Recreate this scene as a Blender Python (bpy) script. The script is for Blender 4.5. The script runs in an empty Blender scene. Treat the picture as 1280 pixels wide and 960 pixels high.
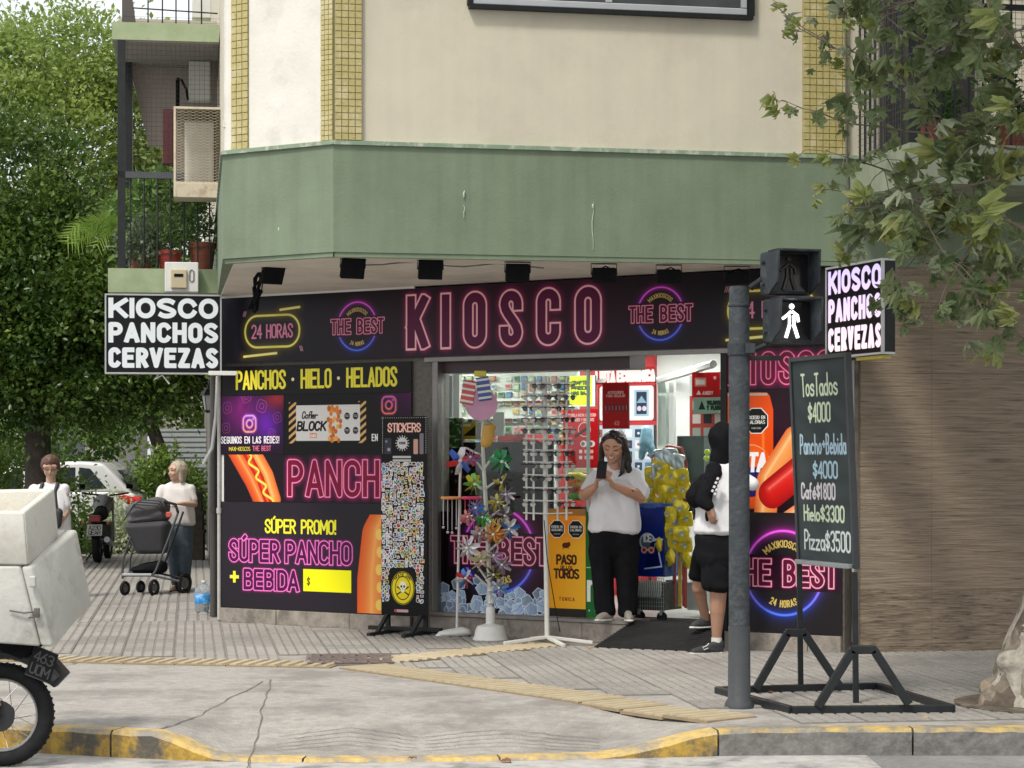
import bpy, bmesh, math, random
import numpy as np
from mathutils import Vector, Matrix, Euler
random.seed(7); NR = np.random.RandomState(11)
S = bpy.context.scene
COL = S.collection
R = math.radians
# ---------------------------------------------------------------- camera, sky, sun, exposure
FOC = 2700.0; CAMZ = 1.52; HOR = 575.0
cd = bpy.data.cameras.new('camera'); cam = bpy.data.objects.new('camera', cd); COL.objects.link(cam)
cam.location = (0, 0, CAMZ); cam.rotation_euler = (R(90), 0, 0)
cd.sensor_width = 36; cd.lens = 36 * FOC / 1280; cd.shift_y = 95 / 1280; cd.clip_end = 2000; cd.clip_start = .1
S.camera = cam
SUN_EL, SUN_AZ = 58, 212     # azimuth measured clockwise from +Y: the sun stands behind and to the left of the camera
wd = bpy.data.worlds.new('World'); S.world = wd; wd.use_nodes = True
nt = wd.node_tree; bg = nt.nodes['Background']; sky = nt.nodes.new('ShaderNodeTexSky')
sky.sky_type = 'NISHITA'; sky.sun_disc = False; sky.sun_elevation = R(SUN_EL); sky.sun_rotation = R(SUN_AZ)
sky.air_density = 1.0; sky.dust_density = 6.0; sky.ozone_density = 1.0; sky.altitude = 30
wtc = nt.nodes.new('ShaderNodeTexCoord'); wn = nt.nodes.new('ShaderNodeTexNoise'); wn.inputs['Scale'].default_value = 2.2; wn.inputs['Detail'].default_value = 7
nt.links.new(wtc.outputs['Generated'], wn.inputs[0]); wr_ = nt.nodes.new('ShaderNodeMapRange'); nt.links.new(wn.outputs[0], wr_.inputs[0])
wr_.inputs[1].default_value = .35; wr_.inputs[2].default_value = .7; wr_.inputs[3].default_value = .55; wr_.inputs[4].default_value = .95
wm_ = nt.nodes.new('ShaderNodeMixRGB'); nt.links.new(wr_.outputs[0], wm_.inputs[0]); nt.links.new(sky.outputs[0], wm_.inputs[1]); wm_.inputs[2].default_value = (6.6, 6.7, 6.75, 1)   # thin bright cloud
nt.links.new(wm_.outputs[0], bg.inputs[0]); bg.inputs[1].default_value = .15
sl = bpy.data.lights.new('sun', 'SUN'); so = bpy.data.objects.new('sun', sl); COL.objects.link(so)
sl.energy = 2.1; sl.angle = R(9); sl.color = (1, .95, .87)
az, el = R(SUN_AZ), R(SUN_EL)
sdir = Vector((math.sin(az) * math.cos(el), math.cos(az) * math.cos(el), math.sin(el)))
so.rotation_euler = (-sdir).to_track_quat('-Z', 'Y').to_euler(); so.location = (0, -5, 30)
S.view_settings.view_transform = 'Standard'; S.view_settings.look = 'None'
S.view_settings.exposure = 0.42; S.view_settings.gamma = 1
S.render.engine = 'CYCLES'; S.cycles.max_bounces = 8; S.cycles.transparent_max_bounces = 24
S.cycles.use_denoising = True
# ---------------------------------------------------------------- where pixels lie in the place
def W(px, py, Y): return Vector(((px - 640) / FOC * Y, Y, CAMZ + (HOR - py) / FOC * Y))
def G(px, py, z=0.0):
    Y = (CAMZ - z) * FOC / (py - HOR); return Vector(((px - 640) / FOC * Y, Y, z))
A0 = Vector((-2.745, 20.32, 0)); B0 = Vector((2.60, 16.89, 0))
FE = (B0 - A0).normalized(); FN = Vector((-FE.y, FE.x, 0)); FL = (B0 - A0).length; FROT = math.atan2(FE.y, FE.x)
def F(px, py=575, v=0.0):
    """pixel -> (u, z) on the plane v metres behind the shop front"""
    o = A0 + FN * v; k = (px - 640) / FOC
    u = (k * o.y - o.x) / (FE.x - k * FE.y); Y = o.y + u * FE.y
    return u, CAMZ + (HOR - py) / FOC * Y
def FP(u, v, z): return A0 + FE * u + FN * v + Vector((0, 0, z))
T2 = .2; E2 = Vector((1, T2, 0)).normalized(); N2 = Vector((-E2.y, E2.x, 0)); ROT2 = math.atan(T2)
C0 = Vector((-1.325, 16.115, 0)); D0 = Vector((-2.205, 16.68, 0))   # corners of the overhanging upper storey
SD = (A0 - D0).normalized(); SOUT = Vector((-SD.y, SD.x, 0))        # line of the side street, and outward from it
if SOUT.x > 0: SOUT = -SOUT
# ---------------------------------------------------------------- materials
def srgb(c):
    return tuple((x / 12.92 if x <= .04045 else ((x + .055) / 1.055) ** 2.4) for x in c)
MATS = {}
def mat(name, col, rough=.6, metal=0, streak=0, var=.12, scale=6, bump=0, bscale=40, spec=.5, dirt=None, dscale=2.0, dthr=.5, trans=0, emis=0, detail=6, stretch=None, coord='Object', coat=0):
    """principled with mottled colour, optional second tone in patches and fine relief"""
    if name in MATS: return MATS[name]
    m = bpy.data.materials.new(name); m.use_nodes = True; t = m.node_tree; N = t.nodes; L = t.links
    b = N['Principled BSDF']; b.inputs['Roughness'].default_value = rough; b.inputs['Metallic'].default_value = metal
    b.inputs['Specular IOR Level'].default_value = spec; b.inputs['Coat Weight'].default_value = coat
    tc = N.new('ShaderNodeTexCoord'); mp = N.new('ShaderNodeMapping'); L.new(tc.outputs[coord], mp.inputs[0])
    if stretch: mp.inputs['Scale'].default_value = stretch
    c = tuple(col) + (1,)
    if var > 0:
        n = N.new('ShaderNodeTexNoise'); n.inputs['Scale'].default_value = scale; n.inputs['Detail'].default_value = detail; n.inputs['Roughness'].default_value = .65
        L.new(mp.outputs[0], n.inputs[0])
        r = N.new('ShaderNodeValToRGB'); L.new(n.outputs[0], r.inputs[0])
        r.color_ramp.elements[0].position = .3; r.color_ramp.elements[1].position = .7
        r.color_ramp.elements[0].color = tuple(max(0, x * (1 - var)) for x in col) + (1,)
        r.color_ramp.elements[1].color = tuple(min(1, x * (1 + var)) for x in col) + (1,)
        out = r.outputs[0]
        if dirt:
            n2 = N.new('ShaderNodeTexNoise'); n2.inputs['Scale'].default_value = dscale; n2.inputs['Detail'].default_value = 8; n2.inputs['Roughness'].default_value = .7
            L.new(mp.outputs[0], n2.inputs[0])
            r2 = N.new('ShaderNodeValToRGB'); r2.color_ramp.elements[0].position = dthr; r2.color_ramp.elements[1].position = dthr + .14
            r2.color_ramp.elements[0].color = (0, 0, 0, 1); r2.color_ramp.elements[1].color = (1, 1, 1, 1)
            L.new(n2.outputs[0], r2.inputs[0]); mx = N.new('ShaderNodeMixRGB'); L.new(r2.outputs[0], mx.inputs[0]); L.new(out, mx.inputs[1]); mx.inputs[2].default_value = tuple(dirt) + (1,)
            out = mx.outputs[0]
        if streak:
            mp3 = N.new('ShaderNodeMapping'); L.new(tc.outputs[coord], mp3.inputs[0]); mp3.inputs['Scale'].default_value = (7, 7, .45)
            n3 = N.new('ShaderNodeTexNoise'); n3.inputs['Scale'].default_value = 1.6; n3.inputs['Detail'].default_value = 7; L.new(mp3.outputs[0], n3.inputs[0])
            r3 = N.new('ShaderNodeMapRange'); L.new(n3.outputs[0], r3.inputs[0]); r3.inputs[1].default_value = .35; r3.inputs[2].default_value = .75; r3.inputs[3].default_value = 1 + streak * .3; r3.inputs[4].default_value = 1 - streak
            vm = N.new('ShaderNodeVectorMath'); vm.operation = 'SCALE'; L.new(out, vm.inputs[0]); L.new(r3.outputs[0], vm.inputs['Scale']); out = vm.outputs[0]
        L.new(out, b.inputs['Base Color'])
    else: b.inputs['Base Color'].default_value = c
    if bump:
        nb = N.new('ShaderNodeTexNoise'); nb.inputs['Scale'].default_value = bscale; nb.inputs['Detail'].default_value = 5
        L.new(mp.outputs[0], nb.inputs[0]); bp = N.new('ShaderNodeBump'); bp.inputs['Strength'].default_value = bump; bp.inputs['Distance'].default_value = .01
        L.new(nb.outputs[0], bp.inputs['Height']); L.new(bp.outputs[0], b.inputs['Normal'])
    if trans: b.inputs['Transmission Weight'].default_value = trans; b.inputs['IOR'].default_value = 1.33
    if emis: b.inputs['Emission Color'].default_value = c; b.inputs['Emission Strength'].default_value = emis
    MATS[name] = m; return m
def glassmat(name, col=(.9, .95, .93), rough=.02, mixf=.1):
    if name in MATS: return MATS[name]
    m = bpy.data.materials.new(name); m.use_nodes = True; t = m.node_tree; N = t.nodes; L = t.links
    N.remove(N['Principled BSDF']); g = N.new('ShaderNodeBsdfGlossy'); g.inputs['Roughness'].default_value = rough
    tr = N.new('ShaderNodeBsdfTransparent'); tr.inputs[0].default_value = tuple(col) + (1,)
    mx = N.new('ShaderNodeMixShader'); fr = N.new('ShaderNodeFresnel'); fr.inputs[0].default_value = 1.45
    L.new(fr.outputs[0], mx.inputs[0]); L.new(tr.outputs[0], mx.inputs[1]); L.new(g.outputs[0], mx.inputs[2])
    L.new(mx.outputs[0], N['Material Output'].inputs[0]); MATS[name] = m; return m
def leafmat(name, c1, c2, tr=.35, rough=.5):
    if name in MATS: return MATS[name]
    m = bpy.data.materials.new(name); m.use_nodes = True; t = m.node_tree; N = t.nodes; L = t.links
    b = N['Principled BSDF']; b.inputs['Roughness'].default_value = rough; b.inputs['Specular IOR Level'].default_value = .35
    tc = N.new('ShaderNodeTexCoord'); n = N.new('ShaderNodeTexNoise'); n.inputs['Scale'].default_value = 1.3; n.inputs['Detail'].default_value = 6
    L.new(tc.outputs['Object'], n.inputs[0]); oi = N.new('ShaderNodeObjectInfo'); ad = N.new('ShaderNodeMath'); ad.operation = 'MULTIPLY_ADD'
    L.new(oi.outputs['Random'], ad.inputs[0]); ad.inputs[1].default_value = .35; L.new(n.outputs[0], ad.inputs[2])
    r = N.new('ShaderNodeValToRGB'); L.new(ad.outputs[0], r.inputs[0]); r.color_ramp.elements[0].position = .35; r.color_ramp.elements[1].position = .85
    r.color_ramp.elements[0].color = tuple(c1) + (1,); r.color_ramp.elements[1].color = tuple(c2) + (1,)
    L.new(r.outputs[0], b.inputs['Base Color']); tl = N.new('ShaderNodeBsdfTranslucent'); L.new(r.outputs[0], tl.inputs[0])
    mx = N.new('ShaderNodeMixShader'); mx.inputs[0].default_value = tr; L.new(b.outputs[0], mx.inputs[1]); L.new(tl.outputs[0], mx.inputs[2])
    L.new(mx.outputs[0], N['Material Output'].inputs[0]); MATS[name] = m; return m
# ---------------------------------------------------------------- meshes
class MB:
    def __init__(s): s.v = []; s.f = []; s.m = []; s.uv = {}
    def add(s, vs, fs, mi=0):
        o = len(s.v); s.v += [tuple(x) for x in vs]; s.f += [tuple(i + o for i in f) for f in fs]; s.m += [mi] * len(fs)
    def box(s, c, d, M=None, mi=0, bev=0):
        c = Vector(c); hx, hy, hz = d[0] / 2, d[1] / 2, d[2] / 2
        if bev and bev < min(hx, hy, hz):
            b = bev; vs = []; 
            bmx = bmesh.new(); bmesh.ops.create_cube(bmx, size=1)
            for q in bmx.verts: q.co = Vector((q.co.x * d[0], q.co.y * d[1], q.co.z * d[2]))
            bmesh.ops.bevel(bmx, geom=list(bmx.edges), offset=b, segments=2, affect='EDGES', profile=.5)
            bmx.verts.index_update(); vs = [q.co.copy() for q in bmx.verts]; fs = [[q.index for q in f.verts] for f in bmx.faces]; bmx.free()
        else:
            vs = [Vector((x * hx, y * hy, z * hz)) for x in (-1, 1) for y in (-1, 1) for z in (-1, 1)]
            fs = [(0, 1, 3, 2), (4, 6, 7, 5), (0, 4, 5, 1), (2, 3, 7, 6), (0, 2, 6, 4), (1, 5, 7, 3)]
        if M is not None: vs = [M @ q for q in vs]
        s.add([q + c for q in vs], fs, mi); return s
    def bb(s, x0, x1, y0, y1, z0, z1, mi=0, bev=0):
        return s.box(((x0 + x1) / 2, (y0 + y1) / 2, (z0 + z1) / 2), (abs(x1 - x0), abs(y1 - y0), abs(z1 - z0)), None, mi, bev)
    def hexa(s, p, mi=0):  # p: bottom 4 ccw, top 4 ccw
        s.add(p, [(3, 2, 1, 0), (4, 5, 6, 7), (0, 1, 5, 4), (1, 2, 6, 5), (2, 3, 7, 6), (3, 0, 4, 7)], mi); return s
    def prism(s, pts, z0, z1, mi=0):  # pts ccw seen from above
        n = len(pts); vs = [(p[0], p[1], z0) for p in pts] + [(p[0], p[1], z1) for p in pts]
        s.add(vs, [tuple(range(n - 1, -1, -1)), tuple(range(n, 2 * n))] + [(i, (i + 1) % n, n + (i + 1) % n, n + i) for i in range(n)], mi); return s
    def plate(s, pts, y0, y1, mi=0):  # outline in x,z given depth y
        n = len(pts); vs = [(p[0], y0, p[1]) for p in pts] + [(p[0], y1, p[1]) for p in pts]
        s.add(vs, [tuple(range(n)), tuple(range(2 * n - 1, n - 1, -1))] + [(i, n + i, n + (i + 1) % n, (i + 1) % n) for i in range(n)], mi); return s
    def cyl(s, p0, p1, r0, r1=None, n=12, mi=0, cap=True):
        r1 = r0 if r1 is None else r1; p0 = Vector(p0); p1 = Vector(p1); d = (p1 - p0)
        if d.length < 1e-6: return s
        d.normalize(); a = d.orthogonal().normalized(); b = d.cross(a)
        vs = [p + (a * math.cos(2 * math.pi * i / n) + b * math.sin(2 * math.pi * i / n)) * r for p, r in ((p0, r0), (p1, r1)) for i in range(n)]
        fs = [(i, (i + 1) % n, n + (i + 1) % n, n + i) for i in range(n)]
        if cap: fs += [tuple(range(n - 1, -1, -1)), tuple(range(n, 2 * n))]
        s.add(vs, fs, mi); return s
    def tube(s, pts, r, n=8, mi=0, taper=None, closed=False):
        pts = [Vector(p) for p in pts]; k = len(pts); prev = None; rings = []
        for i, p in enumerate(pts):
            t = (pts[(i + 1) % k if closed else min(i + 1, k - 1)] - pts[(i - 1) if (closed or i > 0) else 0])
            t.normalize() if t.length > 1e-9 else None
            a = t.orthogonal().normalized() if prev is None else (prev - t * prev.dot(t)).normalized()
            prev = a; b = t.cross(a); rr = r if taper is None else r * (1 + (taper - 1) * i / (k - 1))
            if isinstance(r, (list, tuple)): rr = r[i]
            rings.append([p + (a * math.cos(2 * math.pi * j / n) + b * math.sin(2 * math.pi * j / n)) * rr for j in range(n)])
        vs = [q for g in rings for q in g]
        fs = [(i * n + j, i * n + (j + 1) % n, ((i + 1) % k) * n + (j + 1) % n, ((i + 1) % k) * n + j) for i in range(k if closed else k - 1) for j in range(n)]
        if not closed: fs += [tuple(range(n - 1, -1, -1)), tuple(range((k - 1) * n, k * n))]
        s.add(vs, fs, mi); return s
    def lathe(s, prof, c=(0, 0, 0), n=20, mi=0):
        c = Vector(c); vs = [c + Vector((r * math.cos(2 * math.pi * j / n), r * math.sin(2 * math.pi * j / n), z)) for r, z in prof for j in range(n)]
        k = len(prof); fs = [(i * n + j, i * n + (j + 1) % n, (i + 1) * n + (j + 1) % n, (i + 1) * n + j) for i in range(k - 1) for j in range(n)]
        fs += [tuple(range(n - 1, -1, -1)), tuple(range((k - 1) * n, k * n))]
        s.add(vs, fs, mi); return s
    def sph(s, c, r, n=10, mi=0, sc=(1, 1, 1)):
        c = Vector(c); m = max(4, n // 2 + 1); vs = [c + Vector((0, 0, r * sc[2]))]
        for i in range(1, m):
            a = math.pi * i / m
            vs += [c + Vector((r * sc[0] * math.sin(a) * math.cos(2 * math.pi * j / n), r * sc[1] * math.sin(a) * math.sin(2 * math.pi * j / n), r * sc[2] * math.cos(a))) for j in range(n)]
        vs.append(c - Vector((0, 0, r * sc[2]))); fs = [(0, 1 + j, 1 + (j + 1) % n) for j in range(n)]
        for i in range(m - 2): fs += [(1 + i * n + j, 1 + (i + 1) * n + j, 1 + (i + 1) * n + (j + 1) % n, 1 + i * n + (j + 1) % n) for j in range(n)]
        l = len(vs) - 1; fs += [(l, 1 + (m - 2) * n + (j + 1) % n, 1 + (m - 2) * n + j) for j in range(n)]
        s.add(vs, fs, mi); return s
    def mesh(s, name, mats, smooth=False):
        me = bpy.data.meshes.new(name); me.from_pydata(s.v, [], s.f)
        for m in (mats if isinstance(mats, (list, tuple)) else [mats]): me.materials.append(m)
        if any(s.m): me.polygons.foreach_set('material_index', s.m)
        if smooth:
            me.polygons.foreach_set('use_smooth', [True] * len(s.f))
            if smooth != 'all':
                try: me.set_sharp_from_angle(angle=R(smooth if smooth is not True else 40))
                except Exception: pass
        me.update(); return me
    def make(s, name, mats, parent=None, smooth=False, loc=None, rot=None):
        return link(name, s.mesh(name, mats, smooth), parent, loc, rot)
def link(name, me, parent=None, loc=None, rot=None):
    o = bpy.data.objects.new(name, me); COL.objects.link(o)
    if parent: o.parent = parent
    if loc is not None: o.location = loc
    if rot is not None: o.rotation_euler = rot
    return o
def tag(o, label, cat, group=None):
    o['label'] = label; o['category'] = cat
    if group: o['group'] = group
    return o
def thing(name, label, cat, loc=(0, 0, 0), rz=0, group=None, rot=None):
    o = bpy.data.objects.new(name, None); COL.objects.link(o); o.location = loc
    o.rotation_euler = rot if rot else (0, 0, rz); o.empty_display_size = .1
    return tag(o, label, cat, group)
def struct(o): o['kind'] = 'structure'; return o
def stuff(o): o['kind'] = 'stuff'; return o
def dup(root, loc=None, rot=None, label=None, scale=None):
    ch = {}
    for o in bpy.data.objects:
        if o.parent: ch.setdefault(o.parent.name, []).append(o)
    def cp(o, par):
        c = o.copy(); COL.objects.link(c); c.parent = par
        for k in ch.get(o.name, []): cp(k, c)
        return c
    r = cp(root, None)
    if loc is not None: r.location = loc
    if rot is not None: r.rotation_euler = rot
    if label: r['label'] = label
    if scale: r.scale = scale
    return r
# ---------------------------------------------------------------- printed matter: a small distance-field plotter
def arc(cx, cy, rx, ry, a0, a1, n=9):
    return [(cx + rx * math.cos(R(a0 + (a1 - a0) * i / n)), cy + ry * math.sin(R(a0 + (a1 - a0) * i / n))) for i in range(n + 1)]
def sw(x0, y0, x1, y1, n=6):
    return [(x0 + (x1 - x0) * (3 * t * t - 2 * t ** 3), y0 + (y1 - y0) * t) for t in [i / n for i in range(1, n)]]
HEAVY = False
def glyph(ch, w, h):
    rx = w / 2; ry = min(w / 2, h * .5); c = w / 2; q = min(h * .25, w * .55)
    def bowl(y0, y1, x1=w):
        m = (y0 + y1) / 2; r = min(x1 * .6, (y1 - y0) / 2)
        return [(0, y1), (x1 - r, y1)] + arc(x1 - r, y1 - r, r, r, 80, 0, 5) + arc(x1 - r, y0 + r, r, r, 0, -90, 5) + [(0, y0)]
    sr = min(h * .26, w / 2 * 1.1); thin = w < .5 * h and not HEAVY
    D = {
     'A': [[(0, 0), (c, h), (w, 0)], [(.16 * w, .27 * h), (.84 * w, .27 * h)]],
     'B': [[(0, 0)] + bowl(h * .52, h, w * .93), bowl(0, h * .52) + [(0, h * .52)]],
     'C': [([(w, h - ry - .06 * h)] if thin else []) + arc(c, h - ry, rx, ry, 0 if thin else 28, 180, 14) + arc(c, ry, rx, ry, 180, 360 if thin else 332, 14) + ([(w, ry + .06 * h)] if thin else [])],
     'D': [[(0, 0)] + bowl(0, h)],
     'E': [[(w, h), (0, h), (0, 0), (w, 0)], [(0, h * .52), (w * .85, h * .52)]],
     'F': [[(w, h), (0, h), (0, 0)], [(0, h * .52), (w * .85, h * .52)]],
     'G': [[(w, h - ry - .06 * h)] + arc(c, h - ry, rx, ry, 0, 180, 14) + arc(c, ry, rx, ry, 180, 360, 14) + [(w, .48 * h), (c, .48 * h)]],
     'H': [[(0, 0), (0, h)], [(w, 0), (w, h)], [(0, h * .52), (w, h * .52)]],
     'I': [[(0, 0), (0, h)]], 'J': [[(w, h), (w, ry)] + arc(c, ry, rx, ry, 0, -180)],
     'K': [[(0, 0), (0, h)], [(w, h), (0.05 * w, h * .42)], [(w * .32, h * .58), (w, 0)]],
     'L': [[(0, h), (0, 0), (w, 0)]],
     'M': [[(0, 0), (0, h), (c, h * .3), (w, h), (w, 0)]], 'N': [[(0, 0), (0, h), (w, 0), (w, h)]],
     'O': [arc(c, h - ry, rx, ry, 0, 180, 14) + arc(c, ry, rx, ry, 180, 360, 14) + [(w, h - ry)]],
     'P': [[(0, 0)] + bowl(h * .45, h)], 'R': [[(0, 0)] + bowl(h * .47, h), [(w * .45, h * .47), (w, 0)]],
     'Q': [arc(c, h - ry, rx, ry, 0, 180) + arc(c, ry, rx, ry, 180, 360) + [(w, h - ry)], [(w * .6, h * .2), (w, -.04 * h)]],
     'S': [([(w, h - sr - .03 * h)] if thin else []) + arc(c, h - sr, rx, sr, 0 if thin else 40, 180, 12) + sw(0, h - sr, w, sr) + arc(c, sr, rx, sr, 0, -180 if thin else -140, 12) + ([(0, sr + .03 * h)] if thin else [])],
     'T': [[(0, h), (w, h)], [(c, h), (c, 0)]],
     'U': [[(0, h), (0, ry)] + arc(c, ry, rx, ry, 180, 360, 12) + [(w, h)]],
     'V': [[(0, h), (c, 0), (w, h)]], 'W': [[(0, h), (w * .25, 0), (c, h * .7), (w * .75, 0), (w, h)]],
     'X': [[(0, 0), (w, h)], [(0, h), (w, 0)]], 'Y': [[(0, h), (c, h * .45), (w, h)], [(c, h * .45), (c, 0)]],
     'Z': [[(0, h), (w, h), (0, 0), (w, 0)]],
     '1': [[(0, h * .8), (c * .8, h), (c * .8, 0)]],
     '2': [[(0, h - ry)] + arc(c, h - ry, rx, ry, 180, 0) + [(w, h * .6), (0, 0), (w, 0)]],
     '3': [arc(c, h * .75, rx, h * .25, 150, -90) + arc(c, h * .25, rx, h * .25, 90, -150)],
     '4': [[(w * .8, 0), (w * .8, h), (0, h * .3), (w * 1.05, h * .3)]],
     '5': [[(w, h), (0, h), (0, h * .55)] + arc(c, h * .3, rx, h * .3, 110, -150)],
     '6': [[(w * .8, h)] + arc(c, h * .3, rx, h * .3, 150, -210)], '7': [[(0, h), (w, h), (w * .3, 0)]],
     '8': [arc(c, h * .76, rx * .85, h * .24, 0, 360, 14), arc(c, h * .27, rx, h * .27, 0, 360, 14)],
     '9': [arc(c, h * .7, rx, h * .3, 0, 360, 14), [(w, h * .7), (w * .7, 0)]],
     '$': [[(w, h * .74)] + arc(c, h * .68, rx, h * .18, 10, 180) + sw(0, h * .68, w, h * .32) + arc(c, h * .32, rx, h * .18, 0, -170), [(c, h * 1.02), (c, -.02 * h)]],
     '+': [[(0, h * .5), (w, h * .5)], [(c, h * .5 - w / 2), (c, h * .5 + w / 2)]], '-': [[(0, h * .5), (w, h * .5)]],
     '!': [[(0, h), (0, h * .35)], [(0, .02 * h), (0, 0)]], '.': [[(0, 0), (0, .001)]], '*': [[(0, h * .48), (0.001, h * .5)]],
     # handwritten small letters
     'a': [arc(c, h * .26, rx, h * .26, 20, 380, 12), [(w, h * .5), (w, 0), (w * 1.15, .03 * h)]],
     'b': [[(0, h), (0, 0)], arc(c, h * .25, rx, h * .25, 0, 360, 12)], 'c': [arc(c, h * .26, rx, h * .26, 50, 310)],
     'd': [arc(c, h * .25, rx, h * .25, 0, 360, 12), [(w, h), (w, 0)]], 'e': [[(0, h * .27), (w, h * .3)] + arc(c, h * .26, rx, h * .26, 10, 310)],
     'f': [arc(w * .8, h * .8, w * .5, h * .2, 60, 180) + [(w * .3, 0)], [(0, h * .5), (w * .8, h * .5)]],
     'h': [[(0, h), (0, 0)], [(0, h * .35)] + arc(c, h * .35, rx, h * .15, 180, 0) + [(w, 0)]],
     'i': [[(0, h * .5), (0, 0)], [(0, h * .72), (0, h * .74)]], 'l': [[(0, h), (0, 0)]],
     'n': [[(0, h * .5), (0, 0)], [(0, h * .35)] + arc(c, h * .35, rx, h * .15, 180, 0) + [(w, 0)]],
     'r': [[(0, h * .5), (0, 0)], [(0, h * .3)] + arc(c, h * .32, rx, h * .18, 180, 40, 6)],
     'o': [arc(c, h * .26, rx, h * .26, 0, 360, 12)], 's': [arc(c, h * .38, rx, h * .13, 20, 180, 6) + arc(c, h * .13, rx, h * .13, 90, -160, 8)],
     't': [[(c, h * .9), (c, 0)], [(0, h * .62), (w, h * .62)]], 'z': [[(0, h * .5), (w, h * .5), (0, 0), (w, 0)]],
    }
    D['0'] = D['O']; D['Ú'] = D['U'] + [[(c * .9, h * 1.14), (c * 1.3, h * 1.24)]]; D['Ó'] = D['O'] + [[(c * .9, h * 1.14), (c * 1.3, h * 1.24)]]
    D['é'] = D['e'] + [[(c, h * .62), (c * 1.5, h * .75)]]
    return D.get(ch, [])
WF = {'I': 0, '.': 0, '!': 0, '*': 0, 'i': 0, 'l': 0, 'M': 1.35, 'W': 1.4, '1': .5, 't': .7, 'f': .7, ' ': .7, 'A': 1.1, 'V': 1.1}
def textlines(s, x, y, h, w, gap, fit=None, slant=0, arcr=None):
    """polylines of a line of lettering; fit = total width wanted (adapts the letter width)"""
    if fit:
        k = sum(WF.get(c, 1) for c in s); w = max(.001, (fit - gap * (len(s) - 1)) / k)
    out = []; cx = x
    for c in s:
        cw = w * WF.get(c, 1)
        if c != ' ':
            for pl in glyph(c, max(cw, 1e-4), h):
                out.append([(cx + a + slant * b, y + b) for a, b in pl])
        cx += cw + gap
    return out
def bend(pls, cx, cy, r, x0, y0, up=True):
    """wrap flat lettering about a circle"""
    out = []
    for pl in pls:
        q = []
        for a, b in pl:
            t = (a - x0) / r; rr = r + (b - y0) if up else r - (b - y0)
            q.append((cx + rr * math.sin(t), cy + rr * math.cos(t)) if up else (cx + rr * math.sin(t), cy - rr * math.cos(t)))
        out.append(q)
    return out
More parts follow.
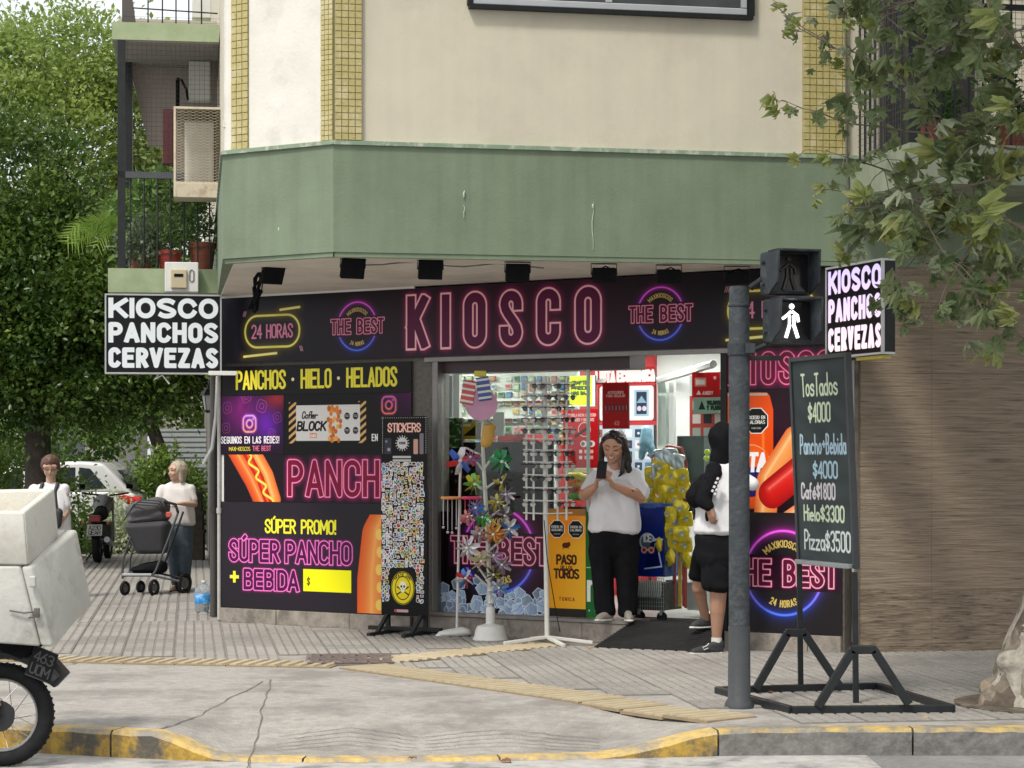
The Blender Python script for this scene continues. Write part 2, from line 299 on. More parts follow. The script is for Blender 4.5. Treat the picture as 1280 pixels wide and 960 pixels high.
class Cv:
    def __init__(s, w, h, ppm, bgc=(0, 0, 0)):
        s.w, s.h, s.ppm = w, h, ppm; s.W, s.H = max(4, int(w * ppm)), max(4, int(h * ppm))
        s.a = np.empty((s.H, s.W, 3), np.float32); s.a[:] = bgc
    def win(s, x0, y0, x1, y1):
        i0 = max(0, int(x0 * s.ppm)); i1 = min(s.W, int(x1 * s.ppm) + 2); j0 = max(0, int(y0 * s.ppm)); j1 = min(s.H, int(y1 * s.ppm) + 2)
        if i1 <= i0 or j1 <= j0: return None
        X, Y = np.meshgrid((np.arange(i0, i1) + .5) / s.ppm, (np.arange(j0, j1) + .5) / s.ppm)
        return (slice(j0, j1), slice(i0, i1)), X.astype(np.float32), Y.astype(np.float32)
    def blend(s, sl, al, col):
        al = np.clip(al, 0, 1)[..., None]; s.a[sl] = s.a[sl] * (1 - al) + np.array(col, np.float32) * al
    def dist(s, pls, pad, flat=False):
        P = [p for pl in pls for p in pl]; xs = [p[0] for p in P]; ys = [p[1] for p in P]
        w = s.win(min(xs) - pad, min(ys) - pad, max(xs) + pad, max(ys) + pad)
        if w is None: return None
        sl, X, Y = w; d = np.full(X.shape, 1e9, np.float32)
        for pl in pls:
            if len(pl) == 1: pl = [pl[0], (pl[0][0] + 1e-4, pl[0][1])]
            nseg = len(pl) - 1; closed = math.hypot(pl[0][0] - pl[-1][0], pl[0][1] - pl[-1][1]) < 1e-3 or math.hypot(pl[0][0] - pl[1][0], pl[0][1] - pl[1][1]) < 2e-3
            for si, ((ax, ay), (bx, by)) in enumerate(zip(pl[:-1], pl[1:])):
                vx, vy = bx - ax, by - ay; L2 = vx * vx + vy * vy + 1e-12
                t0 = ((X - ax) * vx + (Y - ay) * vy) / L2; t = np.clip(t0, 0, 1); dd_ = (X - ax - t * vx) ** 2 + (Y - ay - t * vy) ** 2
                if flat and not closed:
                    ex = flat / math.sqrt(L2)
                    if si == 0: dd_ = np.where(t0 < -ex, 1e9, np.where(t0 < 0, (X - ax - t0 * vx) ** 2 + (Y - ay - t0 * vy) ** 2, dd_))
                    if si == nseg - 1: dd_ = np.where(t0 > 1 + ex, 1e9, np.where(t0 > 1, (X - ax - t0 * vx) ** 2 + (Y - ay - t0 * vy) ** 2, dd_))
                d = np.minimum(d, dd_)
        return sl, X, Y, np.sqrt(d)
    def stroke(s, pls, w, col, soft=0, flat=False, clip=None):
        for pl in pls:
            r = s.dist([pl], w + soft + .01, flat * w * .5 if flat else False)
            if r is None: continue
            sl, X, Y, d = r; aa = max(1 / s.ppm, soft); al = np.clip((w / 2 - d) / aa + .5, 0, 1)
            if clip: al = al * np.clip((Y - clip[0]) * s.ppm + .5, 0, 1) * np.clip((clip[1] - Y) * s.ppm + .5, 0, 1)
            s.blend(sl, al, col)
    def glow(s, pls, w, col, rad, amt=.6):
        r = s.dist(pls, rad * 3)
        if r is None: return
        sl, X, Y, d = r; al = amt * np.exp(-np.clip(d - w / 2, 0, None) / rad); al = al * np.clip((rad * 3 - d) / rad, 0, 1); s.blend(sl, al, col)
    def neon(s, groups, w, t, tube, fill, glow, rad, amt=.55):
        for g in groups: s.glow(g, w, glow, rad, amt)
        for g in groups:
            ys = [p[1] for pl in g for p in pl]; ya, yb = min(ys), max(ys)
            for q, col in ((t * .9, glow), (t * .5, tube), (-t * .5, fill)):
                r = s.dist(g, w, w * .46 + q)
                if r is None: continue
                sl, X, Y, d = r; al = np.clip((w / 2 + q - d) * s.ppm + .5, 0, 1) * np.clip((Y - ya + w / 2 + q) * s.ppm + .5, 0, 1) * np.clip((yb + w / 2 + q - Y) * s.ppm + .5, 0, 1)
                s.blend(sl, al * (.6 if q > t * .6 else 1), col)
    def letters(s, txt, x, y, h, w, gap, **k):
        """one group of polylines for each letter"""
        fit = k.get('fit')
        if fit:
            kk = sum(WF.get(c, 1) for c in txt); w = (fit - gap * (len(txt) - 1)) / kk
        out = []; cx = x
        for c in txt:
            cw = w * WF.get(c, 1)
            if c != ' ': out.append([[(cx + a, y + b) for a, b in pl] for pl in glyph(c, max(cw, 1e-4), h)])
            cx += cw + gap
        return out
    def text(s, txt, x, y, h, w, gap, sw_, col, **k):
        s.stroke(textlines(txt, x, y, h, w, gap, **k), sw_, col, 0, .96, (y - sw_ / 2, y + h * (1.35 if any(q in 'ÚÓ' for q in txt) else 1) + sw_ / 2))
    def rect(s, x0, y0, x1, y1, col, al=1, rad=0):
        w = s.win(x0 - .002, y0 - .002, x1 + .002, y1 + .002)
        if w is None: return
        sl, X, Y = w; cx, cy = (x0 + x1) / 2, (y0 + y1) / 2
        dx = np.abs(X - cx) - (x1 - x0) / 2 + rad; dy = np.abs(Y - cy) - (y1 - y0) / 2 + rad
        d = np.hypot(np.maximum(dx, 0), np.maximum(dy, 0)) + np.minimum(np.maximum(dx, dy), 0) - rad; s.blend(sl, (-d * s.ppm + .5) * 1.0 if al == 1 else np.clip(-d * s.ppm + .5, 0, 1) * al, col)
    def ell(s, cx, cy, rx, ry, col, al=1, soft=0, ring=None):
        w = s.win(cx - rx - soft - .01, cy - ry - soft - .01, cx + rx + soft + .01, cy + ry + soft + .01)
        if w is None: return
        sl, X, Y = w; d = (np.hypot((X - cx) / rx, (Y - cy) / ry) - 1) * min(rx, ry)
        if ring: d = np.abs(d) - ring / 2
        s.blend(sl, np.clip(-d / max(1 / s.ppm, soft) + .5, 0, 1) * al, col)
    def poly(s, pts, col, al=1, shade=None):
        xs = [p[0] for p in pts]; ys = [p[1] for p in pts]; w = s.win(min(xs), min(ys), max(xs), max(ys))
        if w is None: return
        sl, X, Y = w; ins = np.zeros(X.shape, bool); n = len(pts)
        for i in range(n):
            (ax, ay), (bx, by) = pts[i], pts[(i + 1) % n]
            if ay == by: continue
            c = ((ay > Y) != (by > Y)) & (X < (bx - ax) * (Y - ay) / (by - ay) + ax); ins ^= c
        a = ins.astype(np.float32) * al
        if shade is None: s.blend(sl, a, col)
        else:
            k = np.clip((X - min(xs)) / max(1e-6, max(xs) - min(xs)), 0, 1)[..., None]
            cc = np.array(col, np.float32) * (1 - k) + np.array(shade, np.float32) * k; s.a[sl] = s.a[sl] * (1 - a[..., None]) + cc * a[..., None]
    def grain(s, amt=.02):
        s.a += (NR.rand(s.H, s.W, 1).astype(np.float32) - .5) * amt
    def image(s, name):
        im = bpy.data.images.new(name, s.W, s.H, alpha=False); b = np.ones((s.H, s.W, 4), np.float32); b[..., :3] = np.clip(s.a, 0, 1)
        im.pixels.foreach_set(b.ravel()); im.update(); im.pack(); return im
def printmat(name, cv, rough=.45, emis=0, spec=.22, dim=1.0):
    m = bpy.data.materials.new(name); m.use_nodes = True; t = m.node_tree; N = t.nodes; L = t.links; b = N['Principled BSDF']
    b.inputs['Roughness'].default_value = rough; b.inputs['Specular IOR Level'].default_value = spec
    im = N.new('ShaderNodeTexImage'); im.image = cv.image(name); im.extension = 'EXTEND'
    L.new(im.outputs[0], b.inputs['Base Color'])
    if emis: L.new(im.outputs[0], b.inputs['Emission Color']); b.inputs['Emission Strength'].default_value = emis
    return m
def sheet(name, x0, x1, z0, z1, y, m, parent, thick=.01, edge=None, curve=0):
    """thin board whose front (towards -y) carries a print; its own sides plain"""
    me = bpy.data.meshes.new(name); yb = y + thick
    vs = [(x0, y, z0), (x1, y, z0), (x1, y, z1), (x0, y, z1), (x0, yb, z0), (x1, yb, z0), (x1, yb, z1), (x0, yb, z1)]
    fs = [(0, 1, 2, 3), (5, 4, 7, 6), (4, 0, 3, 7), (1, 5, 6, 2), (3, 2, 6, 7), (4, 5, 1, 0)]
    me.from_pydata(vs, [], fs); me.materials.append(m); me.materials.append(edge or MATS['black_edge'])
    me.polygons.foreach_set('material_index', [0] + [1] * 5); uv = me.uv_layers.new(name='UVMap')
    for i, c in enumerate([(0, 0), (1, 0), (1, 1), (0, 1)]): uv.data[i].uv = c
    me.update(); return link(name, me, parent)
mat('black_edge', (.02, .02, .022), .5, var=0)
# ================================================================ frames
def FR(o, ang): return Matrix.Translation(o) @ Matrix.Rotation(ang, 4, 'Z')
MF = FR(A0, FROT); M2 = FR(B0, ROT2); ML = FR(D0, math.atan2((C0 - D0).y, (C0 - D0).x)); MO = FR(A0, math.atan2(-SOUT.y, -SOUT.x))
MFi = MF.inverted()
def PX(M, px, py=HOR, y=0.0):
    """pixel -> (x, z) on the plane y of a frame"""
    Mi = M.inverted(); c = Mi @ Vector((0, 0, CAMZ)); d = (Mi.to_3x3() @ Vector(((px - 640) / FOC, 1, (HOR - py) / FOC)))
    t = (y - c.y) / d.y; p = c + d * t; return p.x, p.z
def setm(o, M, par=None):
    """give a child the frame M (world) under its parent"""
    if par is not None: o.parent = par
    P = Matrix.Identity(4)
    if o.parent: P = Matrix.Translation(o.parent.location) @ o.parent.rotation_euler.to_matrix().to_4x4()
    o.matrix_local = P.inverted() @ M; return o
# ================================================================ materials of the setting
m_road = mat('asphalt', (.19, .19, .185), .9, var=.25, scale=30, bump=.5, bscale=120, dirt=(.27, .265, .255), dscale=.7)
m_conc = mat('broomed_concrete', (.335, .318, .292), .9, var=.2, scale=14, bump=.9, bscale=70, dirt=(.225, .213, .195), dscale=1.6, dthr=.47, detail=12)
m_kside = mat('kerb_stone', (.17, .165, .155), .95, var=.35, scale=14, bump=1, bscale=25)
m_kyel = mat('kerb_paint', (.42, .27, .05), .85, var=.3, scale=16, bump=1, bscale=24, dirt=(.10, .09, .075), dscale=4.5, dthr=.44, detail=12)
m_kpale = mat('kerb_paint_pale', (.52, .37, .13), .85, var=.25, scale=16, bump=.9, bscale=24, dirt=(.26, .24, .205), dscale=4.5, dthr=.45, detail=12)  # kerb tops: paler yellow with lighter patches than the front faces
m_kfade = mat('kerb_faded', (.20, .19, .165), .9, var=.3, scale=14, bump=1, bscale=24, dirt=(.52, .36, .10), dscale=3.2, dthr=.43, detail=10)
m_trav = mat('travertine', (.255, .202, .148), .65, var=.34, scale=7, stretch=(.35, 1, 8.0), bump=.7, bscale=18, dirt=(.095, .072, .055), dscale=7.5, dthr=.54, detail=14, spec=.2)
m_travlow = mat('travertine_pitted', (.215, .17, .125), .7, var=.44, scale=7, stretch=(.5, 1, 4.5), bump=.8, bscale=14, dirt=(.06, .048, .038), dscale=11, dthr=.52, detail=14, spec=.2)
m_green = mat('green_paint', (.165, .215, .142), .75, streak=.12, var=.10, scale=2.2, bump=.2, bscale=60, dirt=(.185, .238, .163), dscale=.9)
m_cream = mat('cream_stucco', (.585, .545, .435), .85, streak=.035, var=.05, scale=2.5, bump=.2, bscale=90, dirt=(.54, .50, .40), dscale=1.1)
m_white = mat('white_plaster', (.70, .68, .62), .8, var=.06, scale=3, bump=.2, bscale=40, dirt=(.58, .56, .5), dscale=1.6)
m_soffit = mat('soffit_paint', (.68, .65, .58), .9, var=.08, scale=3, bump=.25, bscale=30, dirt=(.58, .54, .47), dscale=1.2)
m_plinth = mat('plinth_stone', (.27, .24, .205), .8, var=.3, scale=9, bump=.6, bscale=30, dirt=(.15, .13, .11), dscale=4)
m_mosaic = mat('mosaic_tile', (.43, .37, .15), .4, var=.15, scale=40, bump=.05, dirt=(.55, .49, .28), dscale=6)
m_grout = mat('grout', (.34, .31, .18), .9, var=.1)
m_black = mat('black_metal', (.014, .015, .017), .5, spec=.25, var=.2, scale=20)
m_alu = mat('aluminium', (.22, .21, .2), .4, metal=.7, var=.1, scale=10)
m_dgrey = mat('dark_grey_metal', (.07, .075, .08), .5, var=.15, scale=15)
m_wht = mat('white_enamel', (.75, .75, .72), .4, var=.04, scale=12)
m_glass = glassmat('shop_glass')
def rndmat(name, c1, c2, rough=.85, bump=.3):
    m = bpy.data.materials.new(name); m.use_nodes = True; t = m.node_tree; N = t.nodes; L = t.links; b = N['Principled BSDF']; b.inputs['Roughness'].default_value = rough
    oi = N.new('ShaderNodeObjectInfo'); g = N.new('ShaderNodeNewGeometry'); n = N.new('ShaderNodeTexNoise'); n.inputs['Scale'].default_value = 9; n.inputs['Detail'].default_value = 9; n.inputs['Roughness'].default_value = .7
    n0 = N.new('ShaderNodeTexNoise'); n0.inputs['Scale'].default_value = .8; n0.inputs['Detail'].default_value = 4
    L.new(g.outputs['Position'], n.inputs[0]); L.new(g.outputs['Position'], n0.inputs[0])
    a = N.new('ShaderNodeMath'); a.operation = 'MULTIPLY_ADD'; L.new(oi.outputs['Random'], a.inputs[0]); a.inputs[1].default_value = .28; L.new(n.outputs[0], a.inputs[2])
    a2 = N.new('ShaderNodeMath'); a2.operation = 'ADD'; L.new(a.outputs[0], a2.inputs[0]); L.new(n0.outputs[0], a2.inputs[1])
    r = N.new('ShaderNodeValToRGB'); L.new(a2.outputs[0], r.inputs[0]); r.color_ramp.elements[0].position = .85; r.color_ramp.elements[1].position = 1.0
    r.color_ramp.elements[0].position = .8; r.color_ramp.elements[1].position = 1.35 if False else 1.0
    mr = N.new('ShaderNodeMath'); mr.operation = 'MULTIPLY_ADD'; mr.inputs[1].default_value = .9; mr.inputs[2].default_value = -.55; L.new(a2.outputs[0], mr.inputs[0]); L.new(mr.outputs[0], r.inputs[0])
    r.color_ramp.elements[0].position = .15; r.color_ramp.elements[1].position = .85
    r.color_ramp.elements[0].color = tuple(c1) + (1,); r.color_ramp.elements[1].color = tuple(c2) + (1,); L.new(r.outputs[0], b.inputs['Base Color'])
    bp = N.new('ShaderNodeBump'); bp.inputs['Strength'].default_value = bump; bp.inputs['Distance'].default_value = .004; n3 = N.new('ShaderNodeTexNoise'); n3.inputs['Scale'].default_value = 90
    L.new(g.outputs['Position'], n3.inputs[0]); L.new(n3.outputs[0], bp.inputs['Height']); L.new(bp.outputs[0], b.inputs['Normal']); MATS[name] = m; return m
m_tile = rndmat('paving_tile', (.19, .18, .163), (.37, .35, .318))
m_tact = rndmat('tactile_tile', (.34, .275, .17), (.50, .43, .30))
# ================================================================ ground
KB = [(40, 17), (12, 12.75), (6, 12.3), (3, 12.2), (2.2, 12.2), (1.3, 12.17), (.6, 12.05), (-.2, 11.93), (-1.0, 11.88), (-1.6, 11.92), (-2.1, 12.06), (-2.9, 12.35), (-4, 13.1), (-5.2, 14.6), (-6.2, 17), (-7, 20), (-9.97, 40), (-20, 108)]
BL = [(40, 25), (12, 19.2), (6, 18.0), (3, 17.3), (2.7, 17.25), (2.3, 17.4), (1.5, 17.9), (.7, 18.5), (-.2, 19.1), (-1.2, 19.8), (-2.0, 20.3), (-2.6, 20.7), (-2.72, 20.9), (-2.85, 21.5), (-3.05, 22.7), (-3.35, 24.6), (-5.6, 41), (-16, 109)]
def zk(x):
    if x <= -2.05 or x >= 1.25: return 0.0
    if x < -1.55: t = (x + 2.05) / .5; return -.13 * (3 * t * t - 2 * t ** 3)
    if x > .45: t = (1.25 - x) / .8; return -.13 * (3 * t * t - 2 * t ** 3)
    return -.13
def ykerb(x):
    for (ax, ay), (bx, by) in zip(KB[:-1], KB[1:]):
        if bx <= x <= ax: return ay + (by - ay) * (ax - x) / (ax - bx)
    return 12.3
def gz(x, y):
    """height of the pavement surface"""
    t = min(1, max(0, (y - ykerb(x) - .12) / 1.5)); t = 3 * t * t - 2 * t ** 3
    return zk(x) * (1 - t)
def resample(P, n):
    out = []
    for (ax, ay), (bx, by) in zip(P[:-1], P[1:]): out += [(ax + (bx - ax) * i / n, ay + (by - ay) * i / n) for i in range(n)]
    return out + [P[-1]]
b = MB(); b.add([(-400, -100, -.15), (400, -100, -.15), (400, 500, -.15), (-400, 500, -.15)], [(0, 1, 2, 3)])
road = struct(b.make('road', m_road))
b = MB(); b.add([(-3.2, 11.55, -.146), (2, 11.5, -.146), (2, 12.2, -.146), (-3.2, 12.4, -.146)], [(0, 1, 2, 3)])
struct(b.make('gutter', mat('gutter_concrete', (.40, .39, .37), .9, var=.2, scale=9, bump=.5, dirt=(.2, .195, .19), dscale=3)))
kr = resample(KB, 6); br = resample(BL, 6); nT = 26; b = MB(); vs = []
for (ax, ay), (bx, by) in zip(kr, br):
    L0 = math.hypot(bx - ax, by - ay)
    for j in range(nT + 1):
        t = (j / nT) ** 1.5; t = (.13 / L0) + (1 - .13 / L0) * t; x, y = ax + (bx - ax) * t, ay + (by - ay) * t; vs.append((x, y, gz(x, y)))
n = nT + 1; b.add(vs, [(i * n + j, i * n + j + 1, (i + 1) * n + j + 1, (i + 1) * n + j) for i in range(len(kr) - 1) for j in range(nT)])
sidewalk = struct(b.make('sidewalk', m_conc, smooth=True))
# kerb stones, one by one
kerb = bpy.data.objects.new('kerb', None); COL.objects.link(kerb); kerb.location = (0, 12, -.15); struct(kerb)
def kpoint(s):
    acc = 0
    for (ax, ay), (bx, by) in zip(kpl[:-1], kpl[1:]):
        l = math.hypot(bx - ax, by - ay)
        if acc + l >= s: t = (s - acc) / l; return Vector((ax + (bx - ax) * t, ay + (by - ay) * t, 0))
        acc += l
    return Vector((kpl[-1][0], kpl[-1][1], 0))
kpl = resample([p for p in KB if -7.5 < p[0] < 13], 8)
stot = sum(math.hypot(b_[0] - a_[0], b_[1] - a_[1]) for a_, b_ in zip(kpl[:-1], kpl[1:]))
s = 0; rk = random.Random(3)
while s < stot - .3:
    ln = rk.uniform(.95, 1.25); e = min(stot, s + ln - .012); b = MB(); ns = 9; rows = []
    for i in range(ns + 1):
        q = kpoint(s + (e - s) * i / ns); q2 = kpoint(min(stot, s + (e - s) * i / ns + .02)); t = (q2 - q); t = t.normalized() if t.length > 1e-6 else Vector((-1, 0, 0)); nn = Vector((t.y, -t.x, 0))
        if nn.y < 0 and q.x > -5: nn = -nn
        if q.x <= -5: nn = Vector((abs(t.y), -abs(t.x) if False else abs(t.x), 0)).normalized()
        zt = zk(q.x) + .003; w = rk.uniform(-.006, .006)
        rows.append([q + Vector((0, 0, -.2)), q + Vector((0, 0, max(-.145, zt - .022 + w))), q + nn * .02 + Vector((0, 0, zt)), q + nn * .16 + Vector((0, 0, zt)), q + nn * .16 + Vector((0, 0, -.2))])
    vs = [p for r_ in rows for p in r_]; fs = []; ms = []
    mid = kpoint((s + e) / 2).x; yel = mid < 1.35
    for i in range(ns):
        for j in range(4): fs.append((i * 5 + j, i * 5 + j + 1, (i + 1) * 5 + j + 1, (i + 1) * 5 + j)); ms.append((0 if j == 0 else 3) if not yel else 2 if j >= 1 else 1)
    fs += [(4, 3, 2, 1, 0), tuple(ns * 5 + k for k in range(5))]; ms += [0, 0]
    b.v = [tuple(p - kerb.location) for p in vs]; b.f = fs; b.m = ms
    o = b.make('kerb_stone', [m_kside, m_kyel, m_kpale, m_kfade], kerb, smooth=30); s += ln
# paving tiles, tactile tiles
m_jt = mat('tile_groove', (.21, .198, .182), .95, var=.25, scale=9)
def tile_mesh(name, m, kind, a=.392):
    b = MB(); b.bb(-a / 2, a / 2, -a / 2, a / 2, -.01, .008, 1)
    if kind == 'pads':
        k = 5; w = a / k
        for i in range(k):
            for j in range(k): 
                cx = -a / 2 + (i + .5) * w; cy = -a / 2 + (j + .5) * w; q = w / 2 - .009; p = q - .004
                b.hexa([(cx - q, cy - q, .008), (cx + q, cy - q, .008), (cx + q, cy + q, .008), (cx - q, cy + q, .008), (cx - p, cy - p, .0135), (cx + p, cy - p, .0135), (cx + p, cy + p, .0135), (cx - p, cy + p, .0135)])
    else:
        k = 4; w = a / k
        for i in range(k):
            cx = -a / 2 + (i + .5) * w; q = w / 2 - (.012 if kind == 'ribs' else .022); p = q - .006; h = .015 if kind == 'ribs' else .019; l = a / 2 - .005
            b.hexa([(cx - q, -l, .008), (cx + q, -l, .008), (cx + q, l, .008), (cx - q, l, .008), (cx - p, -l, h), (cx + p, -l, h), (cx + p, l, h), (cx - p, l, h)])
    return b.mesh(name, [m, m_jt])
tm = {k: tile_mesh('tile_' + k, m_tile, k) for k in ('pads', 'ribs')}; m_jt = mat('tactile_groove', (.27, .21, .13), .9, var=.2); tt = tile_mesh('tactile', m_tact, 'tact'); m_jt = MATS['tile_groove']
L1 = [Vector((-5.2, 16.75, 0)), Vector((-1.15, 15.9, 0)), Vector((1.35, 12.55, 0))]
S2 = [Vector((-1.0, 16.22, 0)), Vector((.5, 17.92, 0))]
def ldist(p, a, b_):
    v = b_ - a; t = max(0, min(1, (p - a).dot(v) / v.length_squared)); return (p - a - v * t).length
def side(p, a, b_): return (b_ - a).cross(p - a).z
cover_c = Vector((-1.22, 16.35, 0))
inplace = []; far = []
def insideb(p):
    q = MFi @ p; 
    if q.y > -.14 and 0 <= q.x <= FL: return True
    q2 = M2.inverted() @ p
    if q2.x > -.1 and q2.y > -.02: return True
    q3 = MO.inverted() @ p
    return q3.y > 0 and q3.x > -.12
ang = math.atan2(-SOUT.y, -SOUT.x); Rt = Matrix.Rotation(ang, 3, 'Z')
for i in range(-40, 40):
    for j in range(-25, 60):
        p = Vector((-2.745, 20.32, 0)) + Rt @ Vector((i * .4 + .2, j * .4 - .25, 0))
        if insideb(p) or p.y < 12.3 + .25: continue
        if p.x < -1.15: ok = side(p, L1[0], L1[1]) > .3 * (L1[1] - L1[0]).length
        else: ok = side(p, L1[1], L1[2]) > .33 * (L1[2] - L1[1]).length
        if not ok: continue
        if p.x > 1.1 and p.y < 12.6: continue
        if ldist(p, *S2) < .27 or (abs(p.x - cover_c.x) < .5 and abs(p.y - cover_c.y) < .48): continue
        q = MO.inverted() @ p
        if q.x < -6.5 or p.x > 7.5 or p.y > 42: continue
        ppx = 640 + p.x / p.y * FOC
        if ppx < -150 or ppx > 1400: continue
        kind = 'ribs' if q.y > -.1 else 'pads'
        inplace.append((p.y, p, kind))
inplace.sort(key=lambda a: a[0]); rt = random.Random(5)
for k, (yy, p, kind) in enumerate(inplace):
    z = gz(p.x, p.y) + rt.uniform(-.0015, .0015)
    if k < 296: link('paving_tile', tm[kind], sidewalk, (p.x, p.y, z), (rt.uniform(-.004, .004), rt.uniform(-.004, .004), ang))
    else: far.append((p, z, kind))
b = MB()
for p, z, kind in far:
    M = Matrix.Translation((p.x, p.y, z)) @ Matrix.Rotation(ang, 4, 'Z'); me = tm[kind]
    b.add([M @ v.co for v in me.vertices], [tuple(f.vertices) for f in me.polygons]); b.m[-len(me.polygons):] = [f.material_index for f in me.polygons]
stuff(b.make('far_paving', [m_tile, m_jt], sidewalk))
def strip(a, b_, rot, w=1):
    v = b_ - a; n_ = int(v.length / .4); d = v.normalized(); an = math.atan2(d.y, d.x)
    for i in range(n_):
        p = a + d * (.2 + .4 * i); link('tactile_tile', tt, sidewalk, (p.x, p.y, gz(p.x, p.y) + .002), (0, 0, an + rot))
strip(L1[0], L1[1], 0); strip(L1[1] + (L1[2] - L1[1]).normalized() * .08, L1[2], 0)
d2 = (S2[1] - S2[0]).normalized(); nn = Vector((-d2.y, d2.x, 0))
strip(S2[0] - nn * .0, S2[1], 0)
# cast cover filled with small setts
cov = bpy.data.objects.new('access_cover', None); COL.objects.link(cov); cov.location = (cover_c.x, cover_c.y, .0); cov.rotation_euler = (0, 0, R(4)); tag(cov, 'reddish brown access cover of small brick pieces set in the pavement', 'access cover')
b = MB(); b.bb(-.34, .34, -.42, .42, -.01, .012); b.make('cover_frame', mat('cover_frame', (.16, .14, .13), .8, var=.2), cov)
mset = mat('sett_brown', (.13, .10, .09), .8, var=.35, scale=20)
bb = MB(); bb.bb(-.036, .036, -.052, .052, 0, .012, bev=.004); sm_ = bb.mesh('sett', mset)
for i in range(7):
    for j in range(6): link('sett', sm_, cov, (-.27 + i * .09 + (0 if j % 2 else .0), -.33 + j * .13, .012), (0, 0, R(90) if (i + j) % 3 == 0 else 0))
# cracks across the concrete apron
def crack(pts, w=.0045, nm='pavement_joint'):
    b = MB(); P = []
    rr = random.Random(len(pts) + int(pts[0].x * 100))
    for a, c in zip(pts[:-1], pts[1:]):
        for i in range(10): q = a.lerp(c, i / 10) + Vector((rr.uniform(-.012, .012), rr.uniform(-.012, .012), 0)); P.append(q)
    P.append(pts[-1]); vs = []
    for i, q in enumerate(P):
        t = (P[min(i + 1, len(P) - 1)] - P[max(i - 1, 0)]).normalized(); nn = Vector((-t.y, t.x, 0)) * w * rr.uniform(.5, 1.2)
        for s_ in (-1, 1): c = q + nn * s_; vs.append((c.x, c.y, gz(c.x, c.y) + .004))
    b.add(vs, [(2 * i, 2 * i + 1, 2 * i + 3, 2 * i + 2) for i in range(len(P) - 1)]); o = b.make(nm, mat('joint_dark', (.14, .13, .12), .95, var=.3), sidewalk); return o
crack([G(340, 850), G(325, 890), G(308, 932)]); crack([G(330, 852), G(265, 885), G(195, 913)]); crack([G(60, 838), G(110, 826), G(150, 820)], .005)
# grooves of the dropped kerb
for i in range(5):
    for (xa, xm, xb) in ((-1.35, -.95, -.55), (-.5, -.05, .5)): crack([Vector((xa, 12.2 + i * .09, 0)), Vector((xm, 12.36 + i * .1, 0)), Vector((xb, 12.2 + i * .09, 0))], .003)
# ================================================================ the corner building
bld = thing('corner_building', 'corner building with green concrete fascia, cream stucco above and a shop cut across its corner', 'building', tuple(A0), FROT)
def part(b, name, m, M=MF, smooth=False, par=None):
    o = b.make(name, m, None, smooth); o.parent = par or bld
    P = MF if not par else None
    o.matrix_local = MFi @ M if par is None else Matrix.Identity(4); return o
ZS = 3.07; ZF = 3.87; far_r = B0 + E2 * 14; fr_b = far_r + N2 * 12; sd_b = A0 + SD * 26
def ring(off, zc0, zc1, name, m, s0=0.0):
    b = MB(); pts = [D0 - E2 * off * .3, C0 - N2 * off - E2 * off * .3, far_r - N2 * off, fr_b, A0 + SD * 7 + N2 * 5, A0 + SD * 7 - SOUT * 0]
    pts = [D0 + SOUT * off * .5 + Vector((-.3, -.95, 0)) * off, C0 + Vector((-.2, -1.0, 0)) * off, far_r - N2 * off, fr_b, sd_b + Vector((8, 3, 0)), sd_b]
    b.prism([MFi @ p for p in pts], zc0, zc1); return part(b, name, m)
ring(.03, ZS, ZF, 'fascia', m_green); ring(0, ZF + .002, 12, 'upper_wall', m_cream)
ring(.05, ZF, ZF + .03, 'fascia_ledge', mat('ledge_paint', (.22, .30, .21), .8, var=.15, dirt=(.5, .5, .44), dscale=9))
# soffit sheet and its lip
b = MB(); pts = [D0, C0, far_r, far_r + N2 * 1, B0 + N2 * 1, A0 + SD * 1]
b.prism([MFi @ p for p in [D0 + Vector((.05, .1, 0)), C0 + Vector((.03, .12, 0)), B0 + E2 * 2 + N2 * .02, B0 + E2 * 2 + N2 * 3, A0 + FN * 3, A0]], ZS - .02, ZS - .001); part(b, 'soffit', m_soffit)
b = MB()
for a, c in ((D0, C0), (C0, B0 + E2 * .6)):
    d = (c - a).normalized(); nn = Vector((d.y, -d.x, 0)); b.hexa([MFi @ p for p in [a + nn * .02 + Vector((0, 0, ZS - .035)), c + nn * .02 + Vector((0, 0, ZS - .035)), c - nn * .03 + Vector((0, 0, ZS - .035)), a - nn * .03 + Vector((0, 0, ZS - .035)), a + nn * .02 + Vector((0, 0, ZS - .002)), c + nn * .02 + Vector((0, 0, ZS - .002)), c - nn * .03 + Vector((0, 0, ZS - .002)), a - nn * .03 + Vector((0, 0, ZS - .002))]])
part(b, 'soffit_lip', m_green)
# yellow mosaic pilasters: every little tile, joined
def mosaic(M, x0, x1, z0, z1, n, name='mosaic_pilaster', y=-.004):
    b = MB(); b.bb(x0, x1, y - .012, y + .02, z0, z1, 1); w = (x1 - x0) / n; k = int((z1 - z0) / w / 1.0); rr = random.Random(int(x0 * 77))
    for j in range(k):
        for i in range(n):
            g = w * .06; yy = y - .02 - rr.uniform(0, .0025); b.bb(x0 + i * w + g, x0 + (i + 1) * w - g, yy, y - .012, z0 + j * w + g, z0 + (j + 1) * w - g)
    o = part(b, name, [m_mosaic, m_grout], M); stuff(o); return o
xa = PX(ML, 291)[0]; xb = PX(ML, 312)[0]; xc = PX(ML, 403)[0]; LL = (C0 - D0).length
mosaic(ML, xa, xb, ZF + .035, 5.3, 3); mosaic(ML, xc, LL, ZF + .035, 5.3, 3)
xC = (M2.inverted() @ C0).x; x1_ = PX(M2, 452)[0]; mosaic(M2, xC, x1_, ZF + .035, 5.3, 4)
x2_ = PX(M2, 1003)[0]; x3_ = PX(M2, 1060)[0]; mosaic(M2, x2_, x3_, ZF + .035, 5.6, 7)
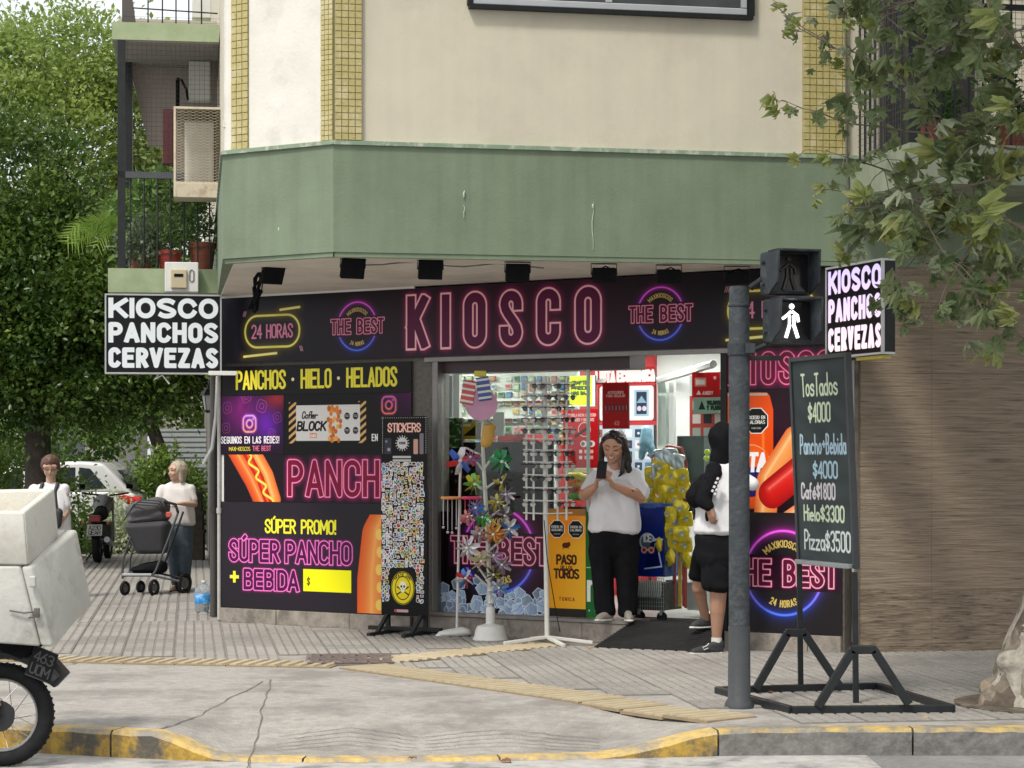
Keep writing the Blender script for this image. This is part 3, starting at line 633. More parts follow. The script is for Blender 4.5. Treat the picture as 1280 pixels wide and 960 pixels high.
# scratches and runs in the paint of the fascia
for k, (M_, pxa, pya, pyb, w_) in enumerate(((M2, 580, 238, 247, .008), (M2, 580, 256, 272, .003), (M2, 741, 252, 312, .003), (M2, 741, 255, 260, .008), (ML, 349, 232, 262, .003), (ML, 348, 284, 289, .008))):
    xa_, za_ = PX(M_, pxa, pya, -.032); _, zb_ = PX(M_, pxa, pyb, -.032); b = MB(); rr = random.Random(k); P = [(xa_ + rr.uniform(-.006, .006), -.030, za_ + (zb_ - za_) * i / 5) for i in range(6)]; b.tube(P, [w_ * (.25 + .75 * math.sin(math.pi * (i + .5) / 6)) for i in range(6)], 5); part(b, 'paint_scratch', mat('bare_plaster', (.5, .52, .44), .8), M_)
# white plaster between the pilasters of the oblique face
b = MB(); b.bb(xb + .004, xc - .004, -.012, .02, ZF + .035, 5.6); b.bb(.0, xa - .004, -.012, .02, ZF + .035, 5.6); part(b, 'plaster_panel', m_white, ML)
# first floor window over the shop
wx0, wx1 = PX(M2, 587)[0], PX(M2, 938)[0]; wz = 4.955
def winpart(b, n_, m_): return part(b, n_, m_, M2)
b = MB(); b.bb(wx0 - .01, wx1 + .01, -.05, .02, wz - .03, wz); b.bb(wx0 - .02, wx0 + .015, -.05, .02, wz, 6.3); b.bb(wx1 - .03, wx1 + .02, -.05, .02, wz, 6.3); wf = winpart(b, 'window', m_black)
b = MB(); b.bb(wx0 + .02, wx1 - .035, -.035, .01, wz + .003, wz + .055, bev=.006); b.bb(wx0 + 1.05, wx0 + 1.1, -.033, .0, wz + .06, 6.2); b.bb(wx1 - .085, wx1 - .04, -.035, .01, wz + .06, 6.2)
b.bb(wx0 + .02, wx0 + .06, -.035, .01, wz + .06, 6.2); o = winpart(b, 'frame', mat('window_aluminium', (.5, .52, .54), .4, metal=.4, var=.05)); o.parent = wf; o.matrix_local = Matrix.Identity(4)
b = MB(); b.bb(wx0 + .06, wx1 - .09, -.02, -.012, wz + .06, 6.2); o = winpart(b, 'pane', mat('dark_pane', (.07, .075, .08), .08, var=.2, scale=3)); o.parent = wf; o.matrix_local = Matrix.Identity(4)
# travertine slabs of the right hand wall
zrow = [0, .5, 1.08, 1.62, 2.2, 2.72, ZS - .025]; xs_ = [.13, .72, 1.62, 2.5, 3.4, 4.3, 5.2]
b = MB(); b.bb(.1, 13.9, .03, .25, 0, ZS - .02); part(b, 'masonry', m_plinth, M2)
for i in range(len(xs_) - 1):
    for j in range(len(zrow) - 1):
        b = MB(); rr = random.Random(i * 9 + j); b.bb(xs_[i] + .0006, xs_[i + 1] - .0006, -.005 - rr.uniform(0, .0012), .028, zrow[j] + .0008, zrow[j + 1] - .0008, bev=.0005); part(b, 'travertine_slab', m_trav if j else m_travlow, M2)
# steel edge and downpipe where shop front and travertine meet
b = MB(); b.tube([(.06, -.03, .1), (.06, -.03, 2.3)], .011); part(b, 'steel_edge', mat('pipe_grey', (.35, .34, .32), .6), M2, True); b = MB(); b.tube([(-.0, -.05, 3.1), (.02, -.05, 3.5), (.0, -.05, 3.9), (-.02, -.05, 6)], .009); part(b, 'wall_cable', mat('cable_dark', (.10, .10, .09), .7), M2, True)
# ---- shop front walls (frame MF: x along the front, y inward)
U = lambda px, v=0: F(px, HOR, v)[0]
uP0, uP1 = U(515), U(545); uD = U(733); uE = U(905)
z_sill = .19
b = MB(); b.bb(0, uP1 - .03, .0, .25, .0, ZS - .03); b.bb(uE, FL, 0, .25, 0, ZS - .03); b.bb(uP1 - .03, uE, .02, .25, 2.42, ZS - .03); part(b, 'shopfront_wall', mat('brown_granite', (.115, .1, .085), .5, var=.35, scale=30, bump=.15))
# plinth stones
u = 0.0; rr = random.Random(8); pedges = [0]
while u < uP1 - .3: u += rr.uniform(.65, .85); pedges.append(min(u, uP1))
for a, c in zip(pedges[:-1], pedges[1:]):
    b = MB(); b.bb(a + .003, c - .003, -.03 - rr.uniform(0, .006), -.002, .0, .135, bev=.004); part(b, 'plinth_stone', m_plinth)
for a, c in ((uE + .02, uE + .75), (uE + .755, FL - .02)):
    b = MB(); b.bb(a, c, -.035, -.002, .0, .14, bev=.004); part(b, 'plinth_stone', m_plinth)
edges_ = [uP1 + .0, uP1 + .62, uP1 + 1.22, uD + .02, uD + .45]
for i, (a, c) in enumerate(zip(edges_[:-1], edges_[1:])):
    b = MB(); b.bb(a + .003, c - .003, -.10 - .004 * i, .22, 0, z_sill - .03, bev=.006); part(b, 'sill_stone', m_plinth)
b = MB(); b.bb(uP1, uD + .47, -.12, .25, z_sill - .028, z_sill, bev=.004); part(b, 'sill', mat('sill_stone_grey', (.2, .19, .175), .6, var=.2, scale=12))
# metal frame of the window and door
b = MB(); b.bb(uP1 - .015, uP1 + .045, -.04, .06, z_sill, 2.44, bev=.006); part(b, 'door_post', m_alu)
b = MB(); b.bb(uE - .02, uE + .04, -.03, .06, .02, 2.44, bev=.006); part(b, 'door_post', m_black)
b = MB(); b.bb(uP1 - .03, uE + .06, -.05, .05, 2.40, 2.47, bev=.006); part(b, 'lintel_profile', m_alu)
sh1 = F(785)[0]
b = MB(); b.bb(uP1 + .05, sh1, .03, .3, 2.28, 2.4); part(b, 'shutter_box', mat('shutter_box', (.045, .025, .03), .5))
gl = MB(); gl.bb(uP1 + .045, uD, .02, .028, z_sill + .004, 2.28); part(gl, 'shop_window', m_glass)
b = MB(); b.bb(uD - .004, uD + .012, .01, .04, z_sill, 2.28); part(b, 'glass_edge', mat('glass_edge', (.35, .5, .45), .2))
b = MB(); b.prism([MFi @ p for p in (A0 + SD * .02, A0 + SD * .02 + E2 * .25 + N2 * .2, sd_b + E2 * .3, sd_b)], 0, ZS - .03); part(b, 'side_street_wall', mat('old_wall', (.2, .19, .17), .9, var=.2, dirt=(.3, .29, .26)))
# ---- room inside
VB = 3.3
m_in = mat('shop_wall_white', (.72, .76, .73), .6, var=.04); m_red = mat('shop_wall_red', (.52, .035, .04), .5, var=.1)
b = MB(); b.prism([(0.3, .1), (FL - .1, .1), (FL - .1, VB + .3), (-2.6, VB + .3)], .0, z_sill - .035); part(b, 'shop_floor', mat('shop_floor', (.42, .43, .41), .4, var=.12, scale=8))
b = MB(); b.prism([(0.3, .26), (FL - .1, .26), (FL - .1, VB + .3), (-2.6, VB + .3)], 2.62, 2.66); part(b, 'shop_ceiling', mat('ceiling_grey', (.4, .4, .4), .8))
b = MB(); b.bb(-2.7, FL - .0, VB, VB + .1, .1, 2.62); part(b, 'back_wall', m_in)
b = MB(); b.bb(FL - .12, FL - .05, .26, VB, .1, 2.62); part(b, 'side_wall', m_in)
r0, r1 = F(700, v=VB - .02)[0], F(820, v=VB - .02)[0]
b = MB(); b.bb(r0, r1, VB - .05, VB - .002, .15, 2.6); part(b, 'red_wall', m_red)
# ceiling lamps of the shop (lit in the photograph)
m_lamp = mat('lamp_tube', (1, .98, .94), .5, var=0, emis=34)
for k, (uu, vv) in enumerate(((.9, 1.7), (2.4, 1.3), (3.9, 1.3), (5.2, 1.6), (1.2, 2.6), (3.3, 2.5))):
    t = thing('ceiling_light', 'lit white ceiling light inside the shop, ' + ('front left', 'front, second from left', 'front, third from left', 'front right', 'back left', 'back right')[k], 'ceiling light', tuple(FP(uu, vv, 2.60)), FROT, 'ceiling lights inside the shop')
    b = MB(); b.bb(-.6, .6, -.09, .09, -.02, .015); b.make('housing', m_wht, t); b = MB(); b.bb(-.57, .57, -.07, .07, -.03, -.021); b.make('diffuser', m_lamp, t)
# ================================================================ printed signs of the shop front
PINK = (.97, .70, .76); MAG = (.42, .06, .22); GLO = (.74, .12, .46); NAVY = (.085, .08, .115); YEL = (.93, .88, .32)
def LET(cv, txt, x, y, h, w, gap, sw_, tube=PINK, t=.007, fill=(.36, .05, .2), rad=.02, amt=.55, glow=GLO, **k):
    cv.neon(cv.letters(txt, x, y, h, w, gap, **k), sw_, t, tube, fill, glow, rad, amt)
def vign(cv, col, cx, cy, rx, ry, amt):
    X, Y = np.meshgrid((np.arange(cv.W) + .5) / cv.ppm, (np.arange(cv.H) + .5) / cv.ppm)
    a = amt * np.exp(-(((X - cx) / rx) ** 2 + ((Y - cy) / ry) ** 2)); a = a[..., None].astype(np.float32); cv.a[:] = cv.a * (1 - a) + np.array(col, np.float32) * a
def logo(cv, cx, cy, r, sx=1.0, hide=True, word=True):
    """ring in magenta to blue with words across"""
    w = cv.win(cx - r * 1.6, cy - r * 1.6, cx + r * 1.6, cy + r * 1.6); sl, X, Y = w
    d = np.abs(np.hypot((X - cx) / sx, Y - cy) - r); t = np.clip((Y - cy) / r * .5 + .5, 0, 1)[..., None]
    c = np.array((.16, .3, .95), np.float32) * (1 - t) + np.array((.85, .2, .75), np.float32) * t; c2 = np.clip(c * 1.15 + .15, 0, 1)
    a = (.85 * np.exp(-d / (r * .10)))[..., None] * np.clip((r * .6 - d) / (r * .3), 0, 1)[..., None]; cv.a[sl] = cv.a[sl] * (1 - a) + c * a
    a = np.clip((r * .028 - d) * cv.ppm + .5, 0, 1)[..., None]; cv.a[sl] = cv.a[sl] * (1 - a) + c2 * a
    base = cv.a[min(cv.H - 1, int(cy * cv.ppm)), min(cv.W - 1, int(cx * cv.ppm))] * 0 + np.array((.15, .05, .12))
    cv.rect(cx - r * 1.45 * sx, cy - r * .42, cx + r * 1.5 * sx, cy + r * .42, tuple(base))
    LET(cv, 'THE BEST', cx - r * 1.32 * sx, cy - r * .27, r * .54, 0, r * .13 * sx, r * .13, fit=r * 2.66 * sx, t=max(.004, r * .03), rad=r * .05)
    f = textlines('MAXIKIOSCOS', 0, 0, r * .15, 0, r * .035, fit=r * .98); cv.stroke(bend(f, cx, cy, r * .62, r * .49, 0), r * .032, (.85, .75, .4))
    f = textlines('24 HORAS', 0, -r * .15, r * .15, 0, r * .035, fit=r * .62); cv.stroke(bend(f, cx, cy, r * .66, r * .31, 0, False), r * .032, (.85, .75, .4))
def horas(cv, cx, cy, w, h):
    def rr(x0, y0, x1, y1, r): return [arc(x1 - r, y1 - r, r, r, 90, 0) + arc(x1 - r, y0 + r, r, r, 0, -90) + arc(x0 + r, y0 + r, r, r, -90, -180) + arc(x0 + r, y1 - r, r, r, 180, 90) + [(x1 - r, y1)]]
    P = rr(cx - w / 2, cy - h / 2, cx + w / 2, cy + h / 2, h * .49); cv.glow(P, .02, (.5, .42, .1), .03, .7); cv.stroke(P, .02, (.93, .9, .45))
    for a, c in (((cx + w * .15, cy + h * .66), (cx + w * .5, cy + h * .72)), ((cx - w * .52, cy - h * .78), (cx + w * .08, cy - h * .70))): cv.glow([[a, c]], .02, (.5, .42, .1), .03, .6); cv.stroke([[a, c]], .022, (.95, .92, .55))
    cv.text('24 HORAS', cx - w * .37, cy - h * .2, h * .4, 0, w * .028, .018, (.85, .5, .62), fit=w * .74)
    for sx_ in (-1, 1):
        for k in range(3): x = cx + sx_ * w * (.5 + .02 * k); y = cy + sx_ * -h * .5; cv.stroke([[(x, y), (x + .015, y - sx_ * -.0 - sx_ * .045)]], .007, (.8, .6, .65))
def hotdog(cv, pts_bun, pts_in, saus, must=True): pass
def insta(cv, cx, cy, s, rot=0, c1=(.95, .55, .3), c2=(.8, .4, .95), al=1, w=.07):
    ca, sa = math.cos(R(rot)), math.sin(R(rot)); r = s * .3
    q = arc(s / 2 - r, s / 2 - r, r, r, 90, 0) + arc(s / 2 - r, -s / 2 + r, r, r, 0, -90) + arc(-s / 2 + r, -s / 2 + r, r, r, -90, -180) + arc(-s / 2 + r, s / 2 - r, r, r, 180, 90); q.append(q[0])
    for k, pl in enumerate((q, arc(0, 0, s * .24, s * .24, 0, 360, 16), [(s * .3, s * .3), (s * .31, s * .3)])):
        P = [[(cx + a * ca - b_ * sa, cy + a * sa + b_ * ca) for a, b_ in pl]]
        if al > .6: cv.glow(P, s * w, c2, s * .07, .6)
        rr_ = cv.dist(P, s * w)
        if rr_ is None: continue
        sl, X, Y, d = rr_; t = np.clip((Y - cy) / s + .5, 0, 1)[..., None]; col = np.array(c1, np.float32) * (1 - t) + np.array(c2, np.float32) * t
        a = (np.clip((s * w / 2 - d) * cv.ppm + .5, 0, 1) * al)[..., None]; cv.a[sl] = cv.a[sl] * (1 - a) + col * a
def sausage(cv, pts, w, col, hi, lo):
    r = cv.dist([pts], w)
    if r is None: return
    sl, X, Y, d = r; t = np.clip(1 - d / (w / 2), 0, 1) ** .5; c = np.array(lo, np.float32) * (1 - t[..., None]) + np.array(col, np.float32) * t[..., None]
    a = np.clip((w / 2 - d) * cv.ppm + .5, 0, 1)[..., None]; cv.a[sl] = cv.a[sl] * (1 - a) + c * a
    off = [(x - w * .12, y + w * .16) for x, y in pts]; cv.glow([off], w * .03, hi, w * .07, .75)
def octagon(cv, cx, cy, r, l1, l2, k=1):
    o = [(cx + r * math.cos(R(22.5 + 45 * i)), cy + r * math.sin(R(22.5 + 45 * i))) for i in range(8)]; cv.poly([(cx + (a - cx) * 1.08, cy + (b_ - cy) * 1.08) for a, b_ in o], (.9, .9, .88)); cv.poly(o, (.06, .06, .06))
    for j, l in enumerate((l1, l2)): cv.text(l, cx - r * .72, cy + r * (.14 - .36 * j), r * .24, 0, r * .05, r * .055, (.92, .92, .9), fit=r * 1.44)
    cv.text('MINISTERIO', cx - r * .4, cy - r * .62, r * .11, 0, r * .02, r * .03, (.7, .7, .7), fit=r * .8)
def fpanel(name, label, cat, cv, u0, u1, z0, z1, y, rough=.35, emis=0, thick=.012, group=None, parts=None):
    t = thing(name, label, cat, tuple(FP(u0, y, z0)), FROT, group)
    o = sheet('printed_panel', 0, u1 - u0, 0, z1 - z0, -thick, printmat(name + '_print', cv, rough, emis), t, thick); return t
# --- long fascia sign
zS0, zS1 = 2.425, ZS - .035
x_of = lambda px: F(px)[0]; z_at = lambda px, py, v=0: F(px, py, v)[1]
W_, H_ = FL - .02, zS1 - zS0
cv = Cv(W_, H_, 300, (.075, .072, .1)); vign(cv, (.26, .06, .17), x_of(640), H_ / 2, 1.5, .6, .75); vign(cv, (.10, .09, .14), .3, H_ / 2, .8, .6, .8)
kx = [(512, 541), (556, 567), (583, 613), (628, 658), (674, 705), (722, 756)]
for c, (a, b_) in zip('KIOSCO', kx):
    ua, ub = x_of(a) + .055, x_of(b_) - .055
    if c == 'I': ua = ub = (ua + ub) / 2
    LET(cv, c, ua, .115, H_ - .225, max(.0001, ub - ua), 0, .098, tube=(1, .80, .80), t=.017, fill=(.36, .05, .25), rad=.04, amt=.7)
def logo_at(px, r): logo(cv, x_of(px), H_ * .48, r)
logo_at(451, .215); logo_at(829, .215)
horas(cv, x_of(345), H_ * .46, .64, .29); horas(cv, x_of(967), H_ * .48, .76, .30); cv.grain(.012)
t = fpanel('shop_sign', 'long dark fascia sign with large pink KIOSCO letters and two THE BEST rings', 'sign', cv, .01, .01 + W_, zS0, zS1, -.02, thick=.05)
b = MB(); b.bb(-.01, W_ * .36, -.06, -.04, H_ - .004, H_ + .02); b.make('trim_strip', m_wht, t)
b = MB(); b.bb(uP1 - .1, uE + .1, -.035, .0, -.045, -.003, bev=.004); b.make('trim_rail', m_alu, t)
# --- panel with products sold
def zz(px, py): return z_at(px, py)
uA = .015; uB = U(516)
z1_ = zz(300, 458) ; z2_ = zz(300, 495); 
cv = Cv(uB - uA, z1_ - z2_ - .004, 400, (.07, .055, .07))
for c, a, b_ in (('PANCHOS', 297, 358), ('HIELO', 378, 415), ('HELADOS', 435, 497)):
    u0 = x_of(a) - uA + .01; u1 = x_of(b_) - uA; cv.text(c, u0, .065, .155, 0, .028, .027, (.95, .90, .25), fit=u1 - u0)
for a in (368, 425): cv.ell(x_of(a) - uA, .14, .017, .017, (.93, .9, .7))
fpanel('product_sign', 'dark board with yellow PANCHOS HIELO HELADOS lettering under the fascia sign', 'sign', cv, uA, uB, z2_ + .002, z1_ - .002, -.012)
z3_ = zz(300, 568); z4_ = zz(300, 627); z5_ = .145
# --- purple social media panel
uI = U(357); w_, h_ = uI - uA - .004, z2_ - z3_ - .004
cv = Cv(w_, h_, 500, (.16, .04, .2)); vign(cv, (.55, .1, .5), w_ * .3, h_ * .75, .2, .2, .9); vign(cv, (.45, .12, .75), w_ * .75, h_ * .5, .15, .2, .8); vign(cv, (.75, .2, .2), w_ * .9, h_ * .95, .15, .1, .8); vign(cv, (.08, .02, .08), w_ * .5, 0, .6, .14, .9)
for (a, c, r_, s_) in ((.12, .8, 15, .1), (.66, .82, -20, .11), (.42, .98, 30, .1), (.9, .62, 20, .09), (.1, .45, 10, .09), (.82, .35, -15, .08)): insta(cv, w_ * a, h_ * c, s_, r_, (.85, .35, .55), (.7, .4, .8), .55)
insta(cv, w_ * .47, h_ * .52, .15, 0, (1, .6, .35), (.85, .6, 1), 1, .09)
cv.text('SEGUINOS EN LAS REDES!', .02, h_ * .19, .058, 0, .013, .0095, (.97, .97, .97), fit=w_ * .9)
cv.text('MAXI-KIOSCOS', w_ * .15, h_ * .06, .034, 0, .006, .0055, (.9, .85, .25), fit=w_ * .33); cv.text('THE BEST', w_ * .52, h_ * .06, .042, 0, .009, .007, (.9, .45, .6), fit=w_ * .28)
fpanel('social_media_panel', 'purple panel with glowing camera icons reading SEGUINOS EN LAS REDES', 'sign', cv, uA, uI - .004, z3_ + .002, z2_ - .002, -.012)
# --- snack bar panel
w_ = uB - uI; cv = Cv(w_, h_, 500, (.05, .035, .045)); q = lambda px: x_of(px) - uI; hy = lambda t: h_ * t
x0, x1, y0, y1 = q(372), q(452), hy(.22), hy(.82)
for xx in (q(363), q(450)):
    cv.rect(xx, y0 - .01, xx + .085, y1 + .02, (.1, .06, .04))
    for k in range(7): yy = y0 - .05 + k * .065; cv.poly([(xx, yy), (xx + .085, yy + .06), (xx + .085, yy + .09), (xx, yy + .03)], (.85, .68, .42))
cv.a[:int(max(0, y0 - .02) * cv.ppm)] = (.05, .035, .045); cv.a[int((y1 + .03) * cv.ppm):] = (.05, .035, .045)
cv.rect(x0, y0, x1, y1, (.86, .85, .84), rad=.01); rr = random.Random(4)
for k in range(40): a = x0 + (x1 - x0) * rr.uniform(.5, .70); c = y0 + (y1 - y0) * rr.uniform(.0, .95); cv.ell(a, c, .018, .022, rr.choice([(.85, .5, .2), (.75, .4, .15), (.93, .66, .36)]), soft=.006)
cv.text('Cofler', x0 + .07, hy(.60), .06, .028, .009, .012, (.15, .12, .12), slant=.2) 
cv.text('BLOCK', x0 + .015, hy(.40), .075, 0, .018, .019, (.07, .06, .07), fit=(x1 - x0) * .44, slant=.15)
cv.rect(x0 + .16, hy(.27), x0 + .24, hy(.35), (.8, .45, .35)); cv.text('BLANCO', x0 + .168, hy(.285), .025, 0, .003, .005, (.95, .9, .85), fit=.062)
for k in range(4): octagon(cv, x0 + (x1 - x0) * (.80 + .13 * (k % 2)), hy(.63 - .24 * (k // 2)), .033, 'EXCESO EN', 'AZUCARES')
vign(cv, (.3, .06, .3), w_, h_, .25, .25, .9); insta(cv, q(488), hy(.8), .15, 0, (1, .5, .3), (.85, .4, .7), 1, .09); cv.text('EN', q(467), hy(.22), .055, .022, .014, .011, (.95, .95, .93))
fpanel('snack_bar_sign', 'black panel picturing a striped nut snack bar above the PANCHO board', 'sign', cv, uI + .001, uB, z3_ + .002, z2_ - .002, -.012)
# --- PANCHO panel with hot dog
w_, h_ = uB - uA - .05, z3_ - z4_ - .004; cv = Cv(w_, h_, 400, (.07, .045, .07)); q = lambda px: x_of(px) - uA - .05; vign(cv, (.22, .04, .14), w_ * .7, h_ * .5, .6, .4, .8)
sausage(cv, [(q(296), h_ * 1.1), (q(318), h_ * .45), (q(336), -.1)], .19, (.93, .42, .18), (1, .7, .4), (.72, .22, .1)); sausage(cv, [(q(318), h_ * 1.1), (q(336), h_ * .55), (q(345), h_ * .05)], .15, (.95, .62, .3), (1, .8, .5), (.8, .3, .12))
sausage(cv, [(q(308), h_ * 1.1), (q(327), h_ * .5), (q(342), -.1)], .085, (.85, .2, .08), (1, .5, .3), (.6, .08, .04))
mus = [(q(310 + 32 * t) + .035 * math.sin(t * 22), h_ * (1.05 - 1.1 * t)) for t in [i / 40 for i in range(41)]]; cv.stroke([mus], .026, (.95, .75, .2)); cv.stroke([mus], .012, (1, .9, .45))
cv.poly([(-.01, h_ + .01), (q(293), h_ + .01), (q(322), -.01), (-.01, -.01)], (.07, .05, .07), al=.0)
u0 = q(361); LET(cv, 'PANCHOS', u0 + .03, .075, h_ - .15, 0, .075, .055, t=.011, fill=(.5, .03, .22), fit=q(516) - u0 + .02, rad=.03, tube=(1, .6, .72), amt=.8)
fpanel('hot_dog_sign', 'wide sign with a mustard striped hot dog and pink PANCHO lettering', 'sign', cv, uA + .05, uB, z4_ + .002, z3_ - .002, -.012)
b = MB(); b.bb(0, .045, -.01, 0, 0, h_); tag(b.make('white_edge_strip', m_wht, None, loc=tuple(FP(uA, -.001, z4_)), rot=(0, 0, FROT)), 'narrow white strip left of the hot dog sign', 'trim strip')
# --- promo panel
w_, h_ = uB - uA, z4_ - z5_; cv = Cv(w_, h_, 400, (.135, .125, .15)); q = lambda px: x_of(px) - uA; zy = lambda px, py: z_at(px, py) - z5_
vign(cv, (.2, .13, .2), w_ * .4, h_ * .5, .7, .4, .7)
y_ = zy(370, 666); cv.text('SÚPER PROMO!', q(334), y_ - .0, .115, 0, .02, .021, (.95, .93, .2), fit=q(421) - q(334))
y_ = zy(365, 702); LET(cv, 'SÚPER', q(290), y_, .18, 0, .035, .04, t=.010, fit=q(350) - q(290), tube=(.95, .5, .8), fill=(.3, .05, .25), glow=(.7, .1, .5), rad=.018); LET(cv, 'PANCHO', q(360), y_, .18, 0, .035, .04, t=.010, fit=q(440) - q(360), tube=(.95, .5, .8), fill=(.3, .05, .25), glow=(.7, .1, .5), rad=.018)
y_ = zy(340, 736); LET(cv, 'BEBIDA', q(308), y_, .165, 0, .032, .04, t=.010, fit=q(374) - q(308), tube=(.95, .5, .8), fill=(.3, .05, .25), glow=(.7, .1, .5), rad=.018)
cx, cy = q(295), y_ + .1; cv.rect(cx - .055, cy - .016, cx + .055, cy + .016, YEL); cv.rect(cx - .016, cy - .055, cx + .016, cy + .055, (.96, .95, .2))
cv.rect(q(381), zy(411, 740), q(441), zy(411, 712), (.97, .95, .08)); cv.text('$', q(386), zy(411, 733), .08, .03, 0, .009, (.25, .22, .1))
sausage(cv, [(q(500), h_ * 1.0), (q(478), h_ * .7), (q(472), h_ * .3), (q(472), -.1)], .42, (.94, .58, .28), (1, .72, .4), (.85, .3, .1)); cv.a[int(h_ * .9 * cv.ppm):, int(q(455) * cv.ppm):] = cv.a[int(h_ * .9 * cv.ppm):, int(q(455) * cv.ppm):] * .0 + np.array((.135, .125, .15))
for k in range(5): cv.ell(q(476) + .01 * (k % 2), h_ * (.72 - .16 * k), .04, .05, (.97, .82, .4), soft=.01)
fpanel('promo_sign', 'grey board reading SÚPER PROMO with pink lettering and a yellow price box', 'sign', cv, uA, uB, z5_ + .001, z4_ - .002, -.012)
# --- right of the door: KIOSCO strip, drink can, ring
uR0, uR1 = uE + .045, FL - .015; y1_ = zS0 - .01; y2_ = z_at(980, 486); y3_ = z_at(980, 641); y4_ = .15
w_, h_ = uR1 - uR0, y1_ - y2_; cv = Cv(w_, h_, 400, (.1, .05, .09)); q = lambda px: x_of(px) - uR0; vign(cv, (.3, .04, .17), w_ * .4, h_ / 2, .4, .3, .8)
for c, a, b_ in (('K', 912, 926), ('I', 943, 943), ('O', 956, 968), ('S', 978, 992), ('C', 1002, 1016), ('O', 1026, 1040)): LET(cv, c, q(a) , .055, h_ - .11, max(.001, q(b_) - q(a)), 0, .045, t=.010, fill=(.42, .03, .2), rad=.025, tube=(.95, .5, .62))
fpanel('side_kiosco_sign', 'dark magenta KIOSCO strip sign right of the doorway, behind the traffic light', 'sign', cv, uR0, uR1, y2_ + .002, y1_, -.012)
w_, h_ = uR1 - uR0, y2_ - y3_; cv = Cv(w_, h_, 400, (.05, .02, .045)); zy = lambda px, py: z_at(px, py) - y3_; vign(cv, (.2, .04, .14), w_ * .5, h_ * .6, .3, .5, .8)
xr = q(968); cv.poly([(-.1, -.01 + .03), (xr - .03, .03), (xr, .1), (xr, h_ - .16), (xr - .03, h_ - .05), (xr - .06, h_ - .025), (-.1, h_ - .02)], (.93, .36, .06), shade=(.9, .30, .03))
cv.rect(0, h_ - .05, xr - .05, h_ - .03, (.75, .7, .68)); cv.rect(xr - .10, .1, xr - .075, h_ - .2, (1, .55, .22), al=.6)
octagon(cv, q(947), zy(947, 526), .105, 'EXCESO EN', 'CALORIAS')
cv.ell(q(940), zy(940, 588), .19, .21, (.95, .6, .4)); cv.ell(q(940), zy(940, 588), .18, .2, (.93, .36, .06)); cv.ell(q(940), zy(940, 598), .15, .15, (.1, .08, .38)); cv.rect(q(915), zy(940, 584), q(962), zy(940, 565), (.93, .36, .06))
cv.text('FANTA', q(905), zy(940, 588), .13, 0, .022, .034, (.95, .95, .97), fit=q(958) - q(905), slant=.08)
sausage(cv, [(q(957), -.1), (q(962), zy(960, 600)), (q(995), zy(990, 548)), (w_ + .2, h_ * .8)], .2, (.95, .62, .33), (1, .85, .6), (.85, .4, .2)); sausage(cv, [(q(967), zy(967, 617)), (q(1000), zy(995, 590)), (w_ + .1, h_ * .5)], .24, (.86, .12, .1), (1, .5, .45), (.55, .02, .03)); sausage(cv, [(q(985), -.1), (w_, zy(1050, 610))], .2, (.97, .75, .55), (1, .9, .75), (.9, .5, .3))
fpanel('drink_can_panel', 'panel picturing an orange drink can and a red sausage in a bun', 'sign', cv, uR0, uR1, y3_ + .002, y2_ - .002, -.012)
w_, h_ = uR1 - uR0, y3_ - y4_; cv = Cv(w_, h_, 400, (.125, .11, .125)); zy = lambda px, py: z_at(px, py) - y4_; logo(cv, q(981), zy(981, 716), .335); cv.grain(.01)
fpanel('ring_logo_panel', 'dark panel with one large magenta and blue ring reading THE BEST', 'sign', cv, uR0, uR1, y4_, y3_ - .002, -.012)
# --- vinyl prints on the glass of the shop window
v0 = .008; q0 = U(549, v0); q1 = U(687, v0); zb = z_sill + .004; zt = F(600, 640, v0)[1]
w_, h_ = q1 - q0, zt - zb; cv = Cv(w_, h_, 400, (.04, .012, .03)); q = lambda px: x_of(px) - q0; vign(cv, (.22, .05, .13), w_ * .85, h_ * .6, .4, .6, .9)
cx = q(622); cy = h_ * .62; logo(cv, cx, cy, .36)
rr = random.Random(2)
for k in range(90):
    a = rr.uniform(-.05, w_ + .05); c = rr.uniform(-.05, h_ * (.27 + .05 * math.sin(a * 5))); r_ = rr.uniform(.04, .075); o = rr.uniform(0, 3.1)
    P = [(a + r_ * math.cos(o + 2 * math.pi * i / 5 + rr.uniform(-.2, .2)), c + r_ * .85 * math.sin(o + 2 * math.pi * i / 5)) for i in range(5)]
    g = rr.uniform(.55, .95); cv.poly(P, (g * .84, g * .92, g), shade=(g * .6, g * .72, g * .88)); cv.stroke([P + [P[0]]], .006, (.85, .9, .96)); cv.stroke([[P[0], (a, c)], [P[2], (a, c)]], .004, (.4, .5, .66))
fpanel('ice_window_print', 'dark window print with pink BEST lettering over heaped ice cubes, behind the pinwheels', 'window print', cv, q0, q1, zb, zt, v0 + .008, thick=.004)
def can(px0, px1, pyt, kind):
    a, c = U(px0, v0), U(px1, v0); zt = F((px0 + px1) / 2, pyt, v0)[1]; w_, h_ = c - a, zt - zb; cv = Cv(w_, h_, 450, (.1, .1, .1)); return a, c, zt, cv, w_, h_
a, c, zt, cv, w_, h_ = can(686, 733, 636, 0); cv.poly([(0, .05), (w_, .05), (w_, h_ - .05), (0, h_ - .05)], (.90, .60, .06), shade=(.96, .72, .16)); cv.rect(0, 0, w_, .07, (.14, .12, .1)); cv.rect(0, h_ - .06, w_, h_, (.6, .45, .25)); vign(cv, (.95, .45, .1), w_ * .5, h_ * .85, .2, .12, .6)
for k in (0, 1): octagon(cv, w_ * (.24 + .5 * k), h_ * .81, .075, 'EXCESO EN', ('AZUCARES', 'CALORIAS')[k])
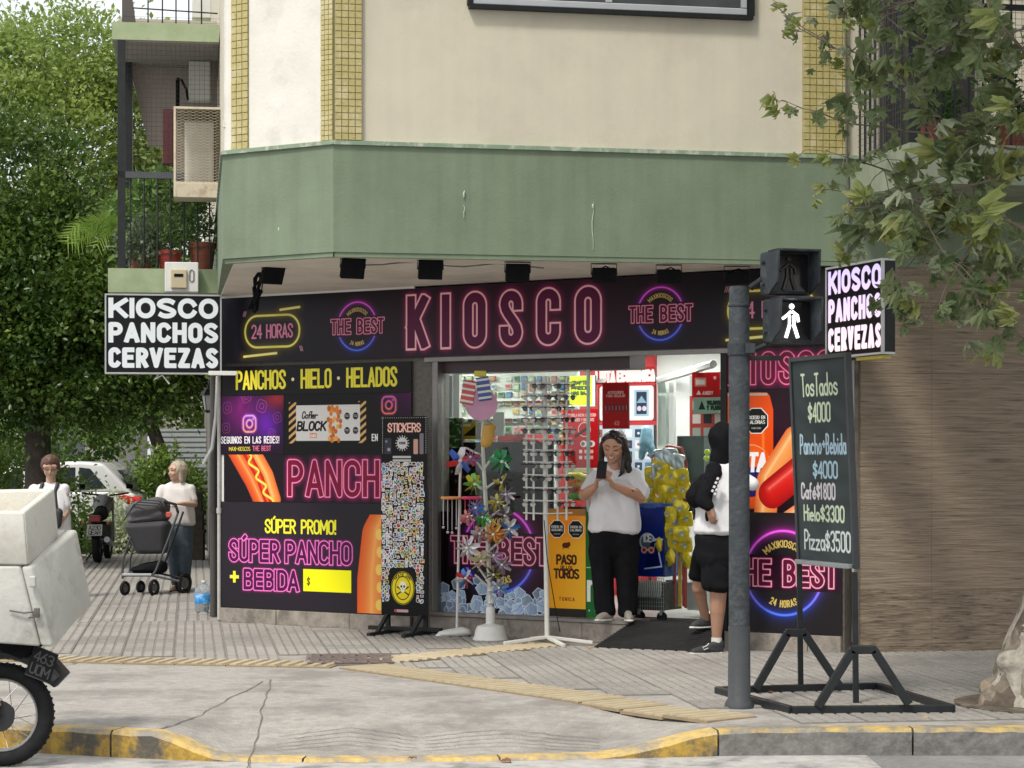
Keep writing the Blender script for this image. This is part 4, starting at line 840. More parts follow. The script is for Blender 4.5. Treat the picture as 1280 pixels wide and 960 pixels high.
cv.ell(w_ * .47, h_ * .66, .035, .024, (.3, .12, .05)); cv.ell(w_ * .55, h_ * .67, .018, .02, (.3, .12, .05)); cv.stroke([[(w_ * .42, h_ * .66), (w_ * .4, h_ * .625)], [(w_ * .53, h_ * .655), (w_ * .54, h_ * .63)]], .006, (.3, .12, .05))
cv.text('PASO', w_ * .24, h_ * .49, .07, 0, .012, .018, (.22, .1, .06), fit=w_ * .5); cv.text('DE LOS', w_ * .34, h_ * .445, .022, 0, .005, .006, (.25, .1, .05), fit=w_ * .3); cv.text('TOROS', w_ * .17, h_ * .36, .07, 0, .012, .018, (.22, .1, .06), fit=w_ * .64); cv.text('TONICA', w_ * .3, h_ * .15, .026, 0, .014, .006, (.4, .16, .06), fit=w_ * .4)
fpanel('tonic_can_print', 'yellow drink can print reading PASO DE LOS TOROS on the window', 'window print', cv, a, c, zb, zt, v0 + .008, thick=.02)
a, c, zt, cv, w_, h_ = can(733.5, 762, 640, 0); cv.a[:] = (.05, .32, .12); vign(cv, (.12, .5, .2), w_ * .3, h_ * .5, .1, 1, .7); cv.rect(0, h_ * .47, w_, h_ * .48, (.7, .85, .7)); cv.text('ne', .025, h_ * .17, .3, .085, .06, .035, (.93, .95, .93)); 
for k in range(4): cv.ell(.03 + .06 * k, h_ * .07, .008, .008, (.75, .85, .75))
fpanel('green_can_print', 'narrow green can print with white letters, next to the yellow one', 'window print', cv, a, c, zb + .0, zt, v0 + .008, thick=.02)
# ================================================================ projecting light boxes
def heavy(cv, words, w_, h_, col, sw_=.036, tops=(.70, .385, .06), hh=.25):
    globals()['HEAVY'] = True
    for t_, y in zip(words, tops): cv.text(t_, .02 + sw_ / 2, h_ * y + sw_ / 2, h_ * hh - sw_ * .75, 0, sw_ + .012, sw_, col, fit=w_ - .04 - sw_)
    globals()['HEAVY'] = False
x0, zt = PX(MO, 131, 367, -.35); x1, zb = PX(MO, 277, 468, -.35); w_, h_ = x1 - x0, zt - zb
cv = Cv(w_, h_, 420, (.07, .075, .09)); heavy(cv, ('KIOSCO', 'PANCHOS', 'CERVEZAS'), w_, h_, (.86, .89, .91), .047)
bx = thing('light_box_sign', 'projecting black box sign with white KIOSCO PANCHOS CERVEZAS letters under the left balcony', 'sign', tuple(MO @ Vector((x0, -.35, zb))), ROT2 - 0 if False else math.atan2(-SOUT.y, -SOUT.x))
sheet('sign_face', .012, w_ - .012, .012, h_ - .012, 0, printmat('left_box_print', cv, .4), bx, .1)
b = MB(); b.bb(0, w_, -.012, .12, 0, .014); b.bb(0, w_, -.012, .12, h_ - .014, h_); b.bb(0, .014, -.012, .12, .0145, h_ - .0145); b.bb(w_ - .014, w_, -.012, .12, .0145, h_ - .0145); b.make('sign_frame', mat('sign_frame', (.42, .43, .44), .5, metal=.3), bx)
b = MB(); b.bb(w_ - .12, w_ + .14, -.04, -.014, -.01, .03, bev=.004); b.make('bracket', m_wht, bx)
b = MB(); b.tube([(w_ * .46, .05, -.0), (w_ * .42, .03, -.05), (w_ * .49, .02, -.01), (w_ * .55, .03, -.09)], .006); b.make('loose_wire', m_wht, bx, True)
# right light box: seen obliquely, letters lit
xr0, zr0 = PX(M2, 1033, 328, -.12); Pn = M2 @ Vector((xr0, -.12, 0)); 
dv = (W(1104, 575, 15.9) - Pn); dv.z = 0; wr = dv.length; ang_r = math.atan2(dv.y, dv.x)
zt = z_at(1040, 331) ; Yn = Pn.y; zt = CAMZ + (HOR - 335) / FOC * Yn; zb = CAMZ + (HOR - 449) / FOC * Yn; h_ = zt - zb
cv = Cv(wr, h_, 420, (.035, .03, .035)); heavy(cv, ('KIOSCO', 'PANCHOS', 'CERVEZAS'), wr, h_, (.97, .95, .97), .046)
t_ = np.linspace(0, 1, cv.H, dtype=np.float32)[:, None, None]; lum = cv.a.mean(axis=2, keepdims=True); tint = np.array((1.0, .90, .90), np.float32) * (1 - t_) + np.array((.80, .76, 1.0), np.float32) * t_; cv.a = np.where(lum > .3, cv.a * tint, cv.a)
br = thing('lit_box_sign', 'projecting box sign with glowing KIOSCO PANCHOS CERVEZAS letters beside the plane tree branches', 'sign', (Pn.x, Pn.y, zb), ang_r)
sheet('sign_face', .01, wr - .01, .01, h_ - .01, 0, printmat('right_box_print', cv, .4, .42), br, .08)
b = MB(); b.bb(0, wr, -.01, .1, 0, .016); b.bb(0, wr, -.01, .1, h_ - .016, h_); b.bb(0, .012, -.01, .1, .0165, h_ - .0165); b.bb(wr - .014, wr, -.012, .012, .0165, h_ - .0165); b.bb(wr - .01, wr, .013, .1, .0165, h_ - .0165, 1); b.make('sign_frame', [mat('sign_frame', (.5, .5, .5), .5), m_black], br)
b = MB(); b.bb(wr * .5, wr * .95, .02, .09, -.03, -.006); b.make('yellow_bracket', mat('bracket_yellow', (.55, .45, .08), .5), br)
# ================================================================ figures grown as one surface from overlapping rounded volumes
_ico = None
def ico():
    global _ico
    if _ico is None:
        bm = bmesh.new(); bmesh.ops.create_icosphere(bm, subdivisions=2, radius=1); _ico = [v.co.copy() for v in bm.verts]; bm.free()
    return _ico
def blob(name, prims, m, parent=None, voxel=.008, smooth=3, folds=0, fz=14, loc=None, rough=0):
    bm = bmesh.new()
    for pr in prims:
        vs = []
        for c, r in pr:
            c = Vector(c); r3 = r if isinstance(r, (tuple, list)) else (r, r, r)
            vs += [bm.verts.new(c + Vector((v.x * r3[0], v.y * r3[1], v.z * r3[2]))) for v in ico()]
        res = bmesh.ops.convex_hull(bm, input=vs, use_existing_faces=False)
        dead = list({e for e in res['geom_interior'] + res['geom_unused'] if isinstance(e, bmesh.types.BMVert)})
        if dead: bmesh.ops.delete(bm, geom=dead, context='VERTS')
    me = bpy.data.meshes.new(name + '_src'); bm.to_mesh(me); bm.free()
    o = bpy.data.objects.new('tmp', me); COL.objects.link(o)
    md = o.modifiers.new('r', 'REMESH'); md.mode = 'VOXEL'; md.voxel_size = voxel; md.adaptivity = 0
    if smooth: sm = o.modifiers.new('s', 'SMOOTH'); sm.factor = .5; sm.iterations = smooth
    dg = bpy.context.evaluated_depsgraph_get(); out = bpy.data.meshes.new_from_object(o.evaluated_get(dg)); bpy.data.objects.remove(o); bpy.data.meshes.remove(me)
    n = len(out.vertices)
    if (folds or rough) and n:
        co = np.empty(n * 3, np.float32); out.vertices.foreach_get('co', co); co = co.reshape(-1, 3); no = np.empty(n * 3, np.float32); out.vertices.foreach_get('normal', no); no = no.reshape(-1, 3)
        x, y, z = co.T
        d = np.sin(x * fz * 2.1 + 2.5 * np.sin(z * fz * .55) + 1.1) * np.cos(z * fz * .8 + y * fz + np.sin(x * 13) * 1.5) + .6 * np.sin((x + z * .8) * fz * 2.7 + 4 * y) * np.sin((z - x * .5) * fz * 1.3 + 2)
        co += no * (d * folds)[:, None]
        if rough: co += no * ((np.sin(x * 160 + 5 * np.sin(z * 40)) * np.sin(z * 60 + y * 90)) * rough)[:, None]
        out.vertices.foreach_set('co', co.ravel())
    out.materials.clear(); out.materials.append(m); out.polygons.foreach_set('use_smooth', [True] * len(out.polygons)); out.update(); out.name = name
    return link(name, out, parent, loc)
SKIN = mat('skin', (.50, .27, .175), .5, var=.06, scale=9, spec=.4); SKIN2 = mat('skin_pale', (.50, .31, .22), .5, var=.06, scale=9); SKIN3 = mat('skin_tan', (.36, .2, .13), .5, var=.08, scale=9)
M_TEE = mat('white_cotton', (.70, .70, .72), .9, var=.03, scale=8, bump=.15, bscale=120); M_BLK = mat('black_cloth', (.011, .011, .013), .95, spec=.08, var=.25, scale=10, bump=.2, bscale=100)
M_HAIR = mat('dark_hair', (.017, .012, .011), .42, var=.5, scale=40, stretch=(1, 1, .15), bump=.7, bscale=60); M_GREYH = mat('grey_blond_hair', (.36, .30, .22), .5, var=.4, scale=40, stretch=(1, 1, .15), bump=.6, bscale=60); M_BRNH = mat('auburn_hair', (.10, .045, .03), .5, var=.4, scale=40, bump=.5, bscale=60)
M_JEAN = mat('denim', (.06, .085, .11), .9, var=.25, scale=14, bump=.2, bscale=150); M_SOLE = mat('shoe_sole', (.6, .59, .56), .7, var=.1); M_DARK = mat('feature_dark', (.02, .012, .01), .5, var=0); M_LIP = mat('lips', (.38, .12, .10), .4, var=.05); M_TOOTH = mat('teeth', (.75, .72, .68), .3, var=0)
def hframe(c, yaw, pitch, roll=0, sc=1): return Matrix.Translation(c) @ Euler((R(pitch), R(roll), R(yaw)), 'XYZ').to_matrix().to_4x4() @ Matrix.Scale(sc, 4)
def head_prims(M, neck_to, sc=1, nr=.05):
    T = lambda x, y, z: M @ Vector((x, y, z))
    P = [[(T(0, .012, .02), .096 * sc), (T(0, -.02, .035), .082 * sc)], [(T(0, -.03, -.01), .074 * sc), (T(0, -.058, -.082), .030 * sc), (T(-.042, -.01, -.055), .03 * sc), (T(.042, -.01, -.055), .03 * sc), (T(0, .03, -.02), .07 * sc)],
         [(T(0, -.094, .012), .007 * sc), (T(0, -.110, -.022), .0105 * sc), (T(0, -.09, -.026), .015 * sc)],
         [(T(-.036, -.072, -.02), .026 * sc)], [(T(.036, -.072, -.02), .026 * sc)], [(T(0, -.084, -.05), .018 * sc)],
         [(T(-.05, -.06, .04), .03 * sc), (T(.05, -.06, .04), .03 * sc)],
         [(T(-.085, .012, -.005), (.010, .018, .026))], [(T(.085, .012, -.005), (.010, .018, .026))]]
    if neck_to is not None: P.append([(T(0, .02, -.06), nr), (Vector(neck_to), nr * 1.1)])
    return P
def face(M, par, sc=1, smile=False, down=True, glasses=False, brow=M_DARK):
    T = lambda x, y, z: M @ Vector((x, y, z))
    for sx_ in (-1, 1):
        b = MB(); b.tube([T(sx_ * (.018 + .032 * t), -.098 + .014 * t * t + .003, (.016 if not down else .012) - (.006 * math.sin(math.pi * t) if down else -.004 * math.sin(math.pi * t))) for t in (0, .25, .5, .75, 1)], .0035 * sc); b.make('eye', M_DARK, par, True)
        b = MB(); b.tube([T(sx_ * (.014 + .042 * t), -.100 + .018 * t * t, .038 + .008 * math.sin(math.pi * t)) for t in (0, .3, .6, 1)], .0026 * sc); b.make('eyebrow', brow, par, True)
    b = MB()
    if smile:
        b.tube([T(.03 * t, -.097 + .016 * t * t, -.056 + .014 * t * t) for t in (-1, -.6, -.2, .2, .6, 1)], [.003, .008, .0095, .0095, .008, .003]); b.make('lips', M_LIP, par, True)
        b = MB(); b.tube([T(.022 * t, -.1035 + .016 * t * t, -.053 + .012 * t * t) for t in (-1, -.5, 0, .5, 1)], [.001, .0045, .0052, .0045, .001]); b.make('teeth', M_TOOTH, par, True)
    else:
        b.tube([T(.022 * t, -.100 + .012 * t * t, -.052) for t in (-1, -.5, 0, .5, 1)], .0045 * sc); b.make('lips', M_LIP, par, True)
    if glasses:
        g = MB()
        for sx_ in (-1, 1): g.tube([T(sx_ * .034 + .024 * math.cos(a), -.112 + .01 * abs(math.cos(a)), .012 + .017 * math.sin(a)) for a in [i * math.pi / 6 for i in range(12)]], .0017, closed=True, n=5); g.tube([T(sx_ * .058, -.105, .015), T(sx_ * .088, .01, .012)], .0015, n=5)
        g.make('glasses', M_DARK, par, True)
def hand(wrist, dirn, palmn, sc=1, curl=.5, left=False):
    """palm and five separate, bent fingers; dirn = along the hand, palmn = where the palm faces"""
    d = Vector(dirn).normalized(); n = Vector(palmn); n = (n - d * n.dot(d)).normalized(); s = d.cross(n) * (1 if left else -1); w = Vector(wrist); P = []
    P.append([(w, .023 * sc), (w + d * .03 * sc + s * .018 * sc, .016 * sc), (w + d * .03 * sc - s * .018 * sc, .016 * sc), (w + d * .085 * sc + s * .028 * sc, .012 * sc), (w + d * .08 * sc - s * .03 * sc, .012 * sc)])
    for k, (o, l) in enumerate(((.03, .9), (.011, 1.0), (-.009, .94), (-.029, .74))):
        p0 = w + d * .083 * sc + s * o * sc; a = curl * (.8 + .12 * k); seg = .03 * l * sc; v = d.copy(); r = .0092
        for j in range(3):
            a_ = a * (.7 + .5 * j); v2 = (d * math.cos(a_ * (j + 1) * .75) + n * math.sin(a_ * (j + 1) * .75)).normalized(); p1 = p0 + v2 * seg * (1.15 - .15 * j); P.append([(p0, r * sc), (p1, (r - .0008) * sc)]); p0 = p1; r -= .0007
    t0 = w + d * .028 * sc + s * .024 * sc; t1 = t0 + (d * .5 + s * .75 + n * .35).normalized() * .036 * sc; t2 = t1 + (d * .85 + s * .1 + n * .5).normalized() * .03 * sc
    P += [[(t0, .014 * sc), (t1, .011 * sc)], [(t1, .0105 * sc), (t2, .0088 * sc)]]
    return P
def shoe(parent, heel, toe, m_up, m_sole, w=.042, h=.085):
    heel, toe = Vector(heel), Vector(toe); d = (toe - heel); L = d.length; d = d.normalized(); up = Vector((0, 0, 1))
    o = blob('shoe', [[(heel + up * .035, w * .75), (heel + d * L * .6 + up * .035, w * .9), (toe - d * .03 + up * .028, w * .62)], [(heel + up * .045, w * .7), (heel + up * h - Vector((0, 0, .0)), w * .78), (heel + d * L * .4 + up * .055, w * .75)]], m_up, parent, .008, 3)
    blob('sole', [[(heel + up * .012 - d * .005, (w * .85, w * .85, .012)), (heel + d * L * .65 + up * .012, (w, w, .012)), (toe - d * .02 + up * .014, (w * .75, w * .75, .012))]], m_sole, o, .007, 2)
    return o
# ---------------------------------------------------------------- woman in the doorway looking at her phone
def pmap(cx, Y, z0):
    s = FOC / Y; return lambda px, py, dy=0.0: Vector(((px - cx) / s, dy, CAMZ + (HOR - py) / s - z0))
wY = 17.93; z0 = z_sill; Q = pmap(768, wY, z0)
wm = thing('person', 'dark haired person in white t-shirt and wide black trousers smiling at a phone', 'person', ((768 - 640) / FOC * wY, wY, z0))
hc = Q(767, 560, -.03); HM = hframe(hc, -14, 17, 4, 1.04)
body = head_prims(HM, Q(768, 588, .02), 1.04, .055)
shL, shR = Q(746, 597, .0), Q(792, 596, .0); elL, elR = Q(730, 619, -.09), Q(800, 620, -.11); wrL, wrR = Q(743, 607, -.25), Q(764, 606, -.26)
body += [[(Q(757, 596, .01), .07), (Q(779, 596, .01), .07), (Q(756, 615, 0), .1), (Q(780, 615, 0), .1)], [(Q(756, 615, 0), .1), (Q(780, 615, 0), .1), (Q(755, 655, 0), .11), (Q(782, 655, 0), .11)],
         [(shL, .062), (elL, .05)], [(shR, .062), (elR, .05)], [(elL, .047), (elL.lerp(wrL, .4), .047), (wrL, .027)], [(elR, .047), (elR.lerp(wrR, .4), .047), (wrR, .027)],
         [(Q(755, 660, 0), .09), (Q(753, 700, 0), .07), (Q(753, 755, 0), .045)], [(Q(782, 660, 0), .09), (Q(783, 700, 0), .07), (Q(784, 755, 0), .045)]]
ph_c = Q(750, 588, -.345)
body += hand(wrL, (ph_c + Vector((-.02, .012, -.01))) - wrL, (.9, -.35, .1), .95, .8, True); body += hand(wrR, (ph_c + Vector((.035, .012, -.01))) - wrR, (-.9, -.35, .1), .95, .85, False)
blob('body', body, SKIN, wm, .0065, 2)
blob('t_shirt', [[(Q(760, 588, .02), .052), (Q(776, 588, .02), .052), (Q(747, 597, .0), .066), (Q(791, 597, .0), .066), (Q(757, 622, -.04), .115), (Q(779, 622, -.04), .115)],
                 [(Q(757, 616, -.045), .12), (Q(779, 616, -.045), .12), (Q(754, 640, -.03), .12), (Q(782, 640, -.03), .12)], [(Q(754, 636, -.03), .12), (Q(782, 636, -.03), .12), (Q(752, 662, -.01), (.125, .13, .045)), (Q(785, 663, -.01), (.12, .13, .045))],
                 [(shL, .07), (shL.lerp(elL, .75), .066)], [(shR, .07), (shR.lerp(elR, .45), .076), (shR.lerp(elR, .85) + Vector((.012, 0, .0)), .072)]], M_TEE, wm, .008, 1, .010, 12)
blob('trousers', [[(Q(752, 664, 0), .12), (Q(784, 664, 0), .12), (Q(752, 685, 0), .11), (Q(783, 685, 0), .11)], [(Q(752, 685, 0), .112), (Q(754, 735, 0), .088)], [(Q(754, 735, 0), .088), (Q(756, 764, .0), (.09, .09, .05))],
                  [(Q(783, 685, 0), .115), (Q(785, 735, 0), .092)], [(Q(785, 735, 0), .092), (Q(785, 765, 0), (.085, .09, .05))]], M_BLK, wm, .009, 2, .009, 9)
M_SHOEW = mat('grey_canvas', (.28, .25, .22), .8, var=.2, scale=20)
shoe(wm, Q(762, 776, -.02), Q(744, 776, -.14), M_SHOEW, M_SOLE); shoe(wm, Q(784, 776, -.02), Q(786, 776, -.20), M_SHOEW, M_SOLE)
T = lambda x, y, z: HM @ Vector((x, y, z))
blob('hair', [[(T(0, .04, .045), .106), (T(0, .012, .082), .073)], [(T(0, .05, -.03), .09)]] +
     [[(T(-.07, -.005, .06), .04), (T(-.088, .0, -.01), .032)], [(T(-.088, .0, -.01), .03), (T(-.10, -.005, -.09), .026)], [(T(-.10, -.005, -.09), .026), (T(-.085, -.03, -.16), .016)],
      [(T(.07, -.01, .06), .042), (T(.092, .0, -.01), .036)], [(T(.092, .0, -.01), .036), (T(.12, .0, -.10), .034)], [(T(.12, .0, -.10), .032), (T(.13, -.03, -.19), .026)], [(T(.13, -.03, -.19), .022), (T(.115, -.05, -.25), .012)], [(T(.09, -.02, -.07), .022), (T(.085, -.07, -.17), .017)], [(T(.085, -.07, -.17), .016), (T(.06, -.085, -.21), .009)],
      [(T(-.015, -.05, .105), .016), (T(-.075, -.045, .055), .018)], [(T(-.015, -.055, .105), .018), (T(.06, -.055, .07), .02)], [(T(.06, -.055, .07), .018), (T(.085, -.035, .0), .015)], [(T(.10, -.01, -.13), .03), (T(.15, -.02, -.2), .02)], [(T(.15, -.02, -.2), .02), (T(.14, -.03, -.27), .01)], [(T(-.1, -.005, -.1), .024), (T(-.115, -.02, -.17), .012)]], M_HAIR, wm, .006, 1, .004, 26, rough=.0018)
face(HM, wm, 1, True, True)
M_TAT = mat('tattoo', (.16, .1, .085), .6, var=.3, scale=60)
b = MB(); e1 = elR.lerp(wrR, .35); b.sph(e1 + Vector((0, -.044, .012)), .017, 8, sc=(1.3, .35, .8)); b.make('tattoo', M_TAT, wm, True)
ph = thing('mobile_phone', 'dark mobile phone held up in both hands by the person in the doorway', 'phone', tuple(wm.location + ph_c), 0, rot=(R(-22), 0, R(-18)))
b = MB(); b.bb(-.041, .041, -.006, .005, -.07, .08, bev=.004); b.make('case', mat('phone_case', (.012, .01, .012), .5, spec=.15), ph); b = MB(); b.bb(-.034, .034, .0042, .0052, -.066, .07); b.make('screen', mat('phone_screen', (.2, .25, .3), .1), ph)
# ---------------------------------------------------------------- customer behind the traffic light post
cY = 16.95; Q = pmap(890, cY, 0)
cu = thing('person', 'person in black cap hood, white top and black shorts standing half behind the post', 'person', ((890 - 640) / FOC * cY, cY, 0))
body = [[(Q(903, 546), .085), (Q(905, 560), .07)], [(Q(905, 560), .055), (Q(902, 590), .06)], [(Q(902, 592), .07), (Q(903, 610), .08), (Q(900, 660), .09)], [(Q(900, 660), .09), (Q(898, 690), .1)],
        [(Q(885, 596, -.08), .045), (Q(876, 624, -.16), .04)], [(Q(876, 624, -.16), .036), (Q(884, 633, -.2), .03)],
        [(Q(898, 690, 0), .1), (Q(898, 735, 0), .075)], [(Q(898, 735, 0), .07), (Q(897, 765, .01), .062)], [(Q(897, 765, .01), .06), (Q(896, 800, .02), .037)],
        [(Q(885, 700, .3), .09), (Q(878, 738, .32), .06)], [(Q(878, 738, .32), .055), (Q(888, 778, .42), .034)]] + hand(Q(884, 633, -.2), (.1, 0, -.5), (.5, .5, 0), .95, .4)
blob('body', body, SKIN3, cu, .008, 2)
blob('hood', [[(Q(903, 545), .115), (Q(905, 560), .10)], [(Q(905, 560), .10), (Q(900, 580, .02), .085)]], M_BLK, cu, .009, 3, .004, 12)
blob('top', [[(Q(897, 588), .09), (Q(912, 592), .1), (Q(893, 625), .15), (Q(910, 625), .15)], [(Q(893, 625), .15), (Q(912, 625), .14), (Q(890, 664), (.15, .16, .05)), (Q(912, 664), (.15, .16, .05))], [(Q(940, 605, -.05), .05), (Q(925, 600, 0), .08)]], M_TEE, cu, .008, 2, .008, 10)
sl_ = blob('sleeve', [[(Q(891, 592, -.08), .07), (Q(876, 622, -.17), .058)], [(Q(876, 624, -.17), .062), (Q(883, 632, -.2), .045)], [(Q(892, 588, -.05), .072), (Q(888, 600, -.09), .066)]], M_BLK, cu, .008, 2, .003, 14)
def chq(i, j): b = MB(); p = Q(888 - 2.6 * i + 1.6 * (j % 2), 598 + 4.2 * i + j * 1.2, -.15 - .018 * (i > 1)); b.box(p, (.022, .008, .022), Euler((0, .4, 0)).to_matrix()); return b
b = MB()
for i in range(4):
    for j in range(2): q_ = Q(894 - 2.2 * i + 3.0 * j, 598 + 5 * i + 3.6 * j, -.212); b.box(q_, (.017, .02, .02), Euler((0, .5, 0)).to_matrix())
stuff(b.make('checker_patches', M_TEE, cu))
blob('shorts', [[(Q(890, 672), .14), (Q(908, 672), .13), (Q(892, 695), .14), (Q(908, 695), .13)], [(Q(893, 695), .125), (Q(897, 733), (.125, .13, .06))], [(Q(884, 690, .15), .1), (Q(880, 722, .3), (.1, .12, .06))]], M_BLK, cu, .01, 3, .006, 11)
b = MB(); b.cyl(Q(896, 797, .02), Q(896, 808, .02), .042, .044); b.make('sock', M_SOLE, cu, True); 
M_SHB = mat('black_sneaker', (.03, .03, .033), .7, var=.3, scale=40, bump=.3)
so_ = shoe(cu, Q(900, 818, .02), Q(862, 818, -.10), M_SHB, M_SOLE, .046); b = MB(); b.tube([Q(884, 809, -.083), Q(879, 811, -.09), Q(877, 808, -.095), Q(882, 806, -.09), Q(885, 803, -.085)], .004); b.make('shoe_mark', M_SOLE, so_)
shoe(cu, Q(892, 791, .45), Q(868, 791, .35), M_SHB, M_SOLE, .046)
bp = thing('backpack', 'small black backpack on the back of the person behind the post', 'backpack', tuple(cu.location + Q(872, 612, -.05)))
blob('bag', [[(Vector((-.02, 0, -.06)), .085), (Vector((.06, 0, .05)), .08), (Vector((.02, -.02, -.02)), .1)]], M_BLK, bp, .009, 3, .006, 16)
b = MB(); b.tube([(.05, -.1, .1), (.1, -.14, .02), (.08, -.13, -.1), (.02, -.1, -.12)], .014); b.make('strap', M_BLK, bp, True); b = MB(); b.sph((.06, -.12, -.2), .03, 8, sc=(.6, .4, 1.6)); b.make('strap_end', M_BLK, bp, True)
# ---------------------------------------------------------------- woman with the pram
sY = 24.9; Q = pmap(222, sY, 0); sc_ = .98
sw_ = thing('person', 'grey haired woman in a white t-shirt and jeans pushing a grey pram', 'person', ((222 - 640) / FOC * sY, sY, 0))
HM = hframe(Q(221, 590, 0), -48, 0, 0, .93); TEEY = mat('worn_white_cotton', (.62, .60, .58), .9, var=.05)
body = head_prims(HM, Q(222, 606, .02), .93, .045)
shL, shR = Q(204, 612, 0), Q(238, 612, 0); elL, elR = Q(198, 630, -.08), Q(243, 630, -.02); wrL, wrR = Q(208, 634, -.3), Q(231, 629, -.25)
body += [[(Q(216, 615, .02), .06), (Q(227, 615, .02), .06), (Q(216, 650, .02), .08), (Q(228, 650, .02), .08)], [(shL, .055), (elL, .042)], [(shR, .055), (elR, .042)], [(elL, .04), (wrL, .024)], [(elR, .04), (wrR, .024)], [(Q(218, 660), .07), (Q(221, 700), .04), (Q(221, 736), .03)], [(Q(229, 660), .07), (Q(232, 735), .03)]]
body += hand(wrR, (-.6, -.4, 0), (0, 0, -1), .9, .9) + hand(wrL, (.6, -.5, 0), (0, 0, -1), .9, .9, True)
blob('body', body, SKIN2, sw_, .008, 2)
blob('t_shirt', [[(Q(216, 606, .01), .05), (Q(227, 606, .01), .05), (Q(206, 613, 0), .06), (Q(237, 613, 0), .06), (Q(214, 616, -.02), .08), (Q(229, 616, -.02), .08), (Q(212, 632, -.02), .115), (Q(230, 632, -.02), .115)], [(Q(212, 632, -.02), .115), (Q(230, 632, -.02), .115), (Q(212, 655, 0), (.12, .12, .04)), (Q(233, 654, 0), (.11, .12, .04))], [(shL, .062), (shL.lerp(elL, .65), .06)], [(shR, .062), (shR.lerp(elR, .65), .06)]], TEEY, sw_, .009, 2, .007, 11)
blob('jeans', [[(Q(215, 660), .11), (Q(230, 660), .11), (Q(216, 680), .1), (Q(230, 680), .1)], [(Q(217, 680), .1), (Q(220, 728), .055)], [(Q(231, 680), .1), (Q(232, 725), .06)]], M_JEAN, sw_, .01, 3, .004, 13)
blob('hair', [[(HM @ Vector((0, .03, .03)), .112), (HM @ Vector((0, .01, .055)), .088)], [(HM @ Vector((0, .04, .0)), .095), (HM @ Vector((0, .05, -.1)), .06)], [(HM @ Vector((.08, .0, .03)), .03), (HM @ Vector((.085, .01, -.1)), .026)], [(HM @ Vector((-.08, .0, .03)), .025), (HM @ Vector((-.08, .015, -.06)), .02)]], M_GREYH, sw_, .008, 1, .002, 25)
face(HM, sw_, 1, False, False)
shoe(sw_, Q(221, 739, .02), Q(215, 740, -.16), SKIN2, M_DARK, .035, .05); shoe(sw_, Q(233, 738, .05), Q(235, 738, -.12), SKIN2, M_DARK, .035, .05)
# ---------------------------------------------------------------- woman with glasses behind the delivery box
lY = 23.6; Q = pmap(62, lY, 0)
lw = thing('person', 'person with short auburn hair and glasses looking down, dark strap over a white shirt', 'person', ((62 - 640) / FOC * lY, lY, 0))
HM = hframe(Q(63, 585, 0), 8, 20, 0, .95); T = lambda x, y, z: HM @ Vector((x, y, z))
body = head_prims(HM, Q(63, 606, .03), .95, .05)
shL, shR = Q(43, 612, 0), Q(80, 612, 0); elL, elR = Q(38, 642, -.02), Q(84, 640, -.04); wrL, wrR = Q(52, 655, -.22), Q(78, 655, -.2)
body += [[(Q(57, 616, .02), .06), (Q(70, 616, .02), .06), (Q(57, 650, .02), .08), (Q(70, 650, .02), .08)], [(shL, .055), (elL, .042)], [(shR, .055), (elR, .042)], [(elL, .04), (wrL, .024)], [(elR, .04), (wrR, .024)], [(Q(55, 660), .09), (Q(55, 742), .045)], [(Q(71, 660), .09), (Q(72, 742), .045)]] + hand(wrR, (-.4, -.4, -.3), (-.5, 0, -.3), .9, .6) + hand(wrL, (.4, -.4, -.3), (.5, 0, -.3), .9, .6, True)
blob('body', body, SKIN2, lw, .008, 2)
blob('shirt', [[(Q(56, 608, .01), .05), (Q(69, 608, .01), .05), (Q(45, 614, 0), .06), (Q(79, 614, 0), .06), (Q(55, 618, -.02), .085), (Q(71, 618, -.02), .085), (Q(53, 635, -.02), .12), (Q(73, 635, -.02), .12)], [(Q(53, 635, -.02), .12), (Q(73, 635, -.02), .12), (Q(51, 668, 0), (.13, .13, .04)), (Q(76, 668, 0), (.13, .13, .04))], [(shL, .062), (shL.lerp(elL, .7), .06)], [(shR, .062), (shR.lerp(elR, .7), .06)]], M_TEE, lw, .009, 2, .008, 11)
blob('trousers', [[(Q(55, 668), .12), (Q(71, 668), .12), (Q(55, 690), .1), (Q(72, 690), .1)], [(Q(55, 690), .1), (Q(55, 738), .06)], [(Q(72, 690), .1), (Q(72, 738), .06)]], M_BLK, lw, .012, 2)
blob('hair', [[(T(0, .03, .04), .108), (T(0, .0, .07), .088)], [(T(-.08, .01, .03), .03), (T(-.082, .015, -.02), .02)], [(T(.08, .01, .03), .03), (T(.082, .015, -.02), .02)]], M_BRNH, lw, .008, 1, .002, 25)
face(HM, lw, 1, False, True, True)
M_STR = mat('dark_strap', (.03, .03, .035), .7)
for xs in (52, 71): b = MB(); b.tube([Q(xs + 2, 604, -.03), Q(xs, 615, -.105), Q(xs + 3, 640, -.16)], .022, n=6); b.make('bag_strap', M_STR, lw, True)
blob('shoulder_bag', [[(Q(78, 640, -.2), .05), (Q(76, 655, -.2), .05)]], M_STR, lw, .01, 2)
for xs in (55, 72): shoe(lw, Q(xs, 745, .04), Q(xs, 745, -.18), M_BLK, M_SOLE)
